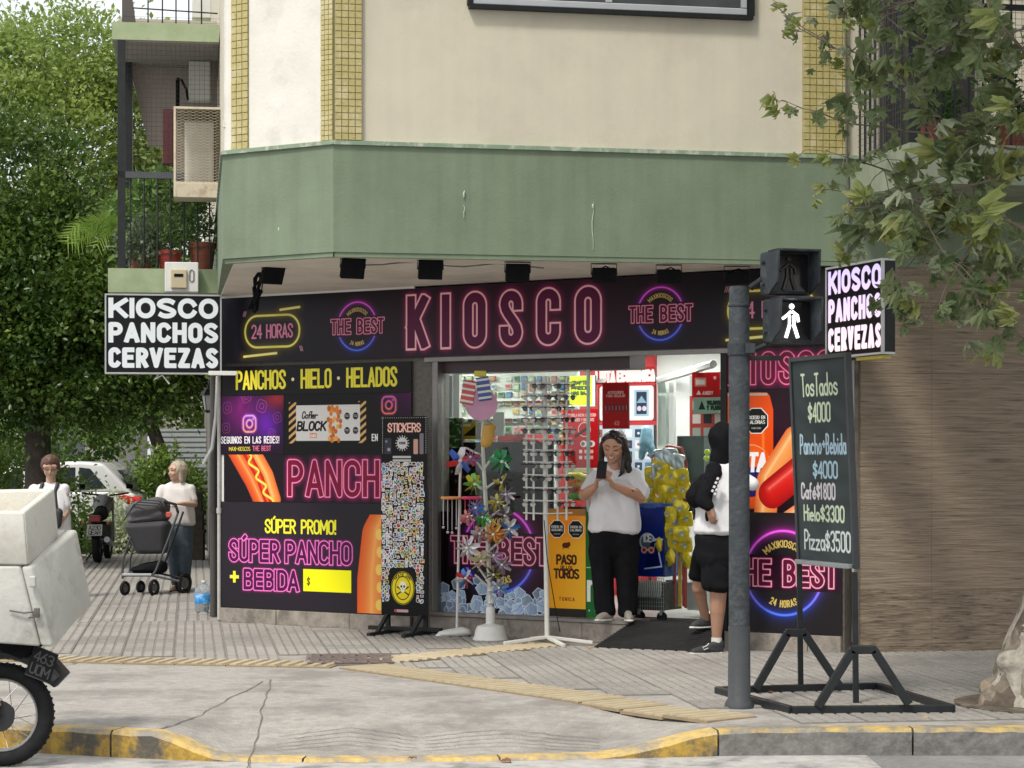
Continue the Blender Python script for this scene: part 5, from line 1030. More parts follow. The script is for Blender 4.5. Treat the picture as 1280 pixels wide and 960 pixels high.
# ================================================================ helpers for objects
def bev8(name, P, m, parent=None, off=.012, seg=3):
    bm = bmesh.new(); v = [bm.verts.new(p) for p in P]
    for f in [(3, 2, 1, 0), (4, 5, 6, 7), (0, 1, 5, 4), (1, 2, 6, 5), (2, 3, 7, 6), (3, 0, 4, 7)]: bm.faces.new([v[i] for i in f])
    bmesh.ops.recalc_face_normals(bm, faces=bm.faces[:]); bmesh.ops.bevel(bm, geom=list(bm.edges), offset=off, segments=seg, affect='EDGES', profile=.5)
    me = bpy.data.meshes.new(name); bm.to_mesh(me); bm.free(); me.materials.append(m); me.polygons.foreach_set('use_smooth', [True] * len(me.polygons)); me.set_sharp_from_angle(angle=R(50)); return link(name, me, parent)
def leafcloud(name, pts, size, m, parent=None, aspect=.5, up=.35, kind=None, seed=1, droop=0.0, outw=None):
    """many folded leaf faces at the given points"""
    r = np.random.RandomState(seed); n = len(pts); P = np.asarray(pts, np.float32)
    d = r.normal(size=(n, 3)).astype(np.float32); d[:, 2] -= droop
    if outw is not None: d += outw * 1.1
    d /= np.linalg.norm(d, axis=1)[:, None]
    nn = r.normal(size=(n, 3)).astype(np.float32); nn[:, 2] += up * 3
    if outw is not None: nn += outw * 1.2
    s = np.cross(d, nn); s /= (np.linalg.norm(s, axis=1)[:, None] + 1e-6); nn = np.cross(s, d)
    L = (size * (.6 + .8 * r.rand(n))).astype(np.float32)[:, None]; w = L * aspect
    v = np.stack([P, P + d * L * .5 + s * w * .5 + nn * w * .18, P + d * L, P + d * L * .5 - s * w * .5 + nn * w * .18], 1).reshape(-1, 3)
    me = bpy.data.meshes.new(name); me.vertices.add(4 * n); me.vertices.foreach_set('co', v.ravel()); me.loops.add(6 * n); me.polygons.add(2 * n)
    i = (np.arange(n) * 4)[:, None]; me.loops.foreach_set('vertex_index', (i + np.array([[0, 1, 2, 0, 2, 3]])).ravel().astype(np.int32))
    me.polygons.foreach_set('loop_start', (np.arange(2 * n) * 3).astype(np.int32)); me.polygons.foreach_set('loop_total', np.full(2 * n, 3, np.int32))
    me.update(calc_edges=True); me.materials.append(m); o = link(name, me, parent)
    if kind: o['kind'] = kind
    return o
def clumped(center, rad, nclump, per, cr, seed, shell=.55, flat=1.0):
    """points gathered in clumps through an uneven ellipsoid"""
    r = np.random.RandomState(seed); out = []; ow = []
    c = np.array(center); R_ = np.array(rad)
    for k in range(nclump):
        u = r.normal(size=3); u /= np.linalg.norm(u); q = (shell + (1 - shell) * r.rand() ** .5); bump = 1 + .16 * math.sin(u[0] * 5 + seed) * math.cos(u[2] * 6 + seed * 2)
        cc = c + u * R_ * q * bump; k_ = cr * (.6 + .8 * r.rand()); pp = r.normal(size=(per, 3)) * k_ * np.array([1, 1, flat]) * .5
        out.append(cc + pp); ow.append(np.tile(u, (per, 1)) * .5 + pp / k_)
    return np.concatenate(out).astype(np.float32), np.concatenate(ow).astype(np.float32)
WHITEP = mat('white_plastic', (.66, .66, .63), .45, var=.06, scale=14); M_RUB = mat('rubber', (.018, .018, .019), .8, spec=.15, var=.25, scale=20, bump=.2, bscale=80); M_CHR = mat('chrome', (.6, .6, .6), .18, metal=1, var=0)
M_WROD = mat('white_wire', (.62, .62, .58), .45, var=.05); M_STEELB = mat('black_steel', (.016, .019, .021), .42, spec=.3, var=.25, scale=12, bump=.1)
# ---------------------------------------------------------------- floodlights under the overhang
fl_lab = ['black floodlight hung amid tangled cables at the left end of the soffit', 'black floodlight under the soffit above the left THE BEST ring', 'black floodlight under the soffit above the K of KIOSCO', 'black floodlight under the soffit above the S of KIOSCO', 'black floodlight under the soffit above the last O of KIOSCO', 'black floodlight under the soffit above the right THE BEST ring', 'black floodlight under the soffit behind the traffic light post']
for k, (px, yt, yb, tilt, yw) in enumerate(((341, 331, 355, 25, 24), (441, 322, 348, 20, 12), (538, 325, 349, 14, 2), (647, 330, 352, 12, 0), (755, 335, 353, 12, -5), (836, 337, 354, 12, -8), (921, 341, 354, 12, -8))):
    x, _ = PX(M2, px, 300, .28); 
    if k == 0: w = W(px, 340, 17.2)
    else: w = M2 @ Vector((x, .28, 0))
    s = FOC / w.y; zc = CAMZ + (HOR - (yt + yb) / 2) / s; zt = ZS - .02
    t = thing('floodlight', fl_lab[k], 'floodlight', (w.x, w.y, zt), 0, 'floodlights under the soffit', rot=(0, 0, R(yw) + ROT2))
    h = (yb - yt) / s; b = MB(); b.box((0, 0, zc - zt), (.185, .05, h * 1.02), Euler((R(tilt), 0, 0)).to_matrix(), 0, .008); b.make('lamp_body', M_BLK, t)
    b = MB(); b.box((0, .034, zc - zt - .004), (.15, .008, h * .8), Euler((R(tilt), 0, 0)).to_matrix()); b.make('lamp_glass', mat('lamp_glass', (.05, .055, .06), .1, var=0), t)
    b = MB(); b.tube([(-.1, 0, zc - zt), (-.1, 0, -.004), (.1, 0, -.004), (.1, 0, zc - zt)], .005, 6); b.make('bracket', M_STEELB, t)
    rr = random.Random(k); b = MB(); b.tube([(-.03, .0, zc - zt + h * .5), (-.05, .02, -.05), (.02, .03, -.02), (.07, .02, -.05), (.08, .01, zc - zt + h * .4)], .006, 6); b.make('cable', M_BLK, t, True)
rr = random.Random(3); c = tag(bpy.data.objects.new('cable_bundle', None), 'tangle of black cables and plugs at the left end of the soffit', 'cables'); COL.objects.link(c); c.location = W(325, 350, 17.6)
for k in range(7):
    b = MB(); P = [Vector((rr.uniform(-.02, .06), rr.uniform(-.05, .05), .2 - .09 * i + rr.uniform(-.02, .02))) + Vector((-.03 * i * .5, 0, 0)) for i in range(6)]; b.tube(P, rr.choice([.006, .01, .014]), 6); b.make('cable', M_BLK, c, True)
b = MB(); b.box((-.02, 0, -.12), (.05, .05, .1), Euler((0, .5, 0)).to_matrix(), 0, .006); b.box((.02, 0, .05), (.06, .05, .04), Euler((0, -.7, 0)).to_matrix(), 0, .006); stuff(b.make('plugs', M_BLK, c))
# thin wire along the soffit
b = MB(); P = [Vector((W(px, 330, 16.9).x, 16.9 + (.2 * (W(px, 0, 16.9).x)), ZS - .03 - .015 * math.sin(px))) for px in range(440, 700, 20)]; b.tube(P, .006, 5); tag(b.make('soffit_wire', mat('grey_wire', (.2, .19, .18), .6), None, True), 'thin grey wire running along the soffit between the floodlights', 'wire')
# ---------------------------------------------------------------- sticker board
bY = 18.72; s = FOC / bY; bx = (506 - 640) / s
t = thing('sticker_stand', 'tall black STICKERS board covered with small stickers on a black floor stand', 'display stand', (bx, bY, 0), FROT + R(6))
w_ = .455; z0_, z1_ = .17, 1.90; h_ = z1_ - z0_; cv = Cv(w_, h_, 620, (.03, .028, .03)); rr = random.Random(12)
for k in range(22): 
    u = k / 21
    for (a, c_) in ((w_ * u, h_ - .015), (.012, h_ - u * .32), (w_ - .012, h_ - u * .32)): cv.ell(a, c_, .004, .004, (.75, .75, .72))
cv.text('STICKERS', w_ * .15, h_ - .135, .07, 0, .012, .016, (.8, .5, .45), fit=w_ * .7); cv.text('STICKERS', w_ * .15, h_ - .135, .07, 0, .012, .008, (.98, .85, .8), fit=w_ * .7)
cv.ell(w_ * .46, h_ - .235, .05, .05, (.8, .8, .8))
for k in range(16): a = k * math.pi / 8; cv.stroke([[(w_ * .46 + .05 * math.cos(a), h_ - .235 + .05 * math.sin(a)), (w_ * .46 + .066 * math.cos(a), h_ - .235 + .066 * math.sin(a))]], .008, (.8, .8, .8))
cv.text('$2000', w_ * .46 - .03, h_ - .243, .018, 0, .005, .005, (.2, .2, .2), fit=.06)
cv.rect(.03, h_ - .33, .1, h_ - .19, (.22, .22, .26), rad=.01); cv.ell(.05, h_ - .22, .012, .012, (.5, .5, .55)); cv.ell(.075, h_ - .29, .016, .016, (.6, .6, .7)); cv.rect(.32, h_ - .33, .365, h_ - .2, (.8, .62, .55), rad=.008); cv.rect(.38, h_ - .33, .42, h_ - .15, (.5, .46, .5), rad=.008)
for q in (.345, .375): cv.rect(w_ * .25, h_ - q - .02, w_ * .65, h_ - q, (.75, .75, .74))
ys = .16
rows = []
y = h_ - .42
while y > .12:
    x = .022
    while x < w_ - .02:
        if not (y < .40 and .07 < x < .36):
            r_ = rr.uniform(.017, .026); c1 = rr.choice([(.88, .88, .88), (.85, .86, .9), (.9, .88, .84), (.85, .88, .86), (.88, .8, .82), (.75, .84, .9), (.85, .8, .5)]); a = x + rr.uniform(-.006, .006); c_ = y + rr.uniform(-.008, .008)
            kd = rr.randrange(4); c2 = rr.choice([(.25, .25, .28), (.5, .2, .22), (.3, .5, .6), (.6, .55, .5), (.65, .3, .3), (.35, .55, .4), (.35, .4, .6), (.1, .1, .1), (.7, .65, .7), (.7, .75, .8), (.55, .6, .62)])
            if kd == 0: cv.ell(a, c_, r_, r_, c1); cv.ell(a, c_, r_ * .72, r_ * .72, c2)
            elif kd == 1: cv.rect(a - r_, c_ - r_ * .7, a + r_, c_ + r_ * .7, c1, rad=.004); cv.rect(a - r_ * .7, c_ - r_ * .4, a + r_ * .7, c_ + r_ * .4, c2)
            elif kd == 2: cv.rect(a - r_ * .6, c_ - r_, a + r_ * .6, c_ + r_, c1, rad=.006); cv.ell(a, c_ + r_ * .2, r_ * .4, r_ * .55, c2)
            else:
                P = [(a + r_ * 1.05 * math.cos(2 * math.pi * i / 6 + c_ * 30) * rr.uniform(.7, 1.1), c_ + r_ * 1.05 * math.sin(2 * math.pi * i / 6 + c_ * 30) * rr.uniform(.7, 1.1)) for i in range(6)]; cv.poly(P, c1); cv.poly([(a + (p - a) * .65, c_ + (q - c_) * .65) for p, q in P], c2)
            for z in range(2): cv.ell(a + rr.uniform(-.5, .5) * r_, c_ + rr.uniform(-.4, .4) * r_, r_ * .22, r_ * .22, rr.choice([(.9, .9, .9), (.8, .2, .2), (.9, .8, .3), (.1, .1, .1)]))
        x += .038
    y -= .038
cx, cy = w_ * .47, .24; cv.ell(cx, cy, .115, .145, (.9, .82, .12)); cv.ell(cx, cy, .108, .138, (.08, .08, .05), ring=.006); cv.ell(cx, cy, .074, .1, (.08, .08, .05), ring=.006)
cv.stroke([[(cx - .055, cy - .055), (cx + .055, cy + .01)], [(cx + .055, cy - .055), (cx - .055, cy + .01)]], .012, (.1, .1, .08)); cv.ell(cx, cy + .02, .036, .040, (.93, .92, .8)); cv.rect(cx - .018, cy - .035, cx + .018, cy, (.93, .92, .8)); 
for a in (-1, 1): cv.ell(cx + a * .014, cy + .014, .009, .011, (.08, .08, .08))
cv.ell(cx, cy - .006, .004, .006, (.1, .1, .1))
f = textlines('SKATE AND', 0, 0, .02, 0, .006, fit=.17); cv.stroke(bend(f, cx, cy + .01, .095, .085, 0), .005, (.1, .1, .08))
cv.rect(.13, .03, .27, .055, (.75, .6, .62), rad=.01); cv.ell(.145, .042, .012, .012, (.8, .15, .2))
sheet('sticker_board', -w_ / 2, w_ / 2, z0_, z1_, -.012, printmat('sticker_print', cv, .4), t, .03)
for sx in (-1, 1): b = MB(); b.bb(sx * (w_ / 2 - .04) - .02, sx * (w_ / 2 - .04) + .02, .02, .05, .03, z1_ - .02, bev=.004); b.make('upright', M_STEELB, t)
for sx in (-1, 1): b = MB(); b.bb(sx * .17 - .02, sx * .17 + .02, -.33, .25, .0, .04, bev=.004); b.make('foot', M_STEELB, t); b = MB(); b.box((sx * .17, -.1, .1), (.03, .03, .22), Euler((R(-50), 0, 0)).to_matrix()); b.make('brace', M_STEELB, t)
b = MB(); b.bb(-.36, .36, -.02, .03, .0405, .075, bev=.004); b.make('crossbar', M_STEELB, t)
# ---------------------------------------------------------------- wind chime stand
cY = 18.5; s = FOC / cY; L3 = lambda px, py, Y=cY: W(px, py, Y)
t = thing('chime_stand', 'thin white pole on a lumpy white base with a flower pinwheel on top', 'stand', (L3(570, 790).x, cY, 0))
Z = lambda px, py, dy=0: Vector(((px - 570) / s, dy, CAMZ + (HOR - py) / s))
blob('base', [[((-.06, 0, .035), (.1, .09, .035)), ((.06, 0, .045), (.08, .08, .045))], [((-.15, -.02, .015), (.03, .03, .015)), ((-.05, -.02, .02), (.04, .04, .02))]], WHITEP, t, .01, 3, .003, 20)
b = MB(); b.tube([Z(571, 787), Z(573, 700), Z(575, 600), Z(577, 560)], .011); b.make('pole', M_WROD, t, True)
def pinwheel(name, label, loc, r, cols, yaw=0, pitch=0, n=6, seed=0, grp='pinwheels on the white display tree'):
    o = thing(name, label, 'pinwheel', loc, 0, grp, rot=(R(pitch), 0, R(yaw))); rr = random.Random(seed)
    for k in range(n):
        a = 2 * math.pi * k / n + rr.uniform(-.1, .1); a2 = a + 2 * math.pi / n * .95; c = cols[k % len(cols)]
        b = MB(); e = lambda an, q, y: (q * r * math.cos(an), y, q * r * math.sin(an)); m_ = a + .45 * (a2 - a)
        P = [(0, -.006, 0), e(a - .1, .5, -.03), e(a + .12, .98, -.012), e(m_, .9, .02), e(a2, .42, .012), e(m_, .3, -.02)]
        b.add(P, [(0, 1, 5), (1, 2, 5), (2, 3, 5), (3, 4, 5), (4, 0, 5)]); P2 = [(x, y + .004, z) for x, y, z in P]; b.add(P2, [(5, 1, 0), (5, 2, 1), (5, 3, 2), (5, 4, 3), (5, 0, 4)])
        b.make('sail', foilm(c), o)
    b = MB(); b.sph((0, -.022, 0), r * .14, 8); b.make('hub', foilm((.75, .73, .7)), o, True); return o
def foilm(c):
    nm = 'foil_%02d%02d%02d' % tuple(int(x * 99) for x in c)
    return mat(nm, c, .32, metal=.25, var=.12, scale=30)
pinwheel('pinwheel', 'red, white and blue pinwheel on top of the thin white pole', tuple(L3(575, 576, cY - .05)), .13, [(.6, .04, .05), (.75, .75, .75), (.05, .12, .5)], 10, 0, 6, 3)
o = thing('wind_chime', 'wind chime with an orange and pink disc hanging from the thin white pole', 'wind chime', tuple(L3(577, 624, cY - .06)))
for k, (x, c) in enumerate(((-.09, (.8, .3, .08)), (.085, (.8, .05, .15)))): b = MB(); b.lathe([(.0, 0), (.085, .0), (.092, .012), (.085, .022), (.0, .024)], (x, 0, 0), 18); b.make('disc', mat('chime_%d' % k, c, .4), o, True)
for k in range(9): x = -.155 + k * .037; b = MB(); b.cyl((x, rr.uniform(-.04, .04), -.22 - .05 * math.sin(k)), (x, 0, 0), .004, n=5); b.sph((x, 0, -.24 - .05 * math.sin(k)), .013, 6); b.make('chime_tube', mat('chime_tube', (.5, .46, .5), .3, metal=.5) if k < 5 else mat('chime_pink', (.5, .1, .15), .3), o, True)
# ---------------------------------------------------------------- display tree with pinwheels
tY = 18.1; s = FOC / tY; tx = (613 - 640) / s; Z = lambda px, py, dy=0: Vector(((px - 613) / s, dy, CAMZ + (HOR - py) / s))
t = thing('display_tree', 'white branching display pole on a bell shaped base holding many pinwheels', 'display stand', (tx, tY, 0))
b = MB(); b.lathe([(.0, 0), (.145, 0), (.15, .02), (.135, .05), (.125, .10), (.11, .13), (.04, .15), (.0, .15)], n=24); b.make('base', WHITEP, t, True)
b = MB(); b.lathe([(0, .145), (.038, .145), (.038, .27), (.03, .29), (0, .29)], n=14); b.make('socket', WHITEP, t, True)
b = MB(); b.tube([Z(613, 770), Z(611, 700), Z(608, 640), Z(605, 590), Z(603, 545), Z(604, 520)], [.02, .019, .018, .016, .014, .01]); b.make('stem', M_WROD, t, True)
brs = [((612, 735), (594, 718)), ((613, 738), (630, 720)), ((611, 728), (592, 700)), ((612, 722), (632, 702)), ((610, 690), (634, 668)), ((609, 668), (628, 655)), ((608, 650), (634, 630)), ((607, 640), (590, 628)), ((605, 612), (630, 595)), ((605, 612), (588, 600)), ((604, 588), (592, 572)), ((604, 588), (618, 568)), ((603, 570), (583, 560))]
for k, (a, c) in enumerate(brs): dy = -.12 if k % 2 else -.05; b = MB(); b.tube([Z(*a), Z(*c, dy)], .011, 6, taper=.7); b.make('branch', M_WROD, t, True)
G1 = (.02, .3, .08); R1 = (.6, .03, .05); S1 = (.55, .55, .56); W1_ = (.8, .8, .8); Y1 = (.7, .6, .06); P1_ = (.5, .25, .45); B1 = (.05, .2, .6); O1 = (.75, .25, .04); K1 = (.04, .04, .04); V1 = (.3, .2, .5)
PW = [((626, 577), 19, [G1, (.1, .5, .25)], 'glossy green pinwheel at the upper right branch tip'), ((590, 571), 14, [(.5, .1, .2), (.35, .2, .4)], 'wine red pinwheel near the top of the display tree'), ((592, 605), 16, [(.15, .5, .08), Y1], 'lime green pinwheel on the left above the wind chime'), ((628, 603), 15, [K1, Y1], 'black and yellow pinwheel on the upper right branch'), ((633, 618), 14, [S1, (.35, .25, .4)], 'silver and mauve pinwheel at the right edge, upper half'),
 ((622, 628), 14, [Y1, (.35, .32, .3)], 'yellow and grey pinwheel in the middle of the tree'), ((630, 643), 14, [(.15, .13, .12), S1], 'black and silver pinwheel on the right'), ((604, 646), 14, [(.1, .45, .06), G1], 'small green pinwheel left of the stem'), ((596, 634), 14, [B1, V1], 'blue and violet pinwheel left of the stem'), ((585, 646), 12, [(.8, .2, .22), (.85, .4, .4)], 'coral pink pinwheel under the wind chime'),
 ((636, 660), 17, [B1, W1_, S1], 'blue and white pinwheel at the right edge of the tree'), ((617, 666), 17, [O1, (.85, .45, .08)], 'orange pinwheel just right of the stem'), ((600, 667), 14, [(.5, .2, .25), S1], 'pink and grey pinwheel left of the stem, middle'), ((585, 683), 19, [W1_, (.72, .7, .74)], 'large white pinwheel on the left of the display tree'), ((619, 692), 13, [P1_, S1], 'lilac pinwheel right of the stem, lower half'), ((600, 700), 17, [(.75, .7, .35), (.65, .6, .4)], 'pale yellow pinwheel left of the stem'),
 ((628, 705), 15, [(.35, .22, .4), S1], 'purple and silver pinwheel on the lower right'), ((617, 716), 13, [(.3, .28, .05), K1], 'olive and black pinwheel low on the stem'), ((625, 733), 14, [(.15, .35, .7), (.5, .4, .65)], 'sky blue pinwheel at the lowest right branch'), ((582, 722), 15, [R1, W1_, B1], 'red, white and blue star pinwheel at the lower left')]
for k, ((px, py), r, cols, lab) in enumerate(PW): pinwheel('pinwheel', lab, (tx + (px - 613) / s, tY - .14 - .03 * (k % 3), CAMZ + (HOR - py) / s), r / s * .9, [tuple(x * .75 for x in c_) for c_ in cols], random.Random(k).uniform(-35, 35), random.Random(k + 9).uniform(-20, 20), 7 + k % 3, k)
b = MB()
for k in range(26): a = k * .9; b.box(Z(613 + 3 * math.cos(a), 765 - k * 2.2, .03 * math.sin(a)), (.03, .012, .02), Euler((a, a * 2, a)).to_matrix())
stuff(b.make('tinsel', foilm(S1), t))
# toys on top of the tree
o = thing('bubble_toy', 'round pink bubble wand toy in a clear disc on top of the display tree', 'toy', (tx + (602 - 613) / s, tY - .12, CAMZ + (HOR - 506) / s))
b = MB(); b.lathe([(0, -.01), (.125, -.01), (.125, .01), (0, .01)], n=24); b.lathe([(.118, -.016), (.135, -.016), (.135, .016), (.118, .016)], n=24); me = b.make('disc', mat('pink_clear', (.5, .25, .38), .25), o, True); me.rotation_euler = (R(90), 0, 0)
for k, (x, z, c, an) in enumerate(((-.11, .10, (.55, .08, .08), 10), (.02, .13, (.05, .1, .3), -8))):
    b = MB(); b.box((0, 0, 0), (.11, .02, .2), None, 0, .008); q = b.make('flag_card', mat('card_%d' % k, c, .5), o); q.location = (x, -.02, z); q.rotation_euler = (0, R(an), 0)
    for j in range(4): b = MB(); b.box((0, -.012, -.075 + j * .05), (.108, .006, .018)); b.make('stripe', WHITEP, q)
b = MB(); b.bb(-.06, .04, -.03, .01, .23, .28, bev=.01); b.make('yellow_top', mat('toy_yellow', (.6, .5, .05), .5), o)
o = thing('snack_bag', 'mustard yellow packet hanging near the top of the display tree', 'packet', (tx + (612 - 613) / s, tY - .1, CAMZ + (HOR - 545) / s)); blob('packet', [[((0, 0, .08), (.06, .03, .02)), ((-.03, 0, -.08), (.05, .03, .02))]], mat('mustard', (.5, .28, .04), .4), o, .01, 2, .004, 20)
# ---------------------------------------------------------------- sunglasses spinner
gY = 17.75; s = FOC / gY; gx = (684 - 640) / s; Z = lambda px, py, dy=0: Vector(((px - 684) / s, dy, CAMZ + (HOR - py) / s))
t = thing('glasses_rack', 'tall white wire spinner rack for sunglasses on four splayed feet', 'rack', (gx, gY, 0))
b = MB(); b.tube([Z(684, 798), Z(682, 650), Z(681, 470)], .021, 10); b.make('pole', M_WROD, t, True)
for k, a in enumerate((200, 290, 350, 110)): b = MB(); b.box((.19 * math.cos(R(a)), .19 * math.sin(R(a)), .045), (.38, .03, .028), (Matrix.Rotation(R(a), 3, 'Z') @ Matrix.Rotation(R(6), 3, 'Y')), 0, .005); b.make('foot', M_WROD, t)
xs = (658, 667, 697, 708)
for k, x in enumerate(xs): b = MB(); b.tube([Z(x, 650, -.04 * (k % 2)), Z(x, 472, -.04 * (k % 2))], .009, 6); b.make('rod', M_WROD, t, True)
rowsy = [478, 492, 506, 520, 534, 548, 562, 577, 593, 609, 625, 641]
for y in rowsy: b = MB(); b.tube([Z(654, y, -.02), Z(684, y + 1, -.05), Z(715, y, -.02)], .006, 5); b.make('wire_rung', M_WROD, t, True)
m_lens = mat('lens', (.06, .055, .06), .12, var=.2); m_lens2 = mat('lens_clear', (.45, .45, .42), .15, var=.2)
ORD = ['first', 'second', 'third', 'fourth', 'fifth', 'sixth', 'seventh', 'eighth', 'ninth', 'tenth', 'eleventh', 'twelfth', 'thirteenth', 'fourteenth', 'fifteenth']
g0 = None
for j, y in enumerate(rowsy[:-1]):
    for i, x in enumerate((661, 673, 691, 703, 712)):
        if (i * 7 + j * 3) % 11 == 0 or (y > 600 and i in (1,)): continue
        loc = Vector((gx, gY, 0)) + Z(x, y + 5, -.085 + .02 * ((i + j) % 3)); rz = R(-25 + 14 * i + 9 * ((j * 5 + i) % 3))
        if g0 is None:
            g0 = thing('sunglasses', 'glasses in the top row of the white spinner rack, first from left', 'glasses', tuple(loc), rz, 'glasses on the spinner rack'); b = MB()
            for sx in (-1, 1): b.lathe([(.0, -.002), (.022, -.002), (.023, 0), (.022, .002), (.0, .002)], (sx * .032, 0, 0), 10)
            le = b.make('lenses', m_lens, g0); le.rotation_euler = (R(90), 0, 0); b = MB(); b.tube([(-.064, .1, .0), (-.062, 0, .012), (0, -.004, .01), (.062, 0, .012), (.064, .1, .0)], .0032, 5); b.make('frame', M_BLK, g0, True)
        else: 
            g = dup(g0, tuple(loc), (0, 0, rz), 'glasses in the %s row from the top of the spinner rack, %s from left' % (ORD[j], ORD[i]))
            if (i * 3 + j * 2) % 5 < 3:
                for c_ in g.children:
                    if c_.name.startswith('lenses'): c_.data = c_.data.copy(); c_.data.materials[0] = m_lens2
b = MB(); b.tube([Z(680, 650, -.05), Z(684, 700, -.06), Z(694, 760, -.04), Z(700, 790, -.02)], .004, 5); b.make('hanging_cord', M_BLK, t, True)
# ---------------------------------------------------------------- rubber ramp at the door
P = [G(742, 811), G(880, 817), None, None]; a = P[0]; c = P[1]; d_ = FP(F(800)[0] - .05, -.0, z_sill + .005); e_ = FP(uE - .03, -.02, z_sill + .005)
b = MB(); b.hexa([a + Vector((0, 0, .002)), c + Vector((0, 0, .002)), Vector((e_.x, e_.y, .002)), Vector((d_.x, d_.y, .002)), a + Vector((0, 0, .014)), c + Vector((0, 0, .014)), e_, d_]); 
for k in range(14):
    f = k / 14 + .03; g_ = a.lerp(d_, f) + Vector((0, 0, .016)); h_ = c.lerp(e_, f) + Vector((0, 0, .016)); g2 = a.lerp(d_, f + .012) + Vector((0, 0, .017)); h2 = c.lerp(e_, f + .012) + Vector((0, 0, .017)); b.add([g_, h_, h2, g2], [(0, 1, 2, 3)])
tag(b.make('door_ramp', M_RUB), 'black rubber ramp laid from the pavement up to the doorway', 'ramp')
b = MB(); b.add([FP(F(790)[0], .02, z_sill - .030), FP(uE - .04, .02, z_sill - .030), FP(uE - .1, .8, z_sill - .030), FP(F(780)[0] - .5, .8, z_sill - .030)], [(0, 1, 2, 3)]); tag(b.make('door_mat', M_RUB), 'dark mat lying just inside the doorway', 'mat')
# ---------------------------------------------------------------- traffic light
pY = 13.25; s = FOC / pY; t = thing('traffic_light', 'grey post with two pedestrian signal heads, the lower one showing a lit walking man', 'traffic light', ((924 - 640) / s, pY, 0)); Z = lambda px, py, dy=0: Vector(((px - 924) / s, dy, CAMZ + (HOR - py) / s))
m_pole = mat('post_paint', (.048, .056, .062), .6, spec=.2, var=.12, scale=12, bump=1.0, bscale=28, dirt=(.078, .087, .093), dscale=9); m_poled = mat('post_paint_dark', (.05, .055, .06), .5, var=.1, bump=.3)
b = MB(); b.lathe([(.064, .5), (.064, 2.45), (.062, 2.455), (.062, 2.56), (.055, 2.585), (0, 2.59)], n=24); b.make('post', m_pole, t, 35)
b = MB(); b.lathe([(.09, 0), (.09, .025), (.07, .06), (.067, .5), (.05, .505)], n=24); b.make('post_foot', m_poled, t, 35)
b = MB(); b.lathe([(.066, 2.46), (.069, 2.463), (.069, 2.472), (.066, 2.475)], n=24); b.lathe([(.066, 2.16), (.072, 2.165), (.072, 2.235), (.066, 2.24)], n=24); stuff(b.make('band', m_pole, t, 35))
b = MB(); b.bb(.03, .09, -.09, -.06, 2.17, 2.23, bev=.004); b.make('clamp_block', m_pole, t)
b = MB(); b.bb(.05, .26, -.015, .015, 2.13, 2.16, bev=.004); b.make('lower_arm', M_STEELB, t)
m_hous = mat('signal_housing', (.036, .043, .05), .55, spec=.25, var=.15, scale=20, bump=.15, dirt=(.075, .085, .09), dscale=6)
for k, (px, py, hh, lit) in enumerate(((984, 343, .265, 0), (987, 402, .27, 1))):
    c0_ = Z(px, py, -.1); H = bpy.data.objects.new('signal_head', None); COL.objects.link(H); H.parent = t; H.location = c0_; H.rotation_euler = (0, 0, R(16))
    w2, h2 = .14, hh / 2; b = MB(); b.bb(-w2, w2, 0, .14, -h2, h2, bev=.02); b.make('housing', m_hous, H, 40)
    b = MB(); b.bb(-w2, w2, -.16, -.0, h2 - .012, h2 + .002, bev=.004); b.hexa([(-w2, -.14, -h2 * .5), (-w2 + .012, -.14, -h2 * .5), (-w2 + .012, 0, -h2), (-w2, 0, -h2), (-w2, -.16, h2), (-w2 + .012, -.16, h2), (-w2 + .012, 0, h2), (-w2, 0, h2)])
    b.hexa([(w2 - .012, -.14, -h2 * .5), (w2, -.14, -h2 * .5), (w2, 0, -h2), (w2 - .012, 0, -h2), (w2 - .012, -.16, h2), (w2, -.16, h2), (w2, 0, h2), (w2 - .012, 0, h2)]); b.make('visor', m_hous, H)
    b = MB(); b.bb(-w2 + .02, w2 - .02, -.004, .004, -h2 + .02, h2 - .02); b.make('lens', mat('signal_lens', (.008, .008, .01), .15, var=0), H)
    b = MB()
    for z in (-h2 * .5, h2 * .5): b.cyl((-w2 - .02, .06, z), (-w2 + .005, .06, z), .014, n=8)
    stuff(b.make('hinge', m_hous, H, 40))
    mm = mat('lit_figure', (1, 1, 1), .4, var=0, emis=2.2) if lit else mat('dark_figure', (.05, .04, .035), .4)
    fx = -.005; sc2 = 1.0; b = MB()
    def lim(P, r): b.tube([(fx + x, -.012, z) for x, z in P], r, 8)
    b.sph((fx, -.012, .085), .017, 10, sc=(1, .5, 1))
    for P, r in (([(-.004, .052), (-.028, .03), (-.054, .012)], .0085), ([(.004, .052), (.034, .03), (.040, -.004)], .0085), ([(-.012, .03), (-.014, -.02)], .008), ([(.012, .03), (.014, -.02)], .008), ([(-.012, -.02), (-.034, -.09)], .010), ([(.012, -.02), (.036, -.09)], .010)): lim([(x * 1.12, z * 1.12 - .004) for x, z in P], r * 1.05)
    b.make('walking_figure', mm, H, True)
b = MB(); b.tube([Z(938, 360), Z(952, 350, -.03)], .02, 8); b.make('arm', M_STEELB, t)
b = MB(); b.tube([Z(938, 440), Z(960, 430, -.03)], .018, 8); b.make('arm', M_STEELB, t)
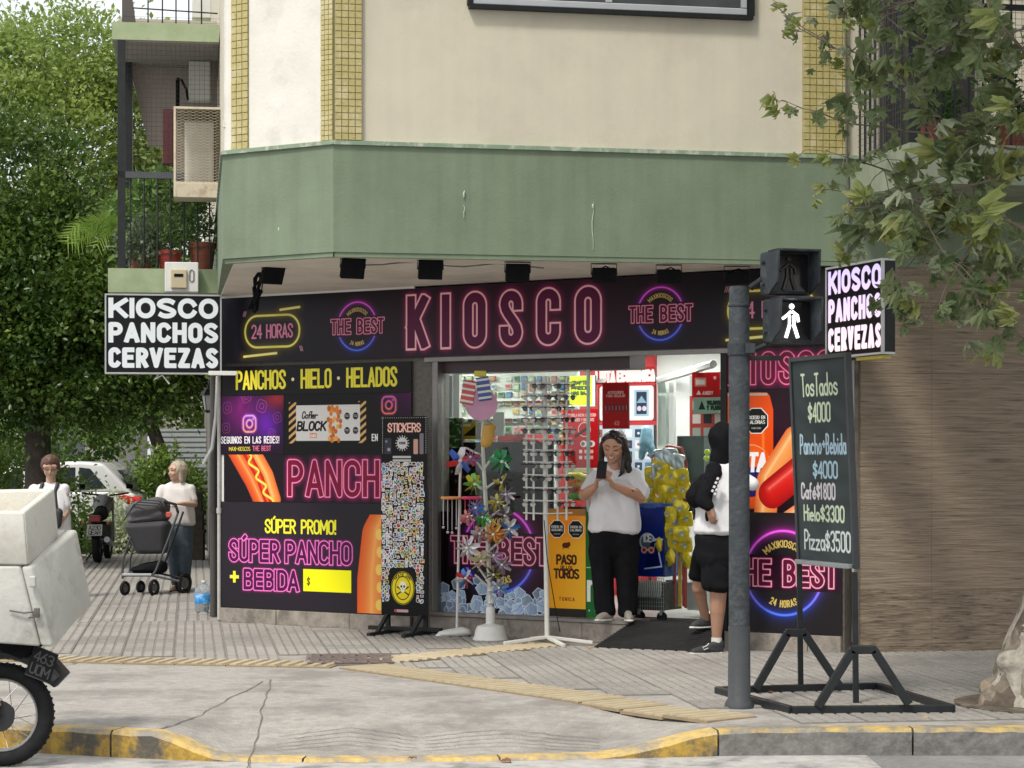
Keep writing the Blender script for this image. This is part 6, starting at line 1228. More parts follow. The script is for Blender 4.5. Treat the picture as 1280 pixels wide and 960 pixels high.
# ---------------------------------------------------------------- chalkboard price stand
Ya, Yb = 14.15, 13.4; TL = W(985, 446, Ya); BLc = W(999, 708, Ya); TR = W(1057, 441, Yb); dd = (TR - TL); dd.z = 0; wb = dd.length; an = math.atan2(dd.y, dd.x)
zb_, zt_ = .845, 2.19; org = Vector((BLc.x, Ya, 0))
t = thing('chalkboard_stand', 'tall chalkboard with handwritten food prices on a black steel frame at the kerb', 'chalkboard', tuple(org), an)
tilt = Matrix.Rotation(R(2.6), 4, 'X')
cv = Cv(wb - .06, zt_ - zb_ - .06, 520, (.225, .255, .26)); w_, h_ = wb - .06, zt_ - zb_ - .06
X, Y_ = np.meshgrid(np.linspace(0, 1, cv.W), np.linspace(0, 1, cv.H)); cv.a += (.025 * np.sin(X * 7 + 3 * np.sin(Y_ * 9)) * np.sin(Y_ * 23 + X * 5))[..., None].astype(np.float32); cv.grain(.03)
def chalk(txt, x, y, h, fit, col, sl_=.05):
    rr = random.Random(len(txt)); P = textlines(txt, x * w_, y, h, 0, .018 * w_ / .7, fit=fit * w_, slant=sl_); cv.stroke([[(a + rr.uniform(-.003, .003), b_ + rr.uniform(-.002, .002)) for a, b_ in pl] for pl in P], .018, tuple(c * .75 + .1 for c in col)); cv.stroke(P, .011, col)
CG = (.80, .86, .74); CB = (.66, .78, .84)
def ch(txt, x, fr, h, fit, col, sl_=.04): chalk(txt, x, h_ * (1 - fr), h, fit, col, sl_)
ch('TosTados', .16, .175, .135, .66, CG, .0); ch('$4000', .27, .305, .115, .40, CG); ch('Pancho+Bebida', .09, .465, .12, .84, CB); ch('$4000', .32, .585, .10, .44, CB); ch('Café$1800', .08, .69, .095, .62, (.84, .82, .84)); ch('Hielo$3300', .11, .80, .095, .74, CG); ch('Pizza$3500', .10, .945, .12, .84, (.8, .85, .84))
bd = bpy.data.objects.new('board', None); COL.objects.link(bd); bd.parent = t; bd.location = (0, 0, zb_); bd.rotation_euler = (R(2.6), 0, 0)
hb = zt_ - zb_; sheet('writing_surface', .03, wb - .03, .03, hb - .03, -.006, printmat('chalk_print', cv, .7), bd, .02)
m_fr = mat('board_frame', (.03, .035, .038), .4, var=.2)
for nm_, q in (('frame_side', (0, .03, -.02, .02, 0, hb)), ('frame_side', (wb - .03, wb, -.02, .02, 0, hb)), ('frame_rail', (.0305, wb - .0305, -.02, .02, hb - .03, hb)), ('chalk_tray', (.0305, wb - .0305, -.05, .02, 0, .028))): b = MB(); b.bb(*q, bev=.004); b.make(nm_, m_fr if nm_ != 'chalk_tray' else mat('tray_alu', (.3, .33, .34), .4, metal=.4), bd)
def LT(v): return Matrix.Rotation(-an, 3, 'Z') @ (v - org)
def bar(p0, p1, w=.045, name='frame_bar'):
    p0, p1 = LT(p0), LT(p1); b = MB(); d = p1 - p0; q = d.to_track_quat('X', 'Z').to_matrix(); b.box((p0 + p1) / 2, (d.length, w, w), q, 0, .005); return b.make(name, M_STEELB, t)
up = lambda px, Y, py: W(px, py, Y)
bar(W(1001, 866, Ya), W(999, 700, Ya), .035, 'upright'); bar(W(1070, 881, Yb), W(1068, 715, Yb), .035, 'upright')
gn = lambda px, py: G(px, py, .03)
fn0, fn1 = gn(990, 888), gn(1190, 886); ff0, ff1 = gn(897, 863), gn(1098, 858)
bar(fn0, fn1, .05, 'base_bar'); bar(ff0, ff1, .05, 'base_bar'); bar(ff0, fn0, .048, 'side_bar'); bar(ff1, fn1, .048, 'side_bar')
yn = fn0.y - .0; yf = ff0.y
for (lx, ly, ax0, ax1, ay, rx, ry, Yq) in ((1022, 884, 1066, 1092, 812, 1136, 880, yn), (945, 861, 985, 1005, 791, 1050, 858, yf)):
    bar(W(lx, ly, Yq), W(ax0, ay, Yq), .05, 'brace'); bar(W(ax1, ay, Yq), W(rx, ry, Yq), .05, 'brace'); bar(W(ax0 - 3, ay, Yq), W(ax1 + 3, ay, Yq), .05, 'brace_top')
# ---------------------------------------------------------------- water jug at the corner
jY = 21.45; s = FOC / jY; t = thing('water_jug', 'clear plastic water jug with a bright blue label standing by the building corner', 'water bottle', ((255 - 640) / s, jY, .015))
m_pet = mat('clear_plastic', (.75, .82, .85), .08, var=0, trans=.85); b = MB(); b.lathe([(0, 0), (.085, 0), (.092, .02), (.09, .06), (.094, .08), (.094, .2), (.085, .235), (.05, .262), (.022, .275), (.022, .29), (0, .29)], n=20); b.make('bottle', m_pet, t, True)
b = MB(); b.lathe([(.0955, .085), (.0965, .09), (.0965, .175), (.0955, .18)], n=20); b.make('label', mat('blue_label', (.02, .25, .6), .3, var=.4, scale=14, dirt=(.4, .6, .8), dscale=12), t, True); b = MB(); b.lathe([(0, .29), (.025, .29), (.025, .31), (0, .312)], n=12); b.make('cap', WHITEP, t)
# ---------------------------------------------------------------- fallen leaves
fl = [((407, 920), 11, 'dry brown leaf lying on the concrete apron, left of centre', 0), ((502, 930), 9, 'pale dry leaf on the grooved kerb ramp', 1), ((516, 951), 16, 'curled brown leaf in the gutter below the ramp', 0), ((631, 953), 14, 'brown leaf in the gutter right of the ramp', 0), ((706, 886), 6, 'tiny dry leaf in the middle of the concrete apron', 1), ((740, 812), 9, 'curled yellowish leaf at the foot of the rubber ramp', 1), ((965, 868), 9, 'dry leaf inside the chalkboard stand base, far side', 0), ((1098, 861), 8, 'dry leaf by the far corner of the chalkboard base', 0), ((1100, 884), 8, 'dry leaf on the near bar of the chalkboard base', 1), ((930, 943), 11, 'tan curled leaf against the kerb under the post', 1), ((1012, 942), 9, 'small tan leaf against the kerb face', 1), ((1120, 942), 10, 'dry leaf at the kerb below the chalkboard', 1), ((1140, 941), 12, 'larger tan leaf at the kerb below the chalkboard', 0), ((1155, 900), 9, 'dry leaf on the kerb top right of the stand', 1), ((20, 955), 12, 'brown leaf on the road beside the motorcycle wheel', 0), ((808, 945), 9, 'thin brown leaf in the gutter below the kerb end', 0)]
m_lf = [mat('dry_leaf', (.2, .09, .04), .7, var=.3, scale=30), mat('dry_leaf_pale', (.42, .28, .14), .7, var=.3, scale=30)]
def lobed(n=5, r=1.0, curl=.25, seed=0, jag=.18):
    rr = random.Random(seed); P = [(0, 0, 0)]; ang0 = R(-125); pts = []
    for k in range(n):
        a = ang0 + R(250) * k / (n - 1) + R(90); L = r * (1.0 - .28 * abs(k - (n - 1) / 2) / ((n - 1) / 2)) * rr.uniform(.9, 1.08); da = R(250) / (n - 1) / 2
        for (f, g) in ((-.78, .70), (-.42, .80), (-.2, .86), (0, 1.0), (.2, .86), (.42, .80), (.78, .70)): pts.append((a + da * f, L * g * (1 + rr.uniform(-jag, jag) * .3)))
        if k < n - 1: pts.append((a + da, L * .58))
    vs = [(0, 0, 0)]; 
    for a, q in pts: x, y = q * math.cos(a), q * math.sin(a); vs.append((x * .5, y * .5, curl * .12 * r * math.sin(a * 5 + seed))); 
    m_ = len(pts)
    for a, q in pts: x, y = q * math.cos(a), q * math.sin(a); vs.append((x, y, -curl * q * q / r * .8 + .06 * r * math.sin(a * 9 + seed) * curl * 3))
    fs = [(0, 1 + i, 2 + i) for i in range(m_ - 1)] + [(1 + i, 1 + m_ + i, 2 + m_ + i, 2 + i) for i in range(m_ - 1)]
    b = MB(); b.add(vs, fs); b.cyl((0, 0, 0), (0, -.45 * r, .08 * r), .02 * r, n=4); return b
for k, ((px, py), w, lab, mi) in enumerate(fl):
    zz_ = -.146 if py > 938 else gz(*G(px, py).xy); p = G(px, py, zz_); s = FOC / p.y; o = lobed(5, w / s * .75, .8, k).make('fallen_leaf', m_lf[mi]); o.location = (p.x, p.y, zz_ + .02); o.rotation_euler = (R(15), R(10), k * 1.3); tag(o, lab, 'leaf', 'fallen leaves')
# ================================================================ inside the shop
def IP(px, py, v): u, z = F(px, py, v); return u, z
def ithing(name, label, cat, px, py, v, group=None, rz=0): u, z = F(px, py, v); return thing(name, label, cat, tuple(FP(u, v, z)), FROT + R(rz), group)
def ibox(name, px0, px1, py0, py1, v, m, depth=.04, label=None, cat=None, group=None, cvf=None, parent=None, bev=0.0):
    """box or framed print standing at depth v, spanning the given pixels"""
    u0, zt = F(px0, py0, v); u1, _ = F(px1, py0, v); _, zb = F((px0 + px1) / 2, py1, v); w_, h_ = u1 - u0, zt - zb
    if cvf:
        cv = Cv(w_, h_, 330, (.8, .8, .8)); cvf(cv, w_, h_); o = sheet(name, 0, w_, 0, h_, 0, printmat(name + '_print', cv, .4), None, depth)
    else: b = MB(); b.bb(0, w_, 0, depth, 0, h_, bev=bev); o = b.make(name, m)
    o.location = FP(u0, v, zb); o.rotation_euler = (0, 0, FROT)
    if label: tag(o, label, cat or name.replace('_', ' '), group)
    return o
cmat = lambda c, r=.45: mat('goods_%02d%02d%02d' % tuple(int(x * 99) for x in c), c, r, var=.25, scale=25)
rr = random.Random(21)
# peg wall with little packets
ibox('peg_wall', 573, 722, 466, 556, 2.2, mat('peg_wall', (.62, .66, .6), .6, var=.1), .04, 'pale peg wall behind the shop window, hung with small packets', 'peg wall')
GC = [(.58, .62, .52), (.25, .42, .2), (.04, .05, .05), (.5, .07, .07), (.6, .5, .1), (.07, .14, .3), (.66, .68, .62), (.2, .13, .08), (.15, .32, .13), (.6, .35, .3), (.1, .28, .36)]
pk = {}
for j, py in enumerate((470, 480, 490, 500, 511, 522, 533, 544)):
    for i in range(15):
        if rr.random() < .08: continue
        px = 580 + i * 9.6 + rr.uniform(-1, 1); c = rr.choice(GC); key = (c, rr.randrange(3))
        if key not in pk:
            w_, h_ = ((.06, .07), (.05, .055), (.07, .05))[key[1]]; b = MB(); b.bb(-w_ / 2, w_ / 2, -.03, -.005, -h_, 0, bev=.005); b.bb(-w_ * .36, w_ * .36, -.0315, -.03, -h_ * .7, -h_ * .25, 1); pk[key] = b.mesh('packet', [cmat(c), cmat(GC[(GC.index(c) + 5) % len(GC)])])
        u, z = F(px, py, 2.2); o = link('packet', pk[key], None, tuple(FP(u, 2.19, z)), (0, 0, FROT)); tag(o, 'small packet in the %s row of the peg wall, %s from left' % (ORD[j], ORD[i]), 'packet', 'packets on the peg wall')
for k, py in enumerate((500, 522)): ibox('peg_shelf', 575, 722, py - 1, py + 1, 2.12, WHITEP, .05, 'thin white shelf rail across the peg wall, ' + ('upper' if k == 0 else 'lower'), 'shelf')
ibox('window_blind', 549, 565, 470, 522, .5, mat('grey_blind', (.25, .27, .27), .7), .02, 'grey blind at the left edge of the shop window', 'blind'); ibox('white_post', 566, 574, 468, 523, .7, WHITEP, .04, 'white upright behind the left part of the window', 'post')
def greenp(cv, w, h):
    cv.a[:] = (.2, .34, .16)
    for k in range(70): a, c = rr.uniform(0, w), rr.uniform(0, h); cv.ell(a, c, rr.uniform(.01, .03), rr.uniform(.006, .02), rr.choice([(.45, .6, .35), (.15, .28, .12), (.6, .7, .5), (.1, .2, .1)]), soft=.004)
ibox('green_packs', 548, 577, 523, 560, .45, None, .03, 'green leafy printed packs low at the left of the window', 'packaging', cvf=greenp)
def yl(cv, w, h): cv.a[:] = (.75, .62, .1); cv.poly([(w * .1, h * .2), (w * .9, h * .2), (w * .9, h * .8)], (.08, .08, .05)); cv.rect(w * .1, h * .75, w * .6, h * .9, (.9, .88, .8))
ibox('yellow_box', 577, 596, 528, 549, .6, None, .08, 'yellow and black box behind the top of the pinwheel tree', 'box', cvf=yl)
ibox('white_card', 616, 630, 515, 545, .8, WHITEP, .01, 'blank white card in the window beside the glasses rack', 'card', bev=.003)
ibox('red_counter', 622, 656, 543, 552, .9, cmat((.6, .03, .04)), .5, 'red edged counter top behind the glasses rack', 'counter'); ibox('dark_cabinet', 560, 660, 553, 645, 1.0, M_BLK, .45, 'dark cabinet below the red counter', 'cabinet')
def jars(cv, w, h):
    cv.a[:] = (.12, .07, .05)
    for k in range(60): a, c = rr.uniform(0, w), rr.uniform(0, h); cv.ell(a, c, .012, .016, rr.choice([(.5, .3, .25), (.3, .16, .1), (.6, .55, .5), (.25, .12, .1)]), soft=.004)
ibox('sweet_shelf', 549, 600, 580, 640, .35, None, .1, 'brown shelf of small sweets low in the left window', 'shelf', cvf=jars)
# posters on the red wall
def p_yellow(cv, w, h):
    cv.a[:] = (.88, .93, .86); cv.rect(w * .0, h * .04, w * .86, h * .98, (.86, .92, .1))
    for t_, y in (('CRAFTED', .72), ('PRECIO', .55), ('MAS BAJO', .38)): cv.text(t_, w * .08, h * y, h * .1, 0, .006, .012, (.2, .3, .12), fit=w * .7)
ibox('yellow_poster', 712, 744, 470, 508, 2.0, None, .02, 'yellow poster on the red wall above the red one', 'poster', cvf=p_yellow)
def p_red(cv, w, h):
    cv.a[:] = (.72, .08, .1); cv.text('Descubrila nueva coleccion'.upper(), w * .06, h * .88, h * .045, 0, .003, .006, (.9, .75, .75), fit=w * .86); cv.text('DEL BURGER Y BROCANTE', w * .12, h * .80, h * .045, 0, .003, .006, (.9, .75, .75), fit=w * .75)
    cv.ell(w * .6, h * .66, w * .17, w * .17, (.9, .8, .8), ring=.008); cv.poly([(w * .3, h * .55), (w * .7, h * .72), (w * .74, h * .68), (w * .36, h * .52)], (.15, .06, .06))
    for k in (0, 1): cv.ell(w * (.58 + .22 * k), h * .42, w * .1, w * .08, (.9, .85, .85)); cv.ell(w * (.56 + .22 * k), h * .42, w * .05, w * .05, (.4, .4, .42))
    for j in (0, 1): cv.rect(w * .45, h * (.26 - .1 * j), w * .54, h * (.32 - .1 * j), (.93, .85, .85)); cv.rect(w * .6, h * (.26 - .1 * j), w * .85, h * (.32 - .1 * j), (.9, .7, .7))
    cv.ell(w * .1, h * .6, w * .12, h * .06, (.4, .12, .1), soft=.02)
ibox('red_poster', 704, 748, 512, 586, 1.5, None, .02, 'red poster with eyeglass pictures left of the smiling person', 'poster', cvf=p_red)
def p_wall(cv, w, h): cv.a[:] = (.7, .07, .09); cv.text('LIGTA', w * .02, h * .2, h * .55, 0, .02, .032, (.95, .93, .93), fit=w * .3); cv.text('ECONÓMICA', w * .38, h * .2, h * .55, 0, .02, .032, (.95, .93, .93), fit=w * .6)
ibox('wall_banner', 744, 819, 460, 480, 2.1, None, .02, 'red banner lettered NÓMICA high on the shop wall', 'banner', cvf=p_wall)
def p_frame(cv, w, h):
    cv.a[:] = (.7, .07, .09); cv.rect(.01, .01, w - .01, h - .01, (.9, .92, .9), rad=.03); cv.rect(w * .64, h * .14, w * .9, h * .86, (.62, .72, .78)); cv.rect(w * .68, h * .2, w * .86, h * .8, (.14, .2, .28)); cv.poly([(w * .68, h * .5), (w * .77, h * .7), (w * .86, h * .5)], (.5, .62, .7)); cv.ell(w * .73, h * .35, w * .04, w * .04, (.8, .75, .8)); cv.ell(w * .82, h * .35, w * .04, w * .04, (.8, .75, .8))
ibox('framed_board', 748, 818, 482, 527, 2.05, None, .03, 'white framed board with a phone picture on the red wall', 'picture frame', cvf=p_frame)
def p_r2(cv, w, h):
    cv.a[:] = (.75, .08, .1); cv.text('ACCESORIOS', w * .2, h * .76, h * .05, 0, .004, .006, (.95, .8, .8), fit=w * .6); cv.text('PARA CELULAR', w * .15, h * .69, h * .05, 0, .004, .006, (.95, .8, .8), fit=w * .7)
    for k in range(7): a = w * (.12 + .13 * k); cv.poly([(a, h * .55), (a + w * .07, h * .55), (a + w * .05, h * .36), (a - w * .01, h * .38)], (.35, .25, .28)); cv.rect(a, h * .4, a + w * .02, h * .5, (.8, .7, .72))
    cv.text('43', w * .45, h * .08, h * .08, .02, .008, .01, (.9, .5, .5))
ibox('red_price_poster', 753, 786, 479, 536, 1.2, None, .015, 'red poster with a row of small hanging items, in front of the white frame', 'poster', cvf=p_r2)
def p_blue(cv, w, h):
    cv.a[:] = (.72, .78, .82)
    for j in range(5):
        for i in range(6): cv.rect(w * (.03 + .165 * i), h * (.03 + .19 * j), w * (.15 + .165 * i), h * (.17 + .19 * j), rr.choice([(.3, .55, .7), (.85, .88, .9), (.6, .35, .3), (.2, .3, .4), (.75, .8, .85)]), rad=.008); cv.ell(w * (.09 + .165 * i), h * (.1 + .19 * j), .014, .012, rr.choice([(.1, .2, .3), (.9, .9, .9), (.7, .3, .25)]))
ibox('accessory_rack', 742, 817, 532, 604, 1.9, None, .06, 'rack of blue and white blister packs behind the smiling person', 'rack', cvf=p_blue)
o = ithing('blue_plush', 'pale blue plush toy hanging at the rack', 'toy', 808, 552, 1.3); blob('plush', [[((0, 0, .1), .05), ((0, 0, -.02), .07)], [((-.04, 0, -.08), .04), ((-.05, 0, -.14), .03)], [((.05, 0, -.06), .04), ((.06, 0, -.13), .03)]], cmat((.25, .5, .62)), o, .012, 2)
# shelf with bright bags left of the woman
ibox('goods_shelf', 704, 742, 585, 591, 1.0, WHITEP, .3, 'white shelf edge with bright bags below, left of the smiling person', 'shelf')
for k, (px, py, c, lab) in enumerate(((717, 596, (.7, .6, .05), 'yellow bag on the shelf left of the smiling person'), (722, 607, (.75, .35, .06), 'orange bag under the yellow one'), (712, 612, (.6, .12, .15), 'red bag at the left of the shelf'), (722, 621, (.15, .5, .1), 'green bag at the bottom of the shelf'), (731, 598, (.7, .55, .1), 'second yellow bag close to the elbow'))):
    o = ithing('snack_bag', lab, 'snack bag', px, py, .95); blob('bag', [[((-.07, 0, 0), (.03, .03, .035)), ((.07, 0, .01), (.03, .03, .035))]], cmat(c), o, .012, 1, .003, 30)
ibox('black_bin', 704, 740, 634, 690, .8, M_BLK, .3, 'black box under the goods shelf', 'box')
# pale columns and door of the far corner
m_mint = mat('mint_panel', (.58, .70, .62), .4, var=.03); 
ibox('pale_column', 822, 832, 472, 640, 2.3, m_mint, .1, 'tall pale green panel, left one of the bright corner', 'column'); ibox('pale_column', 836, 842, 478, 640, 2.3, m_in, .1, 'white upright between the pale green panels', 'column'); ibox('pale_column', 845, 862, 470, 650, 2.1, m_in, .12, 'broad white pillar beside the red cabinet', 'column')
b = MB(); p0, p1 = F(822, 476, 2.2), F(905, 456, 1.2); b.tube([FP(p0[0], 2.2, p0[1]), FP(p1[0], 1.0, p1[1])], .035, 6); tag(b.make('ceiling_beam', m_in), 'sloping white ceiling strip over the doorway interior', 'beam')
# red cabinet with box on the right
def cab(cv, w, h):
    cv.a[:] = (.75, .3, .27)
    for j in range(6):
        for i in range(3): cv.rect(w * (.08 + .3 * i), h * (.03 + .16 * j), w * (.3 + .3 * i), h * (.14 + .16 * j), rr.choice([(.85, .82, .8), (.6, .12, .12), (.9, .88, .86), (.2, .22, .24), (.7, .75, .7)]))
ibox('red_cabinet', 862, 908, 495, 600, 1.4, None, .3, 'red and white cabinet of small goods right of the pillar', 'cabinet', cvf=cab)
def avy(cv, w, h): cv.a[:] = (.78, .07, .09); cv.rect(w * .08, h * .45, w * .42, h * .8, (.85, .6, .55)); cv.rect(w * .12, h * .52, w * .38, h * .72, (.93, .9, .88)); cv.poly([(w * .12, h * .12), (w * .2, h * .3), (w * .28, h * .12)], (.95, .9, .9)); cv.text('AVERY', w * .32, h * .12, h * .12, 0, .006, .008, (.95, .85, .85), fit=w * .3); cv.rect(w * .83, h * .3, w * .95, h * .95, (.9, .88, .86)); cv.ell(w * .68, h * .78, .015, .015, (.95, .8, .8))
ibox('red_carton', 865, 907, 466, 497, 1.3, None, .3, 'red carton with white labels on top of the cabinet', 'carton', cvf=avy)
def grn(cv, w, h): cv.a[:] = (.62, .78, .7); cv.poly([(w * .15, h * .25), (w * .25, h * .8), (w * .36, h * .25)], (.12, .2, .16)); cv.text('VUJOVICH', w * .42, h * .55, h * .2, 0, .01, .014, (.15, .25, .2), fit=w * .5); cv.text('Y FLORIDA', w * .42, h * .25, h * .2, 0, .01, .014, (.15, .25, .2), fit=w * .5)
ibox('pale_green_banner', 867, 908, 497, 517, 1.25, None, .03, 'pale green banner under the red carton', 'banner', cvf=grn)
ibox('glass_case', 846, 880, 545, 650, 1.1, mat('green_glass', (.07, .11, .10), .08), .3, 'dark greenish glass case beside the snack rack', 'glass case', bev=.006)
for k, (px, py) in enumerate(((884, 565), (883, 573))): o = ithing('tennis_ball', ('upper' if k == 0 else 'lower') + ' lime green ball by the hooded person', 'ball', px, py, .7); b = MB(); b.sph((0, 0, 0), .026, 12); b.make('ball', cmat((.55, .75, .08)), o, True)
# snack rack with hanging yellow bags
cu0, cz0 = F(838, 760, .55); rk = thing('snack_rack', 'red wire rack hung full of yellow snack bags just inside the door', 'rack', tuple(FP(cu0, .55, z_sill - .035)), FROT)
RZ = lambda px, py, dv=0: Vector((F(px, py, .55 + dv)[0] - cu0, dv, F(px, py, .55 + dv)[1] - (z_sill - .035))); m_rrod = mat('red_rod', (.35, .06, .04), .4)
b = MB(); b.tube([RZ(812, 760), RZ(814, 600), RZ(816, 570), RZ(835, 557), RZ(852, 560), RZ(858, 580), RZ(857, 760)], .012, 6); b.make('rack_frame', m_rrod, rk, True)
b = MB(); b.tube([RZ(820, 575, .1), RZ(832, 563, .1), RZ(848, 566, .1), RZ(850, 755, .1)], .01, 6); b.make('rack_frame', m_rrod, rk, True)
for k, x in enumerate((843, 850, 855)): b = MB(); p0, p1 = RZ(x, 690, -.02), RZ(x, 758, -.02); b.tube([p0, p1], .016, 6); b.make('leg', (m_rrod, cmat((.6, .45, .05)), m_rrod)[k], rk, True)
def snackprint():
    cv = Cv(.2, .16, 500, (.72, .66, .10)); cv.rect(0, .11, .2, .16, (.6, .75, .78)); cv.ell(.1, .075, .045, .03, (.85, .8, .6)); cv.ell(.12, .06, .03, .022, (.3, .25, .08)); cv.ell(.07, .09, .02, .015, (.75, .15, .1)); cv.text('PAPAS', .04, .115, .028, 0, .005, .007, (.9, .92, .9), fit=.11)
    for k in range(30): cv.ell(rr.uniform(0, .2), rr.uniform(0, .1), .008, .005, rr.choice([(.85, .8, .2), (.5, .48, .08), (.3, .3, .05)]))
    return printmat('snack_print', cv, .25)
m_snack = mat('snack_foil', (.72, .60, .03), .22, metal=.15, var=.12, scale=10, dirt=(.50, .40, .03), dscale=6)
bag0 = None
rr = random.Random(6)
for j, y in enumerate(range(576, 700, 17)):
    for i, x in enumerate((813, 827, 842, 856)):
        if j > 4 and i < 1: continue
        if j == 0 and i in (0, 3): continue
        u, z = F(x + rr.uniform(-3, 3), y + rr.uniform(-3, 3) + (4 if i % 2 else 0), .45); loc = FP(u, .42 + rr.uniform(-.06, .06), z)
        if bag0 is None:
            bag0 = thing('snack_bag', 'yellow snack bag in the first row of the red rack, second from left', 'snack bag', tuple(loc), FROT, 'snack bags on the red rack'); blob('bag_film', [[((-.05, 0, .06), (.04, .015, .012)), ((.05, 0, .06), (.04, .015, .012)), ((-.05, 0, -.0), (.035, .04, .04)), ((.05, 0, -.0), (.035, .04, .04))], [((-.05, 0, 0), (.035, .04, .04)), ((.05, 0, 0), (.035, .04, .04)), ((-.055, 0, -.08), (.035, .012, .01)), ((.055, 0, -.08), (.035, .012, .01))]], m_snack, bag0, .008, 1, .0045, 30)
            b = MB(); b.lathe([(0, 0), (.030, 0), (.030, .003), (0, .003)], (0, 0, 0), 12); q = b.make('label', mat('bag_label', (.3, .35, .2), .3, var=.6, scale=40, dirt=(.6, .62, .55), dscale=20), bag0); q.rotation_euler = (R(90), 0, 0); q.location = (0, -.044, -.01)
        else: dup(bag0, tuple(loc), (rr.uniform(-.2, .2), rr.uniform(-.5, .5), FROT + rr.uniform(-.9, .9)), 'yellow snack bag in the %s row of the red rack, %s from left' % (ORD[j], ORD[i]), (.82, .82, .82))
for k, (px, py) in enumerate(((826, 572), (838, 570), (848, 577), (820, 590))):
    o = ithing('clear_bag', 'silvery clear bag on the red rack, ' + ('top left', 'top middle', 'top right', 'leftmost and lowest')[k], 'snack bag', px, py, .42, 'clear bags on the red rack', k * 31); blob('bag_film', [[((-.05, 0, .06), (.03, .02, .01)), ((.04, 0, .05), (.03, .02, .01)), ((0, 0, -.05), (.06, .03, .03))]], mat('silver_film', (.45, .56, .58), .2, metal=.4, var=.3, scale=20), o, .01, 1, .006, 30)
# blue ice cream bin on a wire trolley
cu1, _ = F(815, 700, .35); bn = thing('blue_bin', 'blue promotional bin on a grey wire trolley beside the person with the phone', 'bin', tuple(FP(cu1, .35, z_sill - .035)), FROT)
BZ = lambda px, py: Vector((F(px, py, .35)[0] - cu1, 0, F(px, py, .35)[1] - (z_sill - .035))); a, c = BZ(796, 720), BZ(831, 634)
cv = Cv(c.x - a.x, c.z - a.z, 450, (.03, .13, .45)); w_, h_ = cv.w, cv.h; cv.rect(0, h_ * .86, w_, h_, (.04, .16, .5)); cv.ell(w_ * .42, h_ * .5, w_ * .28, w_ * .28, (.75, .8, .88)); cv.ell(w_ * .42, h_ * .5, w_ * .23, w_ * .23, (.3, .38, .42)); cv.poly([(w_ * .3, h_ * .1), (w_ * .95, h_ * .14), (w_ * .85, h_ * .35), (w_ * .98, h_ * .55), (w_ * .6, h_ * .55)], (.75, .8, .9)); cv.poly([(w_ * .3, h_ * .12), (w_ * .9, h_ * .16), (w_ * .8, h_ * .34), (w_ * .9, h_ * .52), (w_ * .55, h_ * .5)], (.03, .08, .3))
for k in (0, 1): cv.ell(w_ * (.3 + .26 * k), h_ * .38, w_ * .11, w_ * .11, (.85, .6, .55)); cv.ell(w_ * (.3 + .26 * k), h_ * .38, w_ * .05, w_ * .05, (.5, .12, .15))
cv.text('Ice'.upper(), w_ * .3, h_ * .5, h_ * .1, 0, .01, .012, (.9, .92, .95), fit=w_ * .25)
sheet('bin_panel', a.x, c.x, a.z, c.z, -.02, printmat('bin_print', cv, .3), bn, .02); b = MB(); b.bb(a.x, c.x, .001, .32, a.z, c.z); b.make('bin_body', cmat((.02, .09, .35), .3), bn)
b = MB(); b.lathe([(0, 0), (.17, 0), (.17, .04), (0, .05)], ((a.x + c.x) / 2, .14, c.z - .01), 20); b.make('bin_lid', cmat((.02, .1, .4), .3), bn, True)
m_wire = mat('grey_wire_mesh', (.3, .33, .31), .4, metal=.4); b = MB(); zb_ = .10; zt_ = a.z - .01
for k in range(13): x = a.x + (c.x - a.x) * k / 12; b.tube([(x, -.02, zb_), (x, -.02, zt_)], .0035, 4)
for k in range(9): z = zb_ + (zt_ - zb_) * k / 8; b.tube([(a.x, -.02, z), (c.x, -.02, z)], .0035, 4)
stuff(b.make('wire_basket', m_wire, bn)); b = MB(); b.bb(a.x, c.x, .0, .3, zb_, zt_ - .05); b.make('basket_fill', mat('basket_dark', (.06, .07, .065), .6, var=.5, scale=30), bn)
for sx in (a.x + .03, c.x - .03): b = MB(); b.cyl((sx, -.01, .045), (sx, .02, .045), .042, n=14); b.make('wheel', M_RUB, bn, 40); b = MB(); b.bb(sx - .012, sx + .012, -.02, .03, .06, .105); b.make('fork', m_wire, bn)
b = MB()
for k in range(12): x = a.x + .02 + (c.x - a.x - .04) * k / 11; b.tube([(x, -.04, zt_ - .02), (x + .01, -.05, zt_ - .09), (x - .005, -.04, zt_ - .16)], .007, 5)
stuff(b.make('plastic_strips', mat('clear_strip', (.4, .45, .42), .3), bn))
ibox('low_fridge', 858, 884, 727, 763, 1.0, mat('fridge_white', (.6, .66, .62), .4), .35, 'low white cooler standing on the shop floor behind the legs', 'cooler', bev=.01)
ibox('blue_crate', 832, 844, 725, 745, 1.3, cmat((.05, .08, .3)), .2, 'dark blue crate on the floor beyond the snack rack', 'crate')
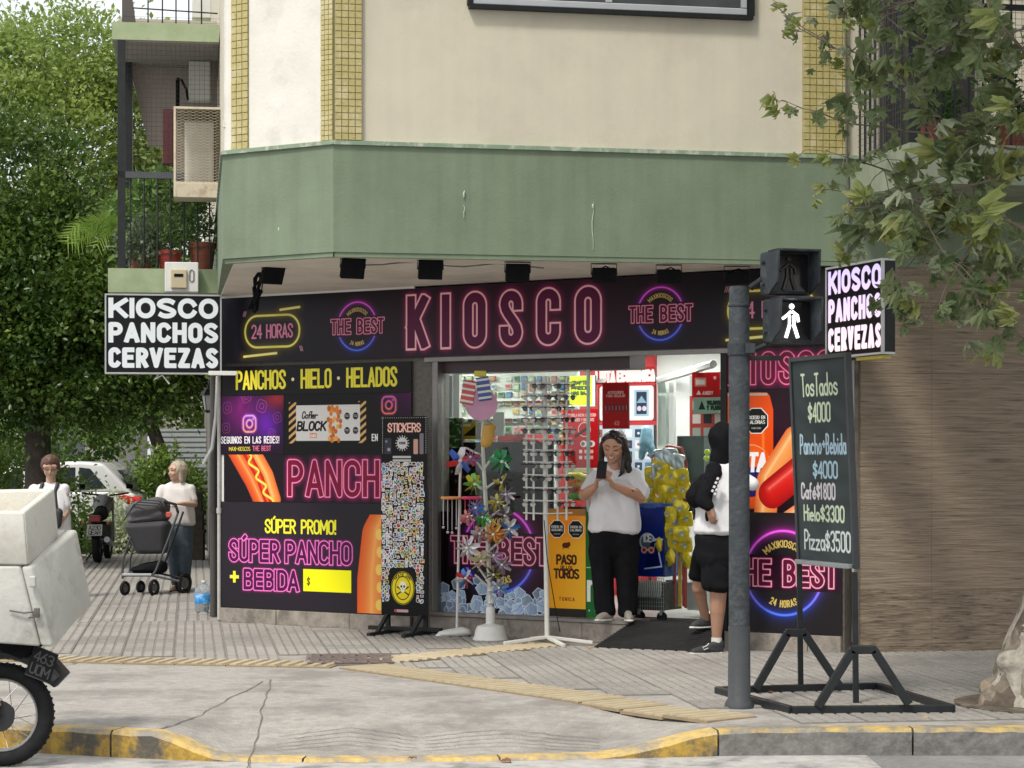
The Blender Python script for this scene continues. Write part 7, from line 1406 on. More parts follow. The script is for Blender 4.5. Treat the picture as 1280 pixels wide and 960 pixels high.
# ================================================================ left balcony of the side street (frame MO: x towards the building, y away)
BLW = lambda px, py, y: PX(MO, px, py, y)
mo_rot = math.atan2(-SOUT.y, -SOUT.x)
y0_ = .15; xl, zt = BLW(135, 335, y0_); _, zb = BLW(135, 365, y0_); y1_ = 1.5
bal = thing('balcony', 'narrow green edged balcony left of the corner with dark railing, netting and an upper slab', 'balcony', tuple(MO @ Vector((0, y0_, zb))), mo_rot)
BV = lambda px, py, y=y0_: Vector((BLW(px, py, y)[0], y - y0_, BLW(px, py, y)[1] - zb))
m_gr2 = mat('green_slab', (.30, .37, .22), .8, var=.1, dirt=(.38, .42, .3), dscale=2)
b = MB(); b.bb(xl, -.01, 0, y1_, 0, zt - zb); b.make('floor_slab', m_gr2, bal)
p = BV(140, 27); q = BV(140, 49); b = MB(); b.bb(p.x, -.01, 0, y1_ + 1, q.z, p.z); b.make('upper_slab', m_gr2, bal); b = MB(); b.bb(p.x + .02, -.01, .02, y1_ + 1, q.z - .012, q.z - .001); b.make('ceiling', mat('balcony_ceiling', (.3, .28, .27), .9), bal)
p = BV(148, 60, 1.5); q = BV(148, 182, 1.5); b = MB(); b.add([(p.x, 1.35, p.z + .3), (-.01, 1.35, p.z + .3), (-.01, 1.35, q.z), (p.x + .3, 1.35, q.z), (p.x, 1.4, p.z + .3), (-.01, 1.4, p.z + .3), (-.01, 1.4, q.z), (p.x + .3, 1.4, q.z)], [(3, 2, 1, 0), (4, 5, 6, 7), (0, 1, 5, 4), (1, 2, 6, 5), (2, 3, 7, 6), (3, 0, 4, 7)]); b.make('partition_wall', mat('beige_wall', (.42, .37, .33), .9, var=.06), bal)
p0, p1 = BV(153, 50), BV(153, 335); w5 = .045
b = MB(); b.bb(p0.x - w5, p0.x + w5 * .6, .0, .06, p1.z, p0.z); b.make('corner_post', M_STEELB, bal)
p = BV(147, 218); q = BV(217, 218); b = MB(); b.bb(p.x, -.01, .0, .05, p.z - .03, p.z + .03); b.make('top_rail', mat('rail_grey', (.06, .065, .075), .5), bal)
for k, px in enumerate((163, 180, 197, 213, 230, 247, 262, 273)): a = BV(px, 333); c = BV(px, 222); b = MB(); b.cyl((a.x, .03, a.z), (a.x, .03, c.z), .008, n=6); b.make('baluster', M_STEELB, bal)
b = MB()
for k in range(30): x = p0.x + k * .045; b.tube([(x, .07, p1.z), (x, .07, p0.z)], .0016, 3)
for k in range(54): z = p1.z + k * .045; b.tube([(p0.x, .07, z), (p0.x + 30 * .045, .07, z)], .0016, 3)
stuff(b.make('safety_net', mat('net_dark', (.05, .05, .055), .7), bal))
a = BV(176, 222, 1.2); c = BV(150, 60, 1.2); b = MB(); b.bb(c.x - .02, c.x + .12, 1.1, 1.3, BV(150, 335, 1.2).z, c.z); b.make('back_post', M_STEELB, bal)
b = MB(); b.tube([BV(222, 100, .9), BV(222, 130, .9), BV(218, 165, .9)], .02, 6); b.tube([BV(221, 98, .9), BV(227, 100, .9), BV(233, 112, .9), BV(235, 125, .9)], .012, 6); stuff(b.make('hanging_cable', M_BLK, bal, True))
a = BV(198, 30); z1 = BV(198, -40).z; b = MB()
for px in (185, 203, 220, 236, 252): x = BV(px, 10).x; b.tube([(x, .05, a.z), (x, .05, z1)], .007, 5)
z = BV(185, 9).z; b.tube([(BV(165, 9).x, .05, z), (-.02, .05, z - .03)], .007, 5); stuff(b.make('upper_railing', M_STEELB, bal))
b = MB(); a = BV(152, 25); b.hexa([(a.x, .1, a.z), (a.x + .13, .1, a.z), (a.x + .13, .3, a.z), (a.x, .3, a.z), (a.x, .1, z1), (a.x + .06, .1, z1), (a.x + .06, .3, z1), (a.x, .3, z1)]); b.make('upper_post', mat('post_brown', (.08, .07, .07), .7), bal)
for nm_, lab, x0, x1, ya, yb, m_, d0 in (('white_cabinet', 'white cabinet on the balcony behind the netting', 236, 263, 76, 126, WHITEP, .9), ('dark_red_cloth', 'dark red cloth hanging behind the caged air conditioner', 203, 217, 136, 205, cmat((.16, .04, .04)), .6), ('storage_box', 'white box standing on the upper balcony slab', 240, 264, -20, 23, WHITEP, .2)):
    a = BLW(x0, ya, y0_ + d0); c = BLW(x1, yb, y0_ + d0); o = (lambda b: (b.bb(0, c[0] - a[0], 0, .15, 0, a[1] - c[1], bev=.01), b.make(nm_, m_))[1])(MB()); o.location = MO @ Vector((a[0], y0_ + d0, c[1])); o.rotation_euler = (0, 0, mo_rot); tag(o, lab, nm_.replace('_', ' '))
# caged air conditioner
a = BLW(217, 133, -.25); c = BLW(279, 247, -.25); w_, h_ = c[0] - a[0], a[1] - c[1]; m_cage = mat('cage_cream', (.58, .52, .40), .5, var=.08, dirt=(.42, .34, .24), dscale=6)
t = thing('air_conditioner_cage', 'cream steel cage of expanded mesh around an air conditioner, high on the left wall', 'cage', tuple(MO @ Vector((a[0], -.25, c[1]))), mo_rot)
for q in ((0, .02, -.01, .01, 0, h_), (w_ - .02, w_, -.01, .01, 0, h_), (.0205, w_ - .0205, -.01, .01, h_ - .02, h_), (.0205, w_ - .0205, -.01, .01, .12, .14)): b = MB(); b.bb(*q); b.make('frame_bar', m_cage, t)
b = MB(); b.hexa([(0, 0, 0), (w_, 0, 0), (w_, .38, 0), (0, .38, 0), (0, -.01, .12), (w_, -.01, .12), (w_, .38, .12), (0, .38, .12)]); b.make('base_tray', m_cage, t)
b = MB(); nx, nz = 14, 26; dx, dz = w_ / nx, (h_ - .14) / nz
for i in range(nx + 1):
    P = []; 
    for j in range(nz * 2 + 1): P.append((min(w_ - .003, max(.003, (i + (.47 if j % 2 else -.47) * (1 if (i % 2 == 0) else -1)) * dx)), 0, .14 + j * dz / 2))
    b.tube([Vector(p_) for p_ in P], .0034, 4)
for j in range(nz + 1):
    z = .14 + j * dz; b.tube([(0, 0, z), (w_, 0, z)], .001, 3)
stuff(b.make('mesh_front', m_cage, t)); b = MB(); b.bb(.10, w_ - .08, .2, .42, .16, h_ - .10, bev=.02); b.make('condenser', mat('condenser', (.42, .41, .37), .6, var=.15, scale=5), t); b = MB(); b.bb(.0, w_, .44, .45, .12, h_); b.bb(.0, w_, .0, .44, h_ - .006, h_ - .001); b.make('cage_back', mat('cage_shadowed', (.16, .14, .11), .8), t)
# electric box on the slab
a = BLW(206, 328, .08); c = BLW(248, 366, .08); w_, h_ = c[0] - a[0], a[1] - c[1]; t = thing('meter_box', 'white electric meter box with a beige cover on the green balcony slab', 'meter box', tuple(MO @ Vector((a[0], .02, c[1]))), mo_rot)
b = MB(); b.bb(0, w_, 0, .1, 0, h_, bev=.008); b.make('case', WHITEP, t); b = MB(); b.bb(w_ * .18, w_ * .66, -.03, -.001, h_ * .12, h_ * .75, bev=.008); b.bb(w_ * .28, w_ * .55, -.034, -.0301, h_ * .5, h_ * .6, 1); b.make('cover', [mat('beige_plastic', (.5, .42, .28), .5), M_BLK], t); b = MB(); b.tube([(w_ * .8, -.004, h_ * .35), (w_ * .86, -.004, h_ * .4), (w_ * .86, -.004, h_ * .7), (w_ * .8, -.004, h_ * .75), (w_ * .74, -.004, h_ * .7), (w_ * .74, -.004, h_ * .4)], .006, 5, closed=True); b.make('lock', mat('grey_wire', (.2, .2, .2)), t)
# pots and plants on the balcony
m_pot = mat('terracotta', (.30, .09, .055), .7, var=.15, scale=12); m_potr = mat('red_pot', (.36, .045, .035), .45, var=.1)
L_a = leafmat('leaf_mid', (.045, .12, .02), (.16, .27, .06)); L_b = leafmat('leaf_dark', (.02, .06, .018), (.08, .17, .04)); L_c = leafmat('leaf_lime', (.12, .25, .03), (.34, .48, .10)); L_v = leafmat('leaf_variegated', (.2, .3, .12), (.55, .6, .4)); L_g = leafmat('leaf_grey', (.1, .16, .08), (.3, .36, .22))
for k, (px, py, w, h, m_, lab, lm, ph_) in enumerate(((172, 333, 20, 18, m_pot, 'terracotta pot with grey green plant at the left end of the balcony', L_g, .16), (183, 333, 15, 22, m_potr, 'narrow red pot behind the balcony railing, second from left', L_g, .2), (212, 333, 31, 25, m_potr, 'bright red pot with a bushy plant in the middle of the balcony', L_a, .28), (253, 333, 33, 36, m_pot, 'large terracotta pot with a spreading plant beside the wall', L_a, .34))):
    yy = .28 + .05 * (k % 2); x, z = BLW(px, py, yy + y0_); s = 130; r1, hh = w / s / 2, h / s; t = thing('potted_plant', lab, 'potted plant', tuple(MO @ Vector((x, y0_ + yy, zt + .004))), mo_rot)
    b = MB(); b.lathe([(0, 0), (r1 * .75, 0), (r1 * .95, hh * .8), (r1 * 1.05, hh * .82), (r1 * 1.05, hh), (r1 * .85, hh), (0, hh * .9)], n=16); b.make('pot', m_, t, 35)
    pp, ow = clumped((0, 0, hh + ph_ * .6), (r1 * 1.2 + .06, .16, ph_), 26, 26, .1, k + 4, .3); leafcloud('foliage', pp, .05, lm, t, .5, .3, 'stuff', k, outw=ow)
pp, ow = clumped((0, 0, 0), (.45, .2, .42), 46, 30, .12, 50, .2); o = leafcloud('climbing_plant', pp, .09, L_a, None, .35, .2, None, 6, outw=ow); x, z = BLW(200, 262, .7); o.location = MO @ Vector((x, .9, z)); tag(o, 'leafy green plants filling the balcony behind the railing', 'plant'); stuff(o)
def palm(name, label, loc, n, L, m, seed, spread=1.0, side=0):
    t = thing(name, label, 'palm', tuple(loc)); r = random.Random(seed)
    for k in range(n):
        a = side + spread * (k / max(1, n - 1) - .5) * math.pi; el_ = r.uniform(.2, .8); b = MB(); pts = [Vector((math.cos(a) * L * f * math.cos(el_), r.uniform(-.15, .15) * L * f, L * (f * math.sin(el_) * 1.3 - .75 * f * f))) for f in [i / 8 for i in range(9)]]; b.tube(pts, .006, 4, taper=.4)
        for i in range(1, 9):
            for j in (0, .5):
                p = pts[i - 1].lerp(pts[i], j); d = (pts[i] - pts[i - 1]).normalized(); up_ = Vector((0, 1, .3)).normalized(); s_ = d.cross(up_).normalized()
                for sg in (-1, 1): q = p + (s_ * sg * .8 + d * .7 + Vector((0, 0, -.25))) * L * .22; w_ = d * .012; b.add([p - w_, p + w_, q], [(0, 1, 2)])
        b.make('frond', m, t)
    return t
palm('palm', 'light green palm fronds reaching out left of the balcony corner', MO @ Vector((BLW(150, 285, .6)[0], .6, BLW(150, 285, .6)[1])), 6, .62, L_c, 4, .6, math.pi * .93); palm('palm', 'upright dark palm leaves behind the balcony netting', MO @ Vector((BLW(185, 240, .9)[0], .9, BLW(185, 240, .9)[1])), 6, .5, L_a, 9, .9, math.pi * .5)
# vertical pipes and lantern at the corner
for k, (px, r_, c, lab, d0) in enumerate(((274, .018, (.42, .42, .4), 'thin grey pipe running down the building corner', -.03), (267, .035, (.06, .055, .05), 'dark vertical post just left of the corner pipe', .4), (283, .02, (.62, .6, .54), 'cream pipe down the edge of the upper storey', -3.6))):
    x, _ = PX(MO, px, 400, d0); b = MB(); z0q, z1q = ((0.02, 3.05), (.02, 2.9), (3.1, 7))[k]; b.cyl((0, 0, z0q), (0, 0, z1q), r_, n=10); b.lathe([(r_, z0q + 1), (r_ + .008, z0q + 1), (r_ + .008, z0q + 1.05), (r_, z0q + 1.05)], n=10); o = b.make('pipe', mat('pipe_%d' % k, c, .5, var=.15), None, True); o.location = MO @ Vector((x, d0, 0)); tag(o, lab, 'pipe')
x, z = BLW(260, 500, .9); t = thing('wall_lantern', 'black wall lantern under the box sign by the corner', 'lantern', tuple(MO @ Vector((x, .9, z))), mo_rot)
b = MB(); b.lathe([(.0, .12), (.03, .11), (.075, .055), (.08, .045), (.0, .045)], n=6); b.make('cap', M_STEELB, t); b = MB(); b.lathe([(.035, -.1), (.06, .044)], n=6); b.make('glass', mat('lantern_glass', (.4, .42, .4), .2), t); b = MB(); b.lathe([(0, -.13), (.03, -.12), (.04, -.1), (0, -.1)], n=6); b.tube([(.0, 0, .12), (.02, 0, .2), (.1, 0, .2), (.14, 0, .1)], .01, 6); b.make('bracket', M_STEELB, t); b = MB()
for i in range(6): a = i * math.pi / 3; b.tube([(.036 * math.cos(a), .036 * math.sin(a), -.1), (.062 * math.cos(a), .062 * math.sin(a), .045)], .004, 4)
stuff(b.make('bars', M_STEELB, t))
b = MB(); b.tube([MO @ Vector((PX(MO, q, w, .2)[0], .2, PX(MO, q, w, .2)[1])) for q, w in ((272, 470), (270, 520), (265, 560), (254, 580))], .018, 6); tag(b.make('hose', WHITEP, None, True), 'pale drooping hose hanging at the corner of the side wall', 'hose')
for k, (a, c, z1q) in enumerate(((604, 700, .88),)): 
    o = None; p = G(252, 697); b = MB(); b.bb(-.13, .13, -.12, .12, 0, .42); b.bb(-.15, .15, -.14, .14, .421, .46); b.bb(-.12, .12, -.1, .1, .4605, .70); b.bb(-.14, .14, -.13, .13, .7005, .75); b.bb(-.1, .1, -.1, .1, .7505, 1.0); b.bb(-.16, .12, -.14, .14, 1.0005, 1.05); o = b.make('stacked_planter', mat('dark_wood', (.07, .055, .04), .8, var=.3, scale=10)); o.location = (p.x + .05, p.y - 1, 0); tag(o, 'dark stepped wooden planter against the side wall', 'planter')
# ================================================================ right balcony
y2 = -1.28; xa, zt2 = PX(M2, 1137, 178, y2); _, zb2 = PX(M2, 1137, 228, y2)
rb = thing('balcony', 'grey green balcony with black barred railing half hidden by plane leaves, upper right', 'balcony', tuple(M2 @ Vector((xa, y2, zb2))), ROT2); ww = 3.2; hz = zt2 - zb2
b = MB(); b.bb(0, ww, 0, -y2 - .035, 0, hz); b.make('floor_slab', mat('balcony_green', (.27, .31, .225), .8, streak=.1, var=.08, scale=3, dirt=(.2, .23, .17)), rb)
for k in range(22): x = .04 + k * .11; b = MB(); b.cyl((x, .05, hz), (x, .05, hz + 1.3), .009, n=6); b.make('baluster', M_STEELB, rb)
for k in range(1, 11): y = .05 + k * .11; b = MB(); b.cyl((.05, y, hz), (.05, y, hz + 1.3), .009, n=6); b.make('baluster', M_STEELB, rb)
b = MB(); b.bb(.02, ww, .03, .07, hz + 1.0, hz + 1.04); b.make('top_rail', M_STEELB, rb); b = MB(); b.bb(.0, .08, .02, .1, hz, hz + 1.6); b.make('corner_post', M_STEELB, rb)
b = MB()
for k in range(36): z = hz + k * .045; b.tube([(.05, 1.2, z), (.05, .08, z), (ww, .08, z)], .002, 3)
for k in range(60): x = .06 + k * .05; b.tube([(x, .085, hz), (x, .085, hz + 1.6)], .002, 3)
for k in range(22): y = .09 + k * .05; b.tube([(.045, y, hz), (.045, y, hz + 1.6)], .002, 3)
stuff(b.make('safety_net', mat('net_dark', (.05, .05, .055), .7), rb))
b = MB(); b.bb(.25, 1.0, 1.15, 1.25, hz, hz + 2.2); b.make('dark_door', mat('dark_door', (.035, .03, .03), .4), rb)
for k, (x, h) in enumerate(((.95, .55), (1.5, .5), (.35, .4))): 
    t = thing('potted_plant', ('dark leafy plant on the right balcony, behind the railing', 'spiky dark plant at the right of the right balcony', 'small dark plant in the corner of the right balcony')[k], 'potted plant', tuple(M2 @ Vector((xa + x, y2 + .35, zb2 + hz + .004))), ROT2); b = MB(); b.lathe([(0, 0), (.09, 0), (.12, .2), (0, .19)], n=14); b.make('pot', m_pot, t, 35); pp, ow = clumped((0, 0, .2 + h * .5), (.16, .16, h * .6), 20, 24, .1, k + 70, .3); leafcloud('foliage', pp, .08, L_b, t, .4, .3, 'stuff', k, outw=ow)
# ================================================================ plane tree by the kerb: trunk, branches, hanging leaves
def barkmat():
    m = bpy.data.materials.new('plane_bark'); m.use_nodes = True; N = m.node_tree.nodes; L = m.node_tree.links; b = N['Principled BSDF']; b.inputs['Roughness'].default_value = .85; b.inputs['Specular IOR Level'].default_value = .2
    tc_ = N.new('ShaderNodeTexCoord'); n = N.new('ShaderNodeTexNoise'); n.inputs['Scale'].default_value = 3; n.inputs['Detail'].default_value = 6; L.new(tc_.outputs['Object'], n.inputs[0])
    mx = N.new('ShaderNodeMixRGB'); mx.inputs[0].default_value = .22; L.new(tc_.outputs['Object'], mx.inputs[1]); L.new(n.outputs['Color'], mx.inputs[2])
    mp_ = N.new('ShaderNodeMapping'); mp_.inputs['Scale'].default_value = (1.3, 1.3, .8); L.new(mx.outputs[0], mp_.inputs[0]); v = N.new('ShaderNodeTexVoronoi'); v.inputs['Scale'].default_value = 10; L.new(mp_.outputs[0], v.inputs[0])
    r = N.new('ShaderNodeValToRGB'); r.color_ramp.interpolation = 'CONSTANT'; L.new(v.outputs['Color'], r.inputs[0]); cs = [(.34, .31, .26), (.21, .18, .14), (.40, .37, .31), (.13, .105, .08), (.28, .23, .17), (.08, .065, .05)]
    while len(r.color_ramp.elements) < 6: r.color_ramp.elements.new(.5)
    for k, c in enumerate(cs): r.color_ramp.elements[k].position = (0, .25, .42, .60, .72, .86)[k]; r.color_ramp.elements[k].color = c + (1,)
    n2 = N.new('ShaderNodeTexNoise'); n2.inputs['Scale'].default_value = 22; n2.inputs['Detail'].default_value = 8; L.new(tc_.outputs['Object'], n2.inputs[0]); m2 = N.new('ShaderNodeMixRGB'); m2.blend_type = 'OVERLAY'; m2.inputs[0].default_value = .7; L.new(r.outputs[0], m2.inputs[1]); L.new(n2.outputs[0], m2.inputs[2]); L.new(m2.outputs[0], b.inputs['Base Color'])
    ad = N.new('ShaderNodeMath'); ad.operation = 'MULTIPLY_ADD'; L.new(v.outputs['Distance'], ad.inputs[0]); ad.inputs[1].default_value = -.6; L.new(n2.outputs[0], ad.inputs[2]); bp_ = N.new('ShaderNodeBump'); bp_.inputs['Strength'].default_value = .9; bp_.inputs['Distance'].default_value = .02; L.new(ad.outputs[0], bp_.inputs['Height']); L.new(bp_.outputs[0], b.inputs['Normal']); return m
m_bark = barkmat() if True else mat('plane_bark', (.40, .36, .29), .85, var=.3, scale=5, bump=1, bscale=14, dirt=(.11, .085, .06), dscale=4.2, detail=9)
tc = Vector((3.36, 13.35, 0)); tr = thing('plane_tree', 'plane tree with mottled pale trunk and lobed leaves hanging over the right of the street', 'tree', tuple(tc))
kn = [((-.30, -.1, .28), .085), ((-.16, -.2, .45), .07), ((-.4, .0, .12), .07), ((-.1, -.3, .2), .08)]
blob('trunk', [[((0, 0, 0), (.46, .4, .08)), ((-.02, 0, .3), (.31, .29, .12)), ((.06, 0, .8), (.215, .21, .1))], [((.06, 0, .8), .205), ((.2, 0, 2.4), .17)], [((.2, 0, 2.4), .17), ((.1, -.2, 4.8), .14)], [((-.25, -.1, .0), (.28, .12, .06)), ((-.08, 0, .4), .13)], [((.3, -.25, .0), (.25, .14, .06)), ((.1, 0, .5), .13)], [((-.05, -.3, .0), (.16, .2, .06)), ((.02, -.05, .45), .13)]] + [[(a, r)] for a, r in kn], m_bark, tr, .02, 2, .010, 7)
b = MB(); b.lathe([(.62, .0), (.62, .02), (0, .03)], n=20); b.make('soil', mat('soil', (.10, .08, .06), .95, var=.5, scale=12, bump=1, bscale=20, dirt=(.2, .17, .13), dscale=8), tr)
m_twig = mat('twig_bark', (.19, .155, .115), .8, var=.2, scale=10); rr = random.Random(31)
twigs = [([(1330, 250), (1280, 170), (1245, 105), (1200, 65), (1150, 15), (1110, -20)], .018, 12.6), ([(1330, 90), (1280, 62), (1240, 15), (1225, -20)], .013, 12.3), ([(1110, 20), (1060, 70), (1020, 45), (985, 20), (962, 8)], .006, 12.9), ([(1130, 100), (1080, 72), (1040, 60), (1000, 38), (978, 20)], .006, 12.7), ([(1150, 95), (1105, 85), (1080, 95), (1040, 85)], .007, 12.8),
 ([(1190, 168), (1130, 165), (1060, 153), (1020, 140), (985, 128), (970, 125)], .006, 13.0), ([(1300, 200), (1240, 180), (1190, 165), (1150, 150)], .01, 12.7), ([(1120, 215), (1090, 205), (1055, 195), (1015, 186)], .006, 12.9), ([(1200, 250), (1150, 235), (1105, 245), (1062, 240), (1015, 236)], .006, 12.9), ([(1300, 215), (1240, 225), (1180, 240), (1110, 258), (1062, 262)], .009, 12.7), ([(1320, 300), (1260, 275), (1200, 262), (1150, 245)], .01, 12.6),
 ([(1340, 470), (1280, 425), (1235, 388), (1225, 375), (1185, 325), (1160, 280)], .012, 12.4), ([(1170, 255), (1160, 300), (1135, 335), (1115, 365)], .006, 12.8), ([(1115, 258), (1085, 285), (1062, 310), (1050, 325)], .005, 13.0), ([(1230, 285), (1200, 330), (1180, 370), (1160, 400)], .007, 12.6), ([(1300, 330), (1260, 345), (1235, 370)], .008, 12.5), ([(1300, 30), (1250, 45), (1200, 40), (1170, 55)], .008, 12.5), ([(1150, 0), (1100, 15), (1070, 5), (1050, 20)], .008, 12.6), ([(1290, 120), (1250, 140), (1225, 180)], .008, 12.4)]
TP = lambda px, py, Y: W(px, py, Y) - tc
lmt = leafmat('plane_leaf', (.08, .12, .05), (.26, .32, .155), .4, .42); lmp = leafmat('plane_leaf_pale', (.2, .25, .15), (.38, .42, .28), .3, .5); lml = leafmat('plane_leaf_young', (.2, .27, .06), (.42, .45, .18), .4, .45)
lms = [lobed(5, 1.0, .5 + .25 * k, k * 3 + 1).mesh('leaf', m_) for k, m_ in enumerate((lmt, lmt, lmt, lmp, lml, lmt))]
nleaf = 0
def leaf(p, r, mi=None):
    global nleaf
    mi = rr.choice((0, 0, 1, 1, 2, 5, 3, 4)) if mi is None else mi
    o = link('leaf', lms[mi], tr, tuple(p + Vector((rr.uniform(-.02, .02), rr.uniform(-.08, .08), -r * .35))), (R(rr.uniform(20, 120)), R(rr.uniform(-50, 50)), R(rr.uniform(0, 360)))); o.scale = (r, r, r); nleaf += 1
for k, (pl, r_, Y) in enumerate(twigs):
    P = [TP(a + rr.uniform(-2, 2), c + rr.uniform(-2, 2), Y + .12 * math.sin(i * 2 + k)) for i, (a, c) in enumerate(pl)]; Q_ = []
    for i in range(len(P) - 1): Q_ += [P[i], P[i].lerp(P[i + 1], .5) + Vector((0, rr.uniform(-.02, .02), rr.uniform(-.012, .015)))]
    Q_.append(P[-1]); b = MB(); b.tube(Q_, r_, 6, taper=.35); b.make('branch', m_twig, tr, True)
    for i, p in enumerate(Q_):
        px = 640 + (p.x + tc.x) / (p.y + tc.y) * FOC
        if px > 1300: continue
        small = px < 1075; edge = i >= len(Q_) - 2
        for j in range(1 if small else 2):
            q = p + Vector((rr.uniform(-.16, .16), rr.uniform(-.25, .1), rr.uniform(-.16, .12))) * (.45 if small else 1.15); b = MB(); b.tube([p, (p + q) / 2 + Vector((0, 0, .02)), q], .0028, 4); b.make('twig', m_twig, tr); leaf(q, rr.uniform(.045, .08) if small else rr.uniform(.07, .135), (4 if edge and small else None))
# fuller leaf masses (as seen in the photograph)
for (cx, cy, rx_, ry_, n, s0_) in ((1115, 110, 50, 40, 9, .12), (1210, 90, 70, 70, 9, .13), (1200, 215, 80, 45, 12, .13), (1125, 265, 55, 30, 10, .12), (1240, 300, 45, 50, 11, .13), (1175, 350, 50, 35, 8, .12), (1110, 15, 70, 25, 8, .1), (1240, 410, 40, 30, 4, .1), (1030, 100, 40, 40, 3, .06), (1210, 15, 70, 20, 7, .12)):
    for k in range(n):
        a = rr.uniform(0, 6.28); q = rr.random() ** .5; leaf(TP(cx + rx_ * q * math.cos(a), cy + ry_ * q * math.sin(a), rr.uniform(12.3, 13.1)), s0_ * rr.uniform(.7, 1.35))
print('leaves', nleaf)
# crown above the frame
r_ = np.random.RandomState(5); cc = []; oo = []
for k, (c, rad) in enumerate((((3.5, 12.2, 7.6), (2.6, 2.6, 1.5)), ((5.5, 10.5, 7.4), (2.6, 2.6, 1.8)), ((1.9, 10.6, 7.9), (1.9, 2.0, 1.2)), ((7.5, 13, 6.8), (2.3, 2.3, 1.8)))):
    pp, ow = clumped(Vector(c) - tc, rad, 150, 16, .5, 80 + k, .3); cc.append(pp); oo.append(ow)
leafcloud('crown', np.concatenate(cc), .26, lmt, tr, .85, .5, 'stuff', 3)
for a, c in (((.1, -.2, 4.7), (-1, -1.2, 7.2)), ((.1, -.2, 4.7), (1.5, -1.5, 7.3)), ((.1, -.2, 4.7), (3, .5, 6.8)), ((.1, -.2, 4.7), (.0, -.7, 7.6))): b = MB(); b.tube([a, Vector(a).lerp(Vector(c), .5) + Vector((0, 0, .2)), c], .12, 8, taper=.4); b.make('limb', m_bark, tr, True)
# ================================================================ trees of the side street
def tree(label, base, h, crowns, m, n_per, size, trunk_r=.2, seed=1, lean=(0, 0), mats2=None):
    t = thing('street_tree', label, 'tree', tuple(base)); rr = random.Random(seed)
    b = MB(); b.tube([(0, 0, -.02), (lean[0] * .3, 0, h * .3), (lean[0], lean[1], h * .62)], [trunk_r * 1.25, trunk_r, trunk_r * .7], 10); b.make('trunk', mat('dark_bark', (.05, .04, .032), .9, var=.4, scale=8, bump=.8), t, True)
    for k in range(5):
        c = crowns[k % len(crowns)][0]; b = MB(); p0 = Vector((lean[0] * .8, lean[1] * .8, h * (.4 + .04 * k))); p1 = Vector(c) + Vector((rr.uniform(-.5, .5), rr.uniform(-.4, .4), rr.uniform(-.4, .6))); b.tube([p0, (p0 + p1) / 2 + Vector((0, 0, .2)), p1], trunk_r * .45, 7, taper=.3); b.make('limb', MATS['dark_bark'], t, True)
    A = []; O = []
    for k, (c, rad, nc) in enumerate(crowns): pp, ow = clumped(c, rad, nc, n_per, .42 if size < .12 else .6, seed * 10 + k, .5, .7); A.append(pp); O.append(ow)
    leafcloud('crown', np.concatenate(A), size, m, t, .55, .45, 'stuff', seed, outw=np.concatenate(O)); return t
L_n = leafmat('ficus_leaf', (.016, .05, .011), (.19, .30, .045), .35, .33); L_f = leafmat('lime_tree_leaf', (.09, .17, .035), (.36, .45, .12), .5, .5)
base = G(48, 702); base.z = 0; bx_ = base
tree('dense dark green tree with small leaves standing behind the person with glasses', (-6.58, 30, 0), 6.2, [((-.5, 0, 5.1), (1.2, 1.4, 1.3), 170), ((.4, -.2, 4.1), (1.2, 1.4, 1.15), 170), ((-.2, 0, 3.6), (1.6, 1.6, 1.5), 200), ((1.0, -.2, 3.0), (1.5, 1.3, 1.05), 160), ((-.9, 0, 2.8), (1.2, 1.3, 1.1), 90), ((1.75, .1, 3.3), (.9, 1.2, 1.0), 90)], L_n, 90, .085, .17, 1)
tree('tall yellow green tree rising behind the dark one at the top left', (-9.5, 44, 0), 12, [((0, 0, 7.4), (3.0, 2, 3.0), 240), ((2.9, .5, 6.4), (2.4, 2, 2.6), 190), ((-1.5, 0, 5), (2.6, 2, 2.5), 140), ((.6, 0, 9.6), (2.4, 2, 1.1), 70)], L_f, 120, .125, .25, 2)
tree('bright green tree far down the side street behind the box sign', (-7.0, 52, 0), 9, [((0, 0, 4.6), (2.0, 2, 2.4), 130), ((-2.2, 0, 3.4), (1.8, 2, 2.0), 90), ((.6, 0, 2.6), (1.2, 1.5, 1.5), 50)], L_f, 60, .15, .2, 3)
tree('dark leaved tree far down the side street with a slanting trunk', (-5.9, 38, 0), 5.5, [((-1.1, 0, 3.0), (1.3, 1.2, 1.0), 70), ((-2.2, 0, 2.0), (1.2, 1.2, .9), 60)], L_a, 60, .11, .12, 4, (-.9, 0))
def shrub(label, p, rad, n, per, size, m, seed): o = thing('shrub', label, 'shrub', tuple(p)); pp, ow = clumped((0, 0, rad[2] * .95), rad, n, per, .22, seed, .35); leafcloud('foliage', pp, size, m, o, .5, .35, 'stuff', seed, outw=ow); b = MB(); b.tube([(0, 0, 0), (.03, 0, rad[2])], .03, 6); b.make('stem', MATS['dark_bark'], o); return o
shrub('bright green shrub between the two pedestrians, left of the parked motorcycle', G(98, 700) + Vector((-.1, .6, 0)), (.26, .3, .55), 34, 40, .07, L_a, 61); shrub('variegated pale shrub in front of the white car', G(142, 694) + Vector((.0, .3, .0)), (.42, .3, .46), 46, 46, .06, L_v, 62); shrub('mid green bush behind the white car', (-5.75, 36.2, 0), (.5, .4, .88), 60, 60, .09, L_n, 63)
shrub('dark hedge mass at the far left edge behind the delivery box', (-7.7, 32, 0), (1.3, .6, 1.05), 110, 60, .09, L_n, 64); shrub('low dark bush right of the parked car', (-6.3, 39, 0), (.9, .5, .7), 70, 50, .09, L_a, 65)
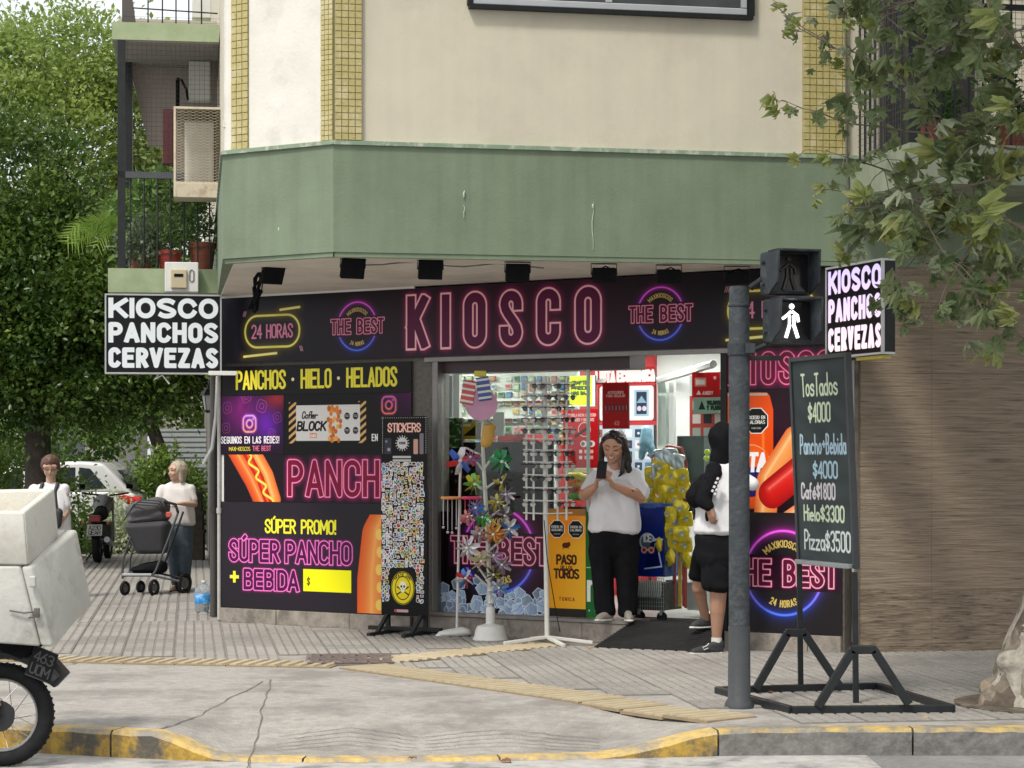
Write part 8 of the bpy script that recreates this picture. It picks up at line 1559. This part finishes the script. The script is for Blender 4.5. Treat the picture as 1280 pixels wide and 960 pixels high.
# far end of the street: corrugated hoarding and buildings
b = MB(); hh = 2.1; n_ = 44
for j in range(n_): z = j * hh / n_; b.bb(0, 2.2, -.02 if j % 2 else 0, .03, z, z + hh / n_ - .001)
o = b.make('metal_hoarding', mat('corrugated', (.44, .47, .48), .5, metal=.2, var=.08)); p = W(186, 690, 40); o.location = (p.x, 40.2, 0); o.rotation_euler = (0, 0, R(-6)); tag(o, 'pale ribbed metal hoarding far behind the person with the pram', 'hoarding')
for k, (x0, x1, y, h, c, lab) in enumerate(((-26, -13.5, 72, 5, (.3, .29, .27), 'low grey building at the far left end of the street'), (-13.2, -8.2, 80, 6.5, (.36, .33, .29), 'beige building far down the side street'))):
    t = thing('far_building', lab, 'building', (x0, y, 0)); b = MB(); b.bb(0, x1 - x0, 0, 8, 0, h); b.make('wall', mat('far_wall_%d' % k, c, .9), t)
    for i in range(5):
        for j in range(int(h // 3)): b = MB(); xx = (x1 - x0) * (i + .5) / 5; b.bb(xx - .5, xx + .5, -.05, -.005, 1 + 3 * j, 2.5 + 3 * j); b.make('window', mat('dark_pane', (.07, .075, .08), .08), t)
# ================================================================ pram
pY = 24.35; s = FOC / pY; cx = 195; Q = lambda px, py, dy=0: Vector(((px - cx) / s, dy, CAMZ + (HOR - py) / s))
pm = thing('pram', 'grey pram with a rounded hood and black wheels pushed along the pavement', 'pram', ((cx - 640) / s, pY, 0))
m_fab = mat('grey_fabric', (.085, .085, .09), .9, var=.12, scale=10, bump=.3, bscale=120); m_fab2 = mat('grey_fabric_dark', (.05, .05, .055), .9, var=.1); m_tub = mat('pram_tube', (.07, .075, .078), .4, metal=.2)
blob('hood', [[(Q(176, 640, -.0), (.17, .2, .13)), (Q(196, 634, .05), (.15, .2, .12))], [(Q(170, 650, 0), (.10, .2, .06)), (Q(200, 645, .05), (.12, .2, .08))]], m_fab, pm, .012, 3, .004, 10)
blob('seat', [[(Q(165, 658, -.08), (.06, .18, .05)), (Q(205, 656, 0), (.08, .2, .06)), (Q(178, 688, -.05), (.07, .15, .04)), (Q(204, 688, 0), (.05, .15, .04))]], m_fab2, pm, .012, 3)
for k in range(3): b = MB(); b.tube([Q(159 + k * 5, 650 - k * 9, -.21 + .02 * k), Q(172 + k * 5, 630 - k * 3, -.24), Q(200 + k * 2, 632 - k * 3, -.2), Q(208, 645 - k * 3, -.12)], .008, 5); b.make('hood_seam', m_fab2, pm, True)
blob('basket', [[(Q(172, 712, 0), (.08, .18, .05)), (Q(198, 712, 0), (.1, .18, .05)), (Q(198, 704, 0), (.1, .18, .03))]], M_BLK, pm, .012, 2, .005, 14)
for sy in (-.24, .22):
    b = MB(); b.tube([Q(226, 640, sy * .8), Q(212, 680, sy), Q(199, 712, sy), Q(195, 718, sy)], .014, 6); b.make('chassis_tube', m_tub, pm, True)
    b = MB(); b.tube([Q(168, 670, sy), Q(158, 700, sy), Q(158, 722, sy)], .014, 6); b.make('chassis_tube', m_tub, pm, True)
    b = MB(); b.tube([Q(158, 718, sy), Q(195, 718, sy), Q(228, 725, sy)], .014, 6); b.make('chassis_tube', m_tub, pm, True)
b = MB(); b.tube([Q(158, 719, -.24), Q(158, 719, .22)], .016, 6); b.tube([Q(158, 717, -.25), Q(194, 717, -.26)], .016, 6); b.make('axle_bar', mat('pram_light', (.35, .37, .38), .4), pm)
b = MB(); b.tube([Q(226, 640, -.2), Q(222, 630, -.16), Q(208, 627, -.1), Q(205, 627, .1)], .016, 8); b.make('handle', M_RUB, pm, True)
for k, (px, py, dy, r) in enumerate(((161, 735, -.24, .085), (172, 732, .2, .075), (197, 734, -.25, .095), (230, 725, .05, .125), (222, 728, .3, .12))):
    w = bpy.data.objects.new('wheel', None); COL.objects.link(w); w.parent = pm; p = Q(px, py, dy); w.location = (p.x, p.y, r + .002); w.rotation_euler = (0, 0, R(62))
    b = MB(); b.tube([((r - .02) * math.cos(a), 0, (r - .02) * math.sin(a)) for a in [i * math.pi / 10 for i in range(20)]], .02, 7, closed=True); b.make('tyre', M_RUB, w, True); b = MB(); b.cyl((0, -.012, 0), (0, .012, 0), r * .5, n=14); b.cyl((0, -.022, 0), (0, .022, 0), r * .2, n=10); b.make('hub', mat('hub_grey', (.1, .1, .105), .5), w, 40)
b = MB(); b.box(Q(213, 643, -.12), (.06, .04, .06), None, 0, .01); b.make('red_toy', cmat((.55, .08, .06)), pm)
# ================================================================ wheels for motorcycles
def motowheel(parent, c, r, yaw, name='wheel', spokes=True, tyre=.045):
    w = bpy.data.objects.new(name, None); COL.objects.link(w); w.parent = parent; w.location = c; w.rotation_euler = (0, 0, yaw); N_ = 40
    ring = lambda q, y=0: [(q * math.cos(2 * math.pi * i / N_), y, q * math.sin(2 * math.pi * i / N_)) for i in range(N_)]
    b = MB(); b.tube(ring(r - tyre), tyre, 10, closed=True); 
    for i in range(48):
        a = 2 * math.pi * i / 48
        for y in (-.018, .018): b.box(((r - .004) * math.cos(a + (y > 0) * .05), y, (r - .004) * math.sin(a + (y > 0) * .05)), (.008, .022, .012), Matrix.Rotation(-a, 3, 'Y'))
    b.make('tyre', M_RUB, w, True); b = MB(); b.tube(ring(r - tyre * 1.95, -.018), .009, 6, closed=True); b.tube(ring(r - tyre * 1.95, .018), .009, 6, closed=True); b.tube(ring(r - tyre * 1.7), .016, 6, closed=True); b.make('rim', mat('rim_alloy', (.35, .35, .35), .3, metal=.8), w, True)
    b = MB(); b.cyl((0, -.06, 0), (0, .06, 0), .055, n=20); b.cyl((0, -.075, 0), (0, -.06, 0), .085, .07, n=20); b.cyl((0, -.1, 0), (0, .1, 0), .012, n=8); b.make('hub', mat('hub_dark', (.03, .03, .032), .4, metal=.3), w, 40)
    if spokes:
        b = MB()
        for i in range(18): a = 2 * math.pi * i / 18; a2 = a + (.5 if i % 2 else -.5); b.tube([(.06 * math.cos(a2), (-.05 if i % 2 else .05), .06 * math.sin(a2)), ((r - tyre * 1.9) * math.cos(a), 0, (r - tyre * 1.9) * math.sin(a))], .0022, 4)
        stuff(b.make('spokes', M_CHR, w))
    return w
def plate(cvtext, w, h, bgc, fg, name): cv = Cv(w, h, 700, bgc); [cv.text(t_, w * .12, h * y, h * .32, 0, .008, .009, fg, fit=w * .76) for t_, y in zip(cvtext, (.54, .12))]; cv.rect(0, 0, w, .005, fg); cv.rect(0, h - .005, w, h, fg); return printmat(name, cv, .5)
# ---------------------------------------------------------------- delivery motorcycle at the kerb (only its tail is in view)
mY = 11.75; s = FOC / mY; mo_ = thing('delivery_motorcycle', 'black delivery motorcycle parked at the left kerb, only its rear wheel and tail in view', 'motorcycle', ((3 - 640) / s, mY, -.146)); Q = lambda px, py, dy=0: Vector(((px - 3) / s, dy, CAMZ + (HOR - py) / s + .146))
motowheel(mo_, (0, 0, .282), .282, 0)
b = MB(); b.tube([(-.32 + .0 * k, 0, .282 + .0) if False else ((.34) * math.cos(a), 0, .282 + .34 * math.sin(a)) for k, a in enumerate([R(165 - 12 * i) for i in range(12)])], .04, 8); b.make('fender', mat('fender_black', (.02, .02, .022), .3, spec=.6), mo_, True)
b = MB(); p0 = Q(28, 800, 0); p1 = Q(60, 800, 0); b.hexa([Q(5, 812, -.08), Q(30, 822, -.08), Q(30, 822, .08), Q(5, 812, .08), Q(0, 800, -.09), Q(60, 802, -.09), Q(60, 802, .09), Q(0, 800, .09)]); b.make('tail_frame', M_BLK, mo_)
pl = sheet('licence_plate', -.072, .072, -.085, .085, 0, plate(('463', 'UOM'), .17, .2, (.05, .05, .055), (.33, .33, .33), 'plate_a'), mo_, .006); pl.location = Q(58, 828, -.11); pl.rotation_euler = (R(-12), R(24), R(30))
bev8('mud_flap', [Q(52, 850, .03), Q(66, 861, .03), Q(66, 861, .12), Q(52, 850, .12), Q(58, 815, .03), Q(83, 843, .03), Q(83, 843, .12), Q(58, 815, .12)], mat('flap', (.035, .035, .037), .6), mo_, .008)
b = MB(); b.tube([Q(-80, 800, -.1), Q(-20, 812, -.1), Q(3, 880, -.1)], .02, 8); b.make('shock_absorber', M_CHR, mo_, True); b = MB(); b.tube([Q(-150, 900, -.09), Q(-60, 892, -.09), Q(3, 884, -.09)], .022, 8); b.make('swing_arm', M_STEELB, mo_, True)
b = MB(); b.tube([Q(-200, 905, -.14), Q(-90, 900, -.15), Q(-30, 872, -.15)], .035, 10); b.make('exhaust', M_CHR, mo_, True); b = MB(); b.tube([Q(-400, 830, 0), Q(-200, 790, 0), Q(-20, 790, 0)], .08, 8); b.make('seat', M_BLK, mo_, True); motowheel(mo_, (-1.3, 0, .29), .29, 0, 'wheel')
b = MB(); b.tube([Q(-300, 885, 0), Q(-380, 780, 0), Q(-400, 700, 0)], .03, 8); b.make('fork', M_CHR, mo_, True)
# boxes
m_box = mat('fibre_box', (.48, .48, .44), .6, var=.1, scale=6, dirt=(.33, .32, .28), dscale=2.6, dthr=.52, bump=.25, detail=10); m_foam = mat('foam_box', (.60, .59, .53), .85, var=.05, scale=30, bump=.4, bscale=160, dirt=(.50, .48, .42), dscale=3)
base_ = W(30, 806, 11.7); db = thing('delivery_box', 'worn pale fibreglass delivery box tilted on the back of the motorcycle', 'box', tuple(base_)); wq = lambda px, py, Y: W(px, py, Y) - base_
fb0, fb1, bb1, bb0 = wq(-70, 800, 11.5), wq(66, 810, 11.5), wq(116, 757, 12.15), wq(-20, 750, 12.15); ft0, ft1, bt1, bt0 = wq(-80, 708, 11.5), wq(39, 708, 11.5), wq(97, 661, 12.15), wq(-20, 664, 12.15)
bev8('box_body', [fb0, fb1.lerp(fb0, .12), bb1.lerp(bb0, .12), bb0, ft0, ft1.lerp(ft0, .12), bt1.lerp(bt0, .12), bt0], m_box, db, .015)
o_ = Vector((.002, 0, 0)); bev8('box_door', [fb1.lerp(fb0, .115), fb1, bb1, bb1.lerp(bb0, .115), ft1.lerp(ft0, .115), ft1, bt1, bt1.lerp(bt0, .115)], m_box, db, .02)
b = MB(); b.box(wq(41, 727, 11.47), (.035, .03, .06), None, 0, .008); b.make('hinge', m_box, db); b = MB(); b.tube([wq(12, 763, 11.485), wq(30, 766, 11.48), wq(46, 764, 11.47), wq(48, 770, 11.47), wq(36, 772, 11.48)], .005, 5); b.box(wq(46, 766, 11.475), (.03, .02, .05), None, 0, .005); b.make('latch', mat('rusty_latch', (.1, .09, .08), .6), db, True)
b2 = W(0, 705, 11.7); fbx = thing('foam_box', 'open white polystyrene box on top of the delivery box', 'box', tuple(b2)); wq = lambda px, py, Y: W(px, py, Y) - b2
a0_, a1, a2, a3 = wq(-80, 705, 11.5), wq(36, 707, 11.5), wq(74, 674, 12.05), wq(-30, 672, 12.05); t0, t1, t2, t3 = wq(-85, 641, 11.5), wq(30, 640, 11.5), wq(68, 610, 12.05), wq(-32, 612, 12.05)
def wall4(pa, pb, ta, tb, ia, ib, ja, jb, nm='foam_wall'): return bev8(nm, [pa, pb, ib, ia, ta, tb, jb, ja], m_foam, fbx, .012)
ctr = (a0_ + a1 + a2 + a3) / 4; ctt = (t0 + t1 + t2 + t3) / 4; inn = lambda p, c: p.lerp(c, .17)
bb_, tt_ = [a0_, a1, a2, a3], [t0, t1, t2, t3]
for i in range(4): j = (i + 1) % 4; wall4(bb_[i], bb_[j], tt_[i], tt_[j], inn(bb_[i], ctr), inn(bb_[j], ctr), inn(tt_[i], ctt), inn(tt_[j], ctt))
mid = [inn(p, ctr).lerp(inn(q, ctt), .55) for p, q in zip(bb_, tt_)]; lo = [inn(p, ctr) for p in bb_]; bev8('foam_floor', lo + mid, mat('foam_inside', (.56, .48, .34), .9, var=.1), fbx, .01)
# ---------------------------------------------------------------- parked motorcycles up the side street
def parked(px, py, label, yaw, withplate=True):
    p = G(px, py); t = thing('motorcycle', label, 'motorcycle', tuple(p), R(yaw)); s = FOC / p.y
    motowheel(t, (0, -.0, .29), .29, R(90), spokes=False, tyre=.06); motowheel(t, (0, 1.3, .29), .29, R(90), spokes=False, tyre=.05)
    b = MB(); b.tube([(0, -.28, .52), (0, -.18, .66), (0, .1, .70), (0, .5, .72)], [.05, .07, .09, .11], 10); b.make('seat', M_BLK, t, True); b = MB(); b.tube([(0, .45, .75), (0, .7, .85), (0, .95, .8)], [.1, .16, .08], 10); b.make('tank', mat('tank_black', (.02, .02, .022), .25), t, True)
    b = MB(); b.tube([(0, -.33, .38), (0, -.3, .5), (0, -.2, .6)], [.05, .06, .07], 8); b.make('fender', M_BLK, t, True); b = MB(); b.box((0, -.32, .66), (.17, .07, .1), None, 0, .02); b.make('tail_light', mat('tail_red', (.3, .02, .03), .2), t)
    if withplate: pl = sheet('licence_plate', -.11, .11, -.09, .09, 0, plate(('A230', 'QEAR'), .22, .18, (.75, .75, .73), (.12, .12, .12), 'plate_b'), t, .008); pl.location = (0, -.37, .50); pl.rotation_euler = (R(-18), 0, 0)
    b = MB(); b.bb(-.14, .14, .45, .85, .25, .6, bev=.05); b.make('engine', mat('engine', (.06, .06, .06), .4, metal=.6, var=.4, scale=20), t); b = MB(); b.tube([(.16, .8, .25), (.17, .2, .28), (.17, -.3, .36)], [.025, .04, .045], 8); b.make('exhaust', mat('exhaust', (.2, .2, .2), .3, metal=.8), t, True)
    for sx in (-1, 1): b = MB(); b.tube([(sx * .09, 1.3, .29), (sx * .09, 1.1, .95)], .022, 6); b.make('fork', M_CHR, t, True); b = MB(); b.tube([(sx * .05, 1.08, .98), (sx * .35, .95, 1.02)], .014, 6); b.box((sx * .36, 1.0, 1.12), (.1, .02, .07), None, 0, .01); b.make('handlebar', M_BLK, t); b = MB(); b.cyl((sx * .16, -.25, .6), (sx * .2, -.25, .6), .025, n=8); b.make('indicator', mat('amber', (.5, .2, .03), .3), t)
    b = MB(); b.tube([(-.1, .6, .2), (-.24, .5, .01)], .012, 6); b.make('side_stand', M_BLK, t); return t
parked(122, 704, 'black motorcycle seen from behind with a white number plate, parked by the shrubs', 4); parked(152, 686, 'second dark motorcycle half hidden beyond the first', -30, False)
# ---------------------------------------------------------------- white hatchback
cY = 35.0; s = FOC / cY; x0 = (176 - 640) / s; car = thing('parked_car', 'white hatchback parked behind the shrubs, its red tail lamp in view', 'car', (x0, cY, 0)); m_car = mat('white_car_paint', (.68, .69, .70), .25, var=.02, coat=.6); m_cg = mat('car_glass', (.03, .04, .045), .06, var=0)
Wd = 1.65
def loft(name, secs, m, par, bev=.04):  # secs: outline in x,z ; bevelled prism across y
    bm = bmesh.new(); f = [bm.verts.new((x, 0, z)) for x, z in secs]; g = [bm.verts.new((x, Wd, z)) for x, z in secs]; n_ = len(secs); bm.faces.new(f); bm.faces.new(g[::-1])
    for i in range(n_): bm.faces.new((f[i], g[i], g[(i + 1) % n_], f[(i + 1) % n_]))
    bmesh.ops.recalc_face_normals(bm, faces=bm.faces[:]); bmesh.ops.bevel(bm, geom=list(bm.edges), offset=bev, segments=4, affect='EDGES', profile=.5)
    me = bpy.data.meshes.new(name); bm.to_mesh(me); bm.free(); me.materials.append(m); me.polygons.foreach_set('use_smooth', [True] * len(me.polygons)); me.set_sharp_from_angle(angle=R(35)); return link(name, me, par)
loft('body', [(-3.9, .3), (-3.6, .22), (-.2, .25), (-.03, .4), (-.02, .75), (-.12, .98), (-.5, 1.02), (-2.6, 1.0), (-3.7, .85), (-3.95, .6)], m_car, car, .06)
c = loft('cabin', [(-.14, .96), (-.45, 1.3), (-.62, 1.47), (-1.0, 1.5), (-1.9, 1.49), (-2.35, 1.3), (-2.75, .99)], m_car, car, .07)
def wnd(nm, pts, y=-.004): b = MB(); b.plate(pts, y, y + .02); return b.make(nm, m_cg, car)
wnd('side_window', [(-1.0, 1.03), (-.55, 1.06), (-.82, 1.38), (-1.0, 1.4)]); wnd('side_window', [(-1.85, 1.03), (-1.06, 1.03), (-1.06, 1.4), (-1.85, 1.4)]); wnd('side_window', [(-2.6, 1.03), (-1.91, 1.03), (-1.91, 1.4), (-2.3, 1.27)])
b = MB(); b.add([(-.17, .12, 1.02), (-.17, Wd - .12, 1.02), (-.45, Wd - .18, 1.34), (-.45, .18, 1.34)], [(0, 1, 2, 3)]); b.v = [(x + .03, y, z + .02) for x, y, z in b.v]; b.make('rear_window', m_cg, car)
blob('tail_lamp', [[((-.12, .02, .84), (.14, .05, .07)), ((-.03, .1, .86), (.04, .1, .07)), ((-.3, .0, .93), (.08, .03, .03))]], mat('tail_lamp', (.45, .02, .02), .15, var=.3, scale=12), car, .015, 2)
for x in (-.75, -3.1): w = bpy.data.objects.new('wheel', None); COL.objects.link(w); w.parent = car; w.location = (x, .06, .3); b = MB(); b.cyl((0, -.09, 0), (0, .1, 0), .3, n=28); b.make('tyre', M_RUB, w, 40); b = MB(); b.cyl((0, -.1, 0), (0, -.085, 0), .19, n=20); b.make('rim', mat('rim_alloy', (.35, .35, .35), .3), w, 40)
b = MB(); b.bb(-.06, .02, .2, Wd - .2, .4, .55, bev=.02); b.make('bumper', m_car, car)
t = dup(car, (-9.4, 37.5, 0), (0, 0, R(4)), 'second pale car almost hidden behind the dark tree')
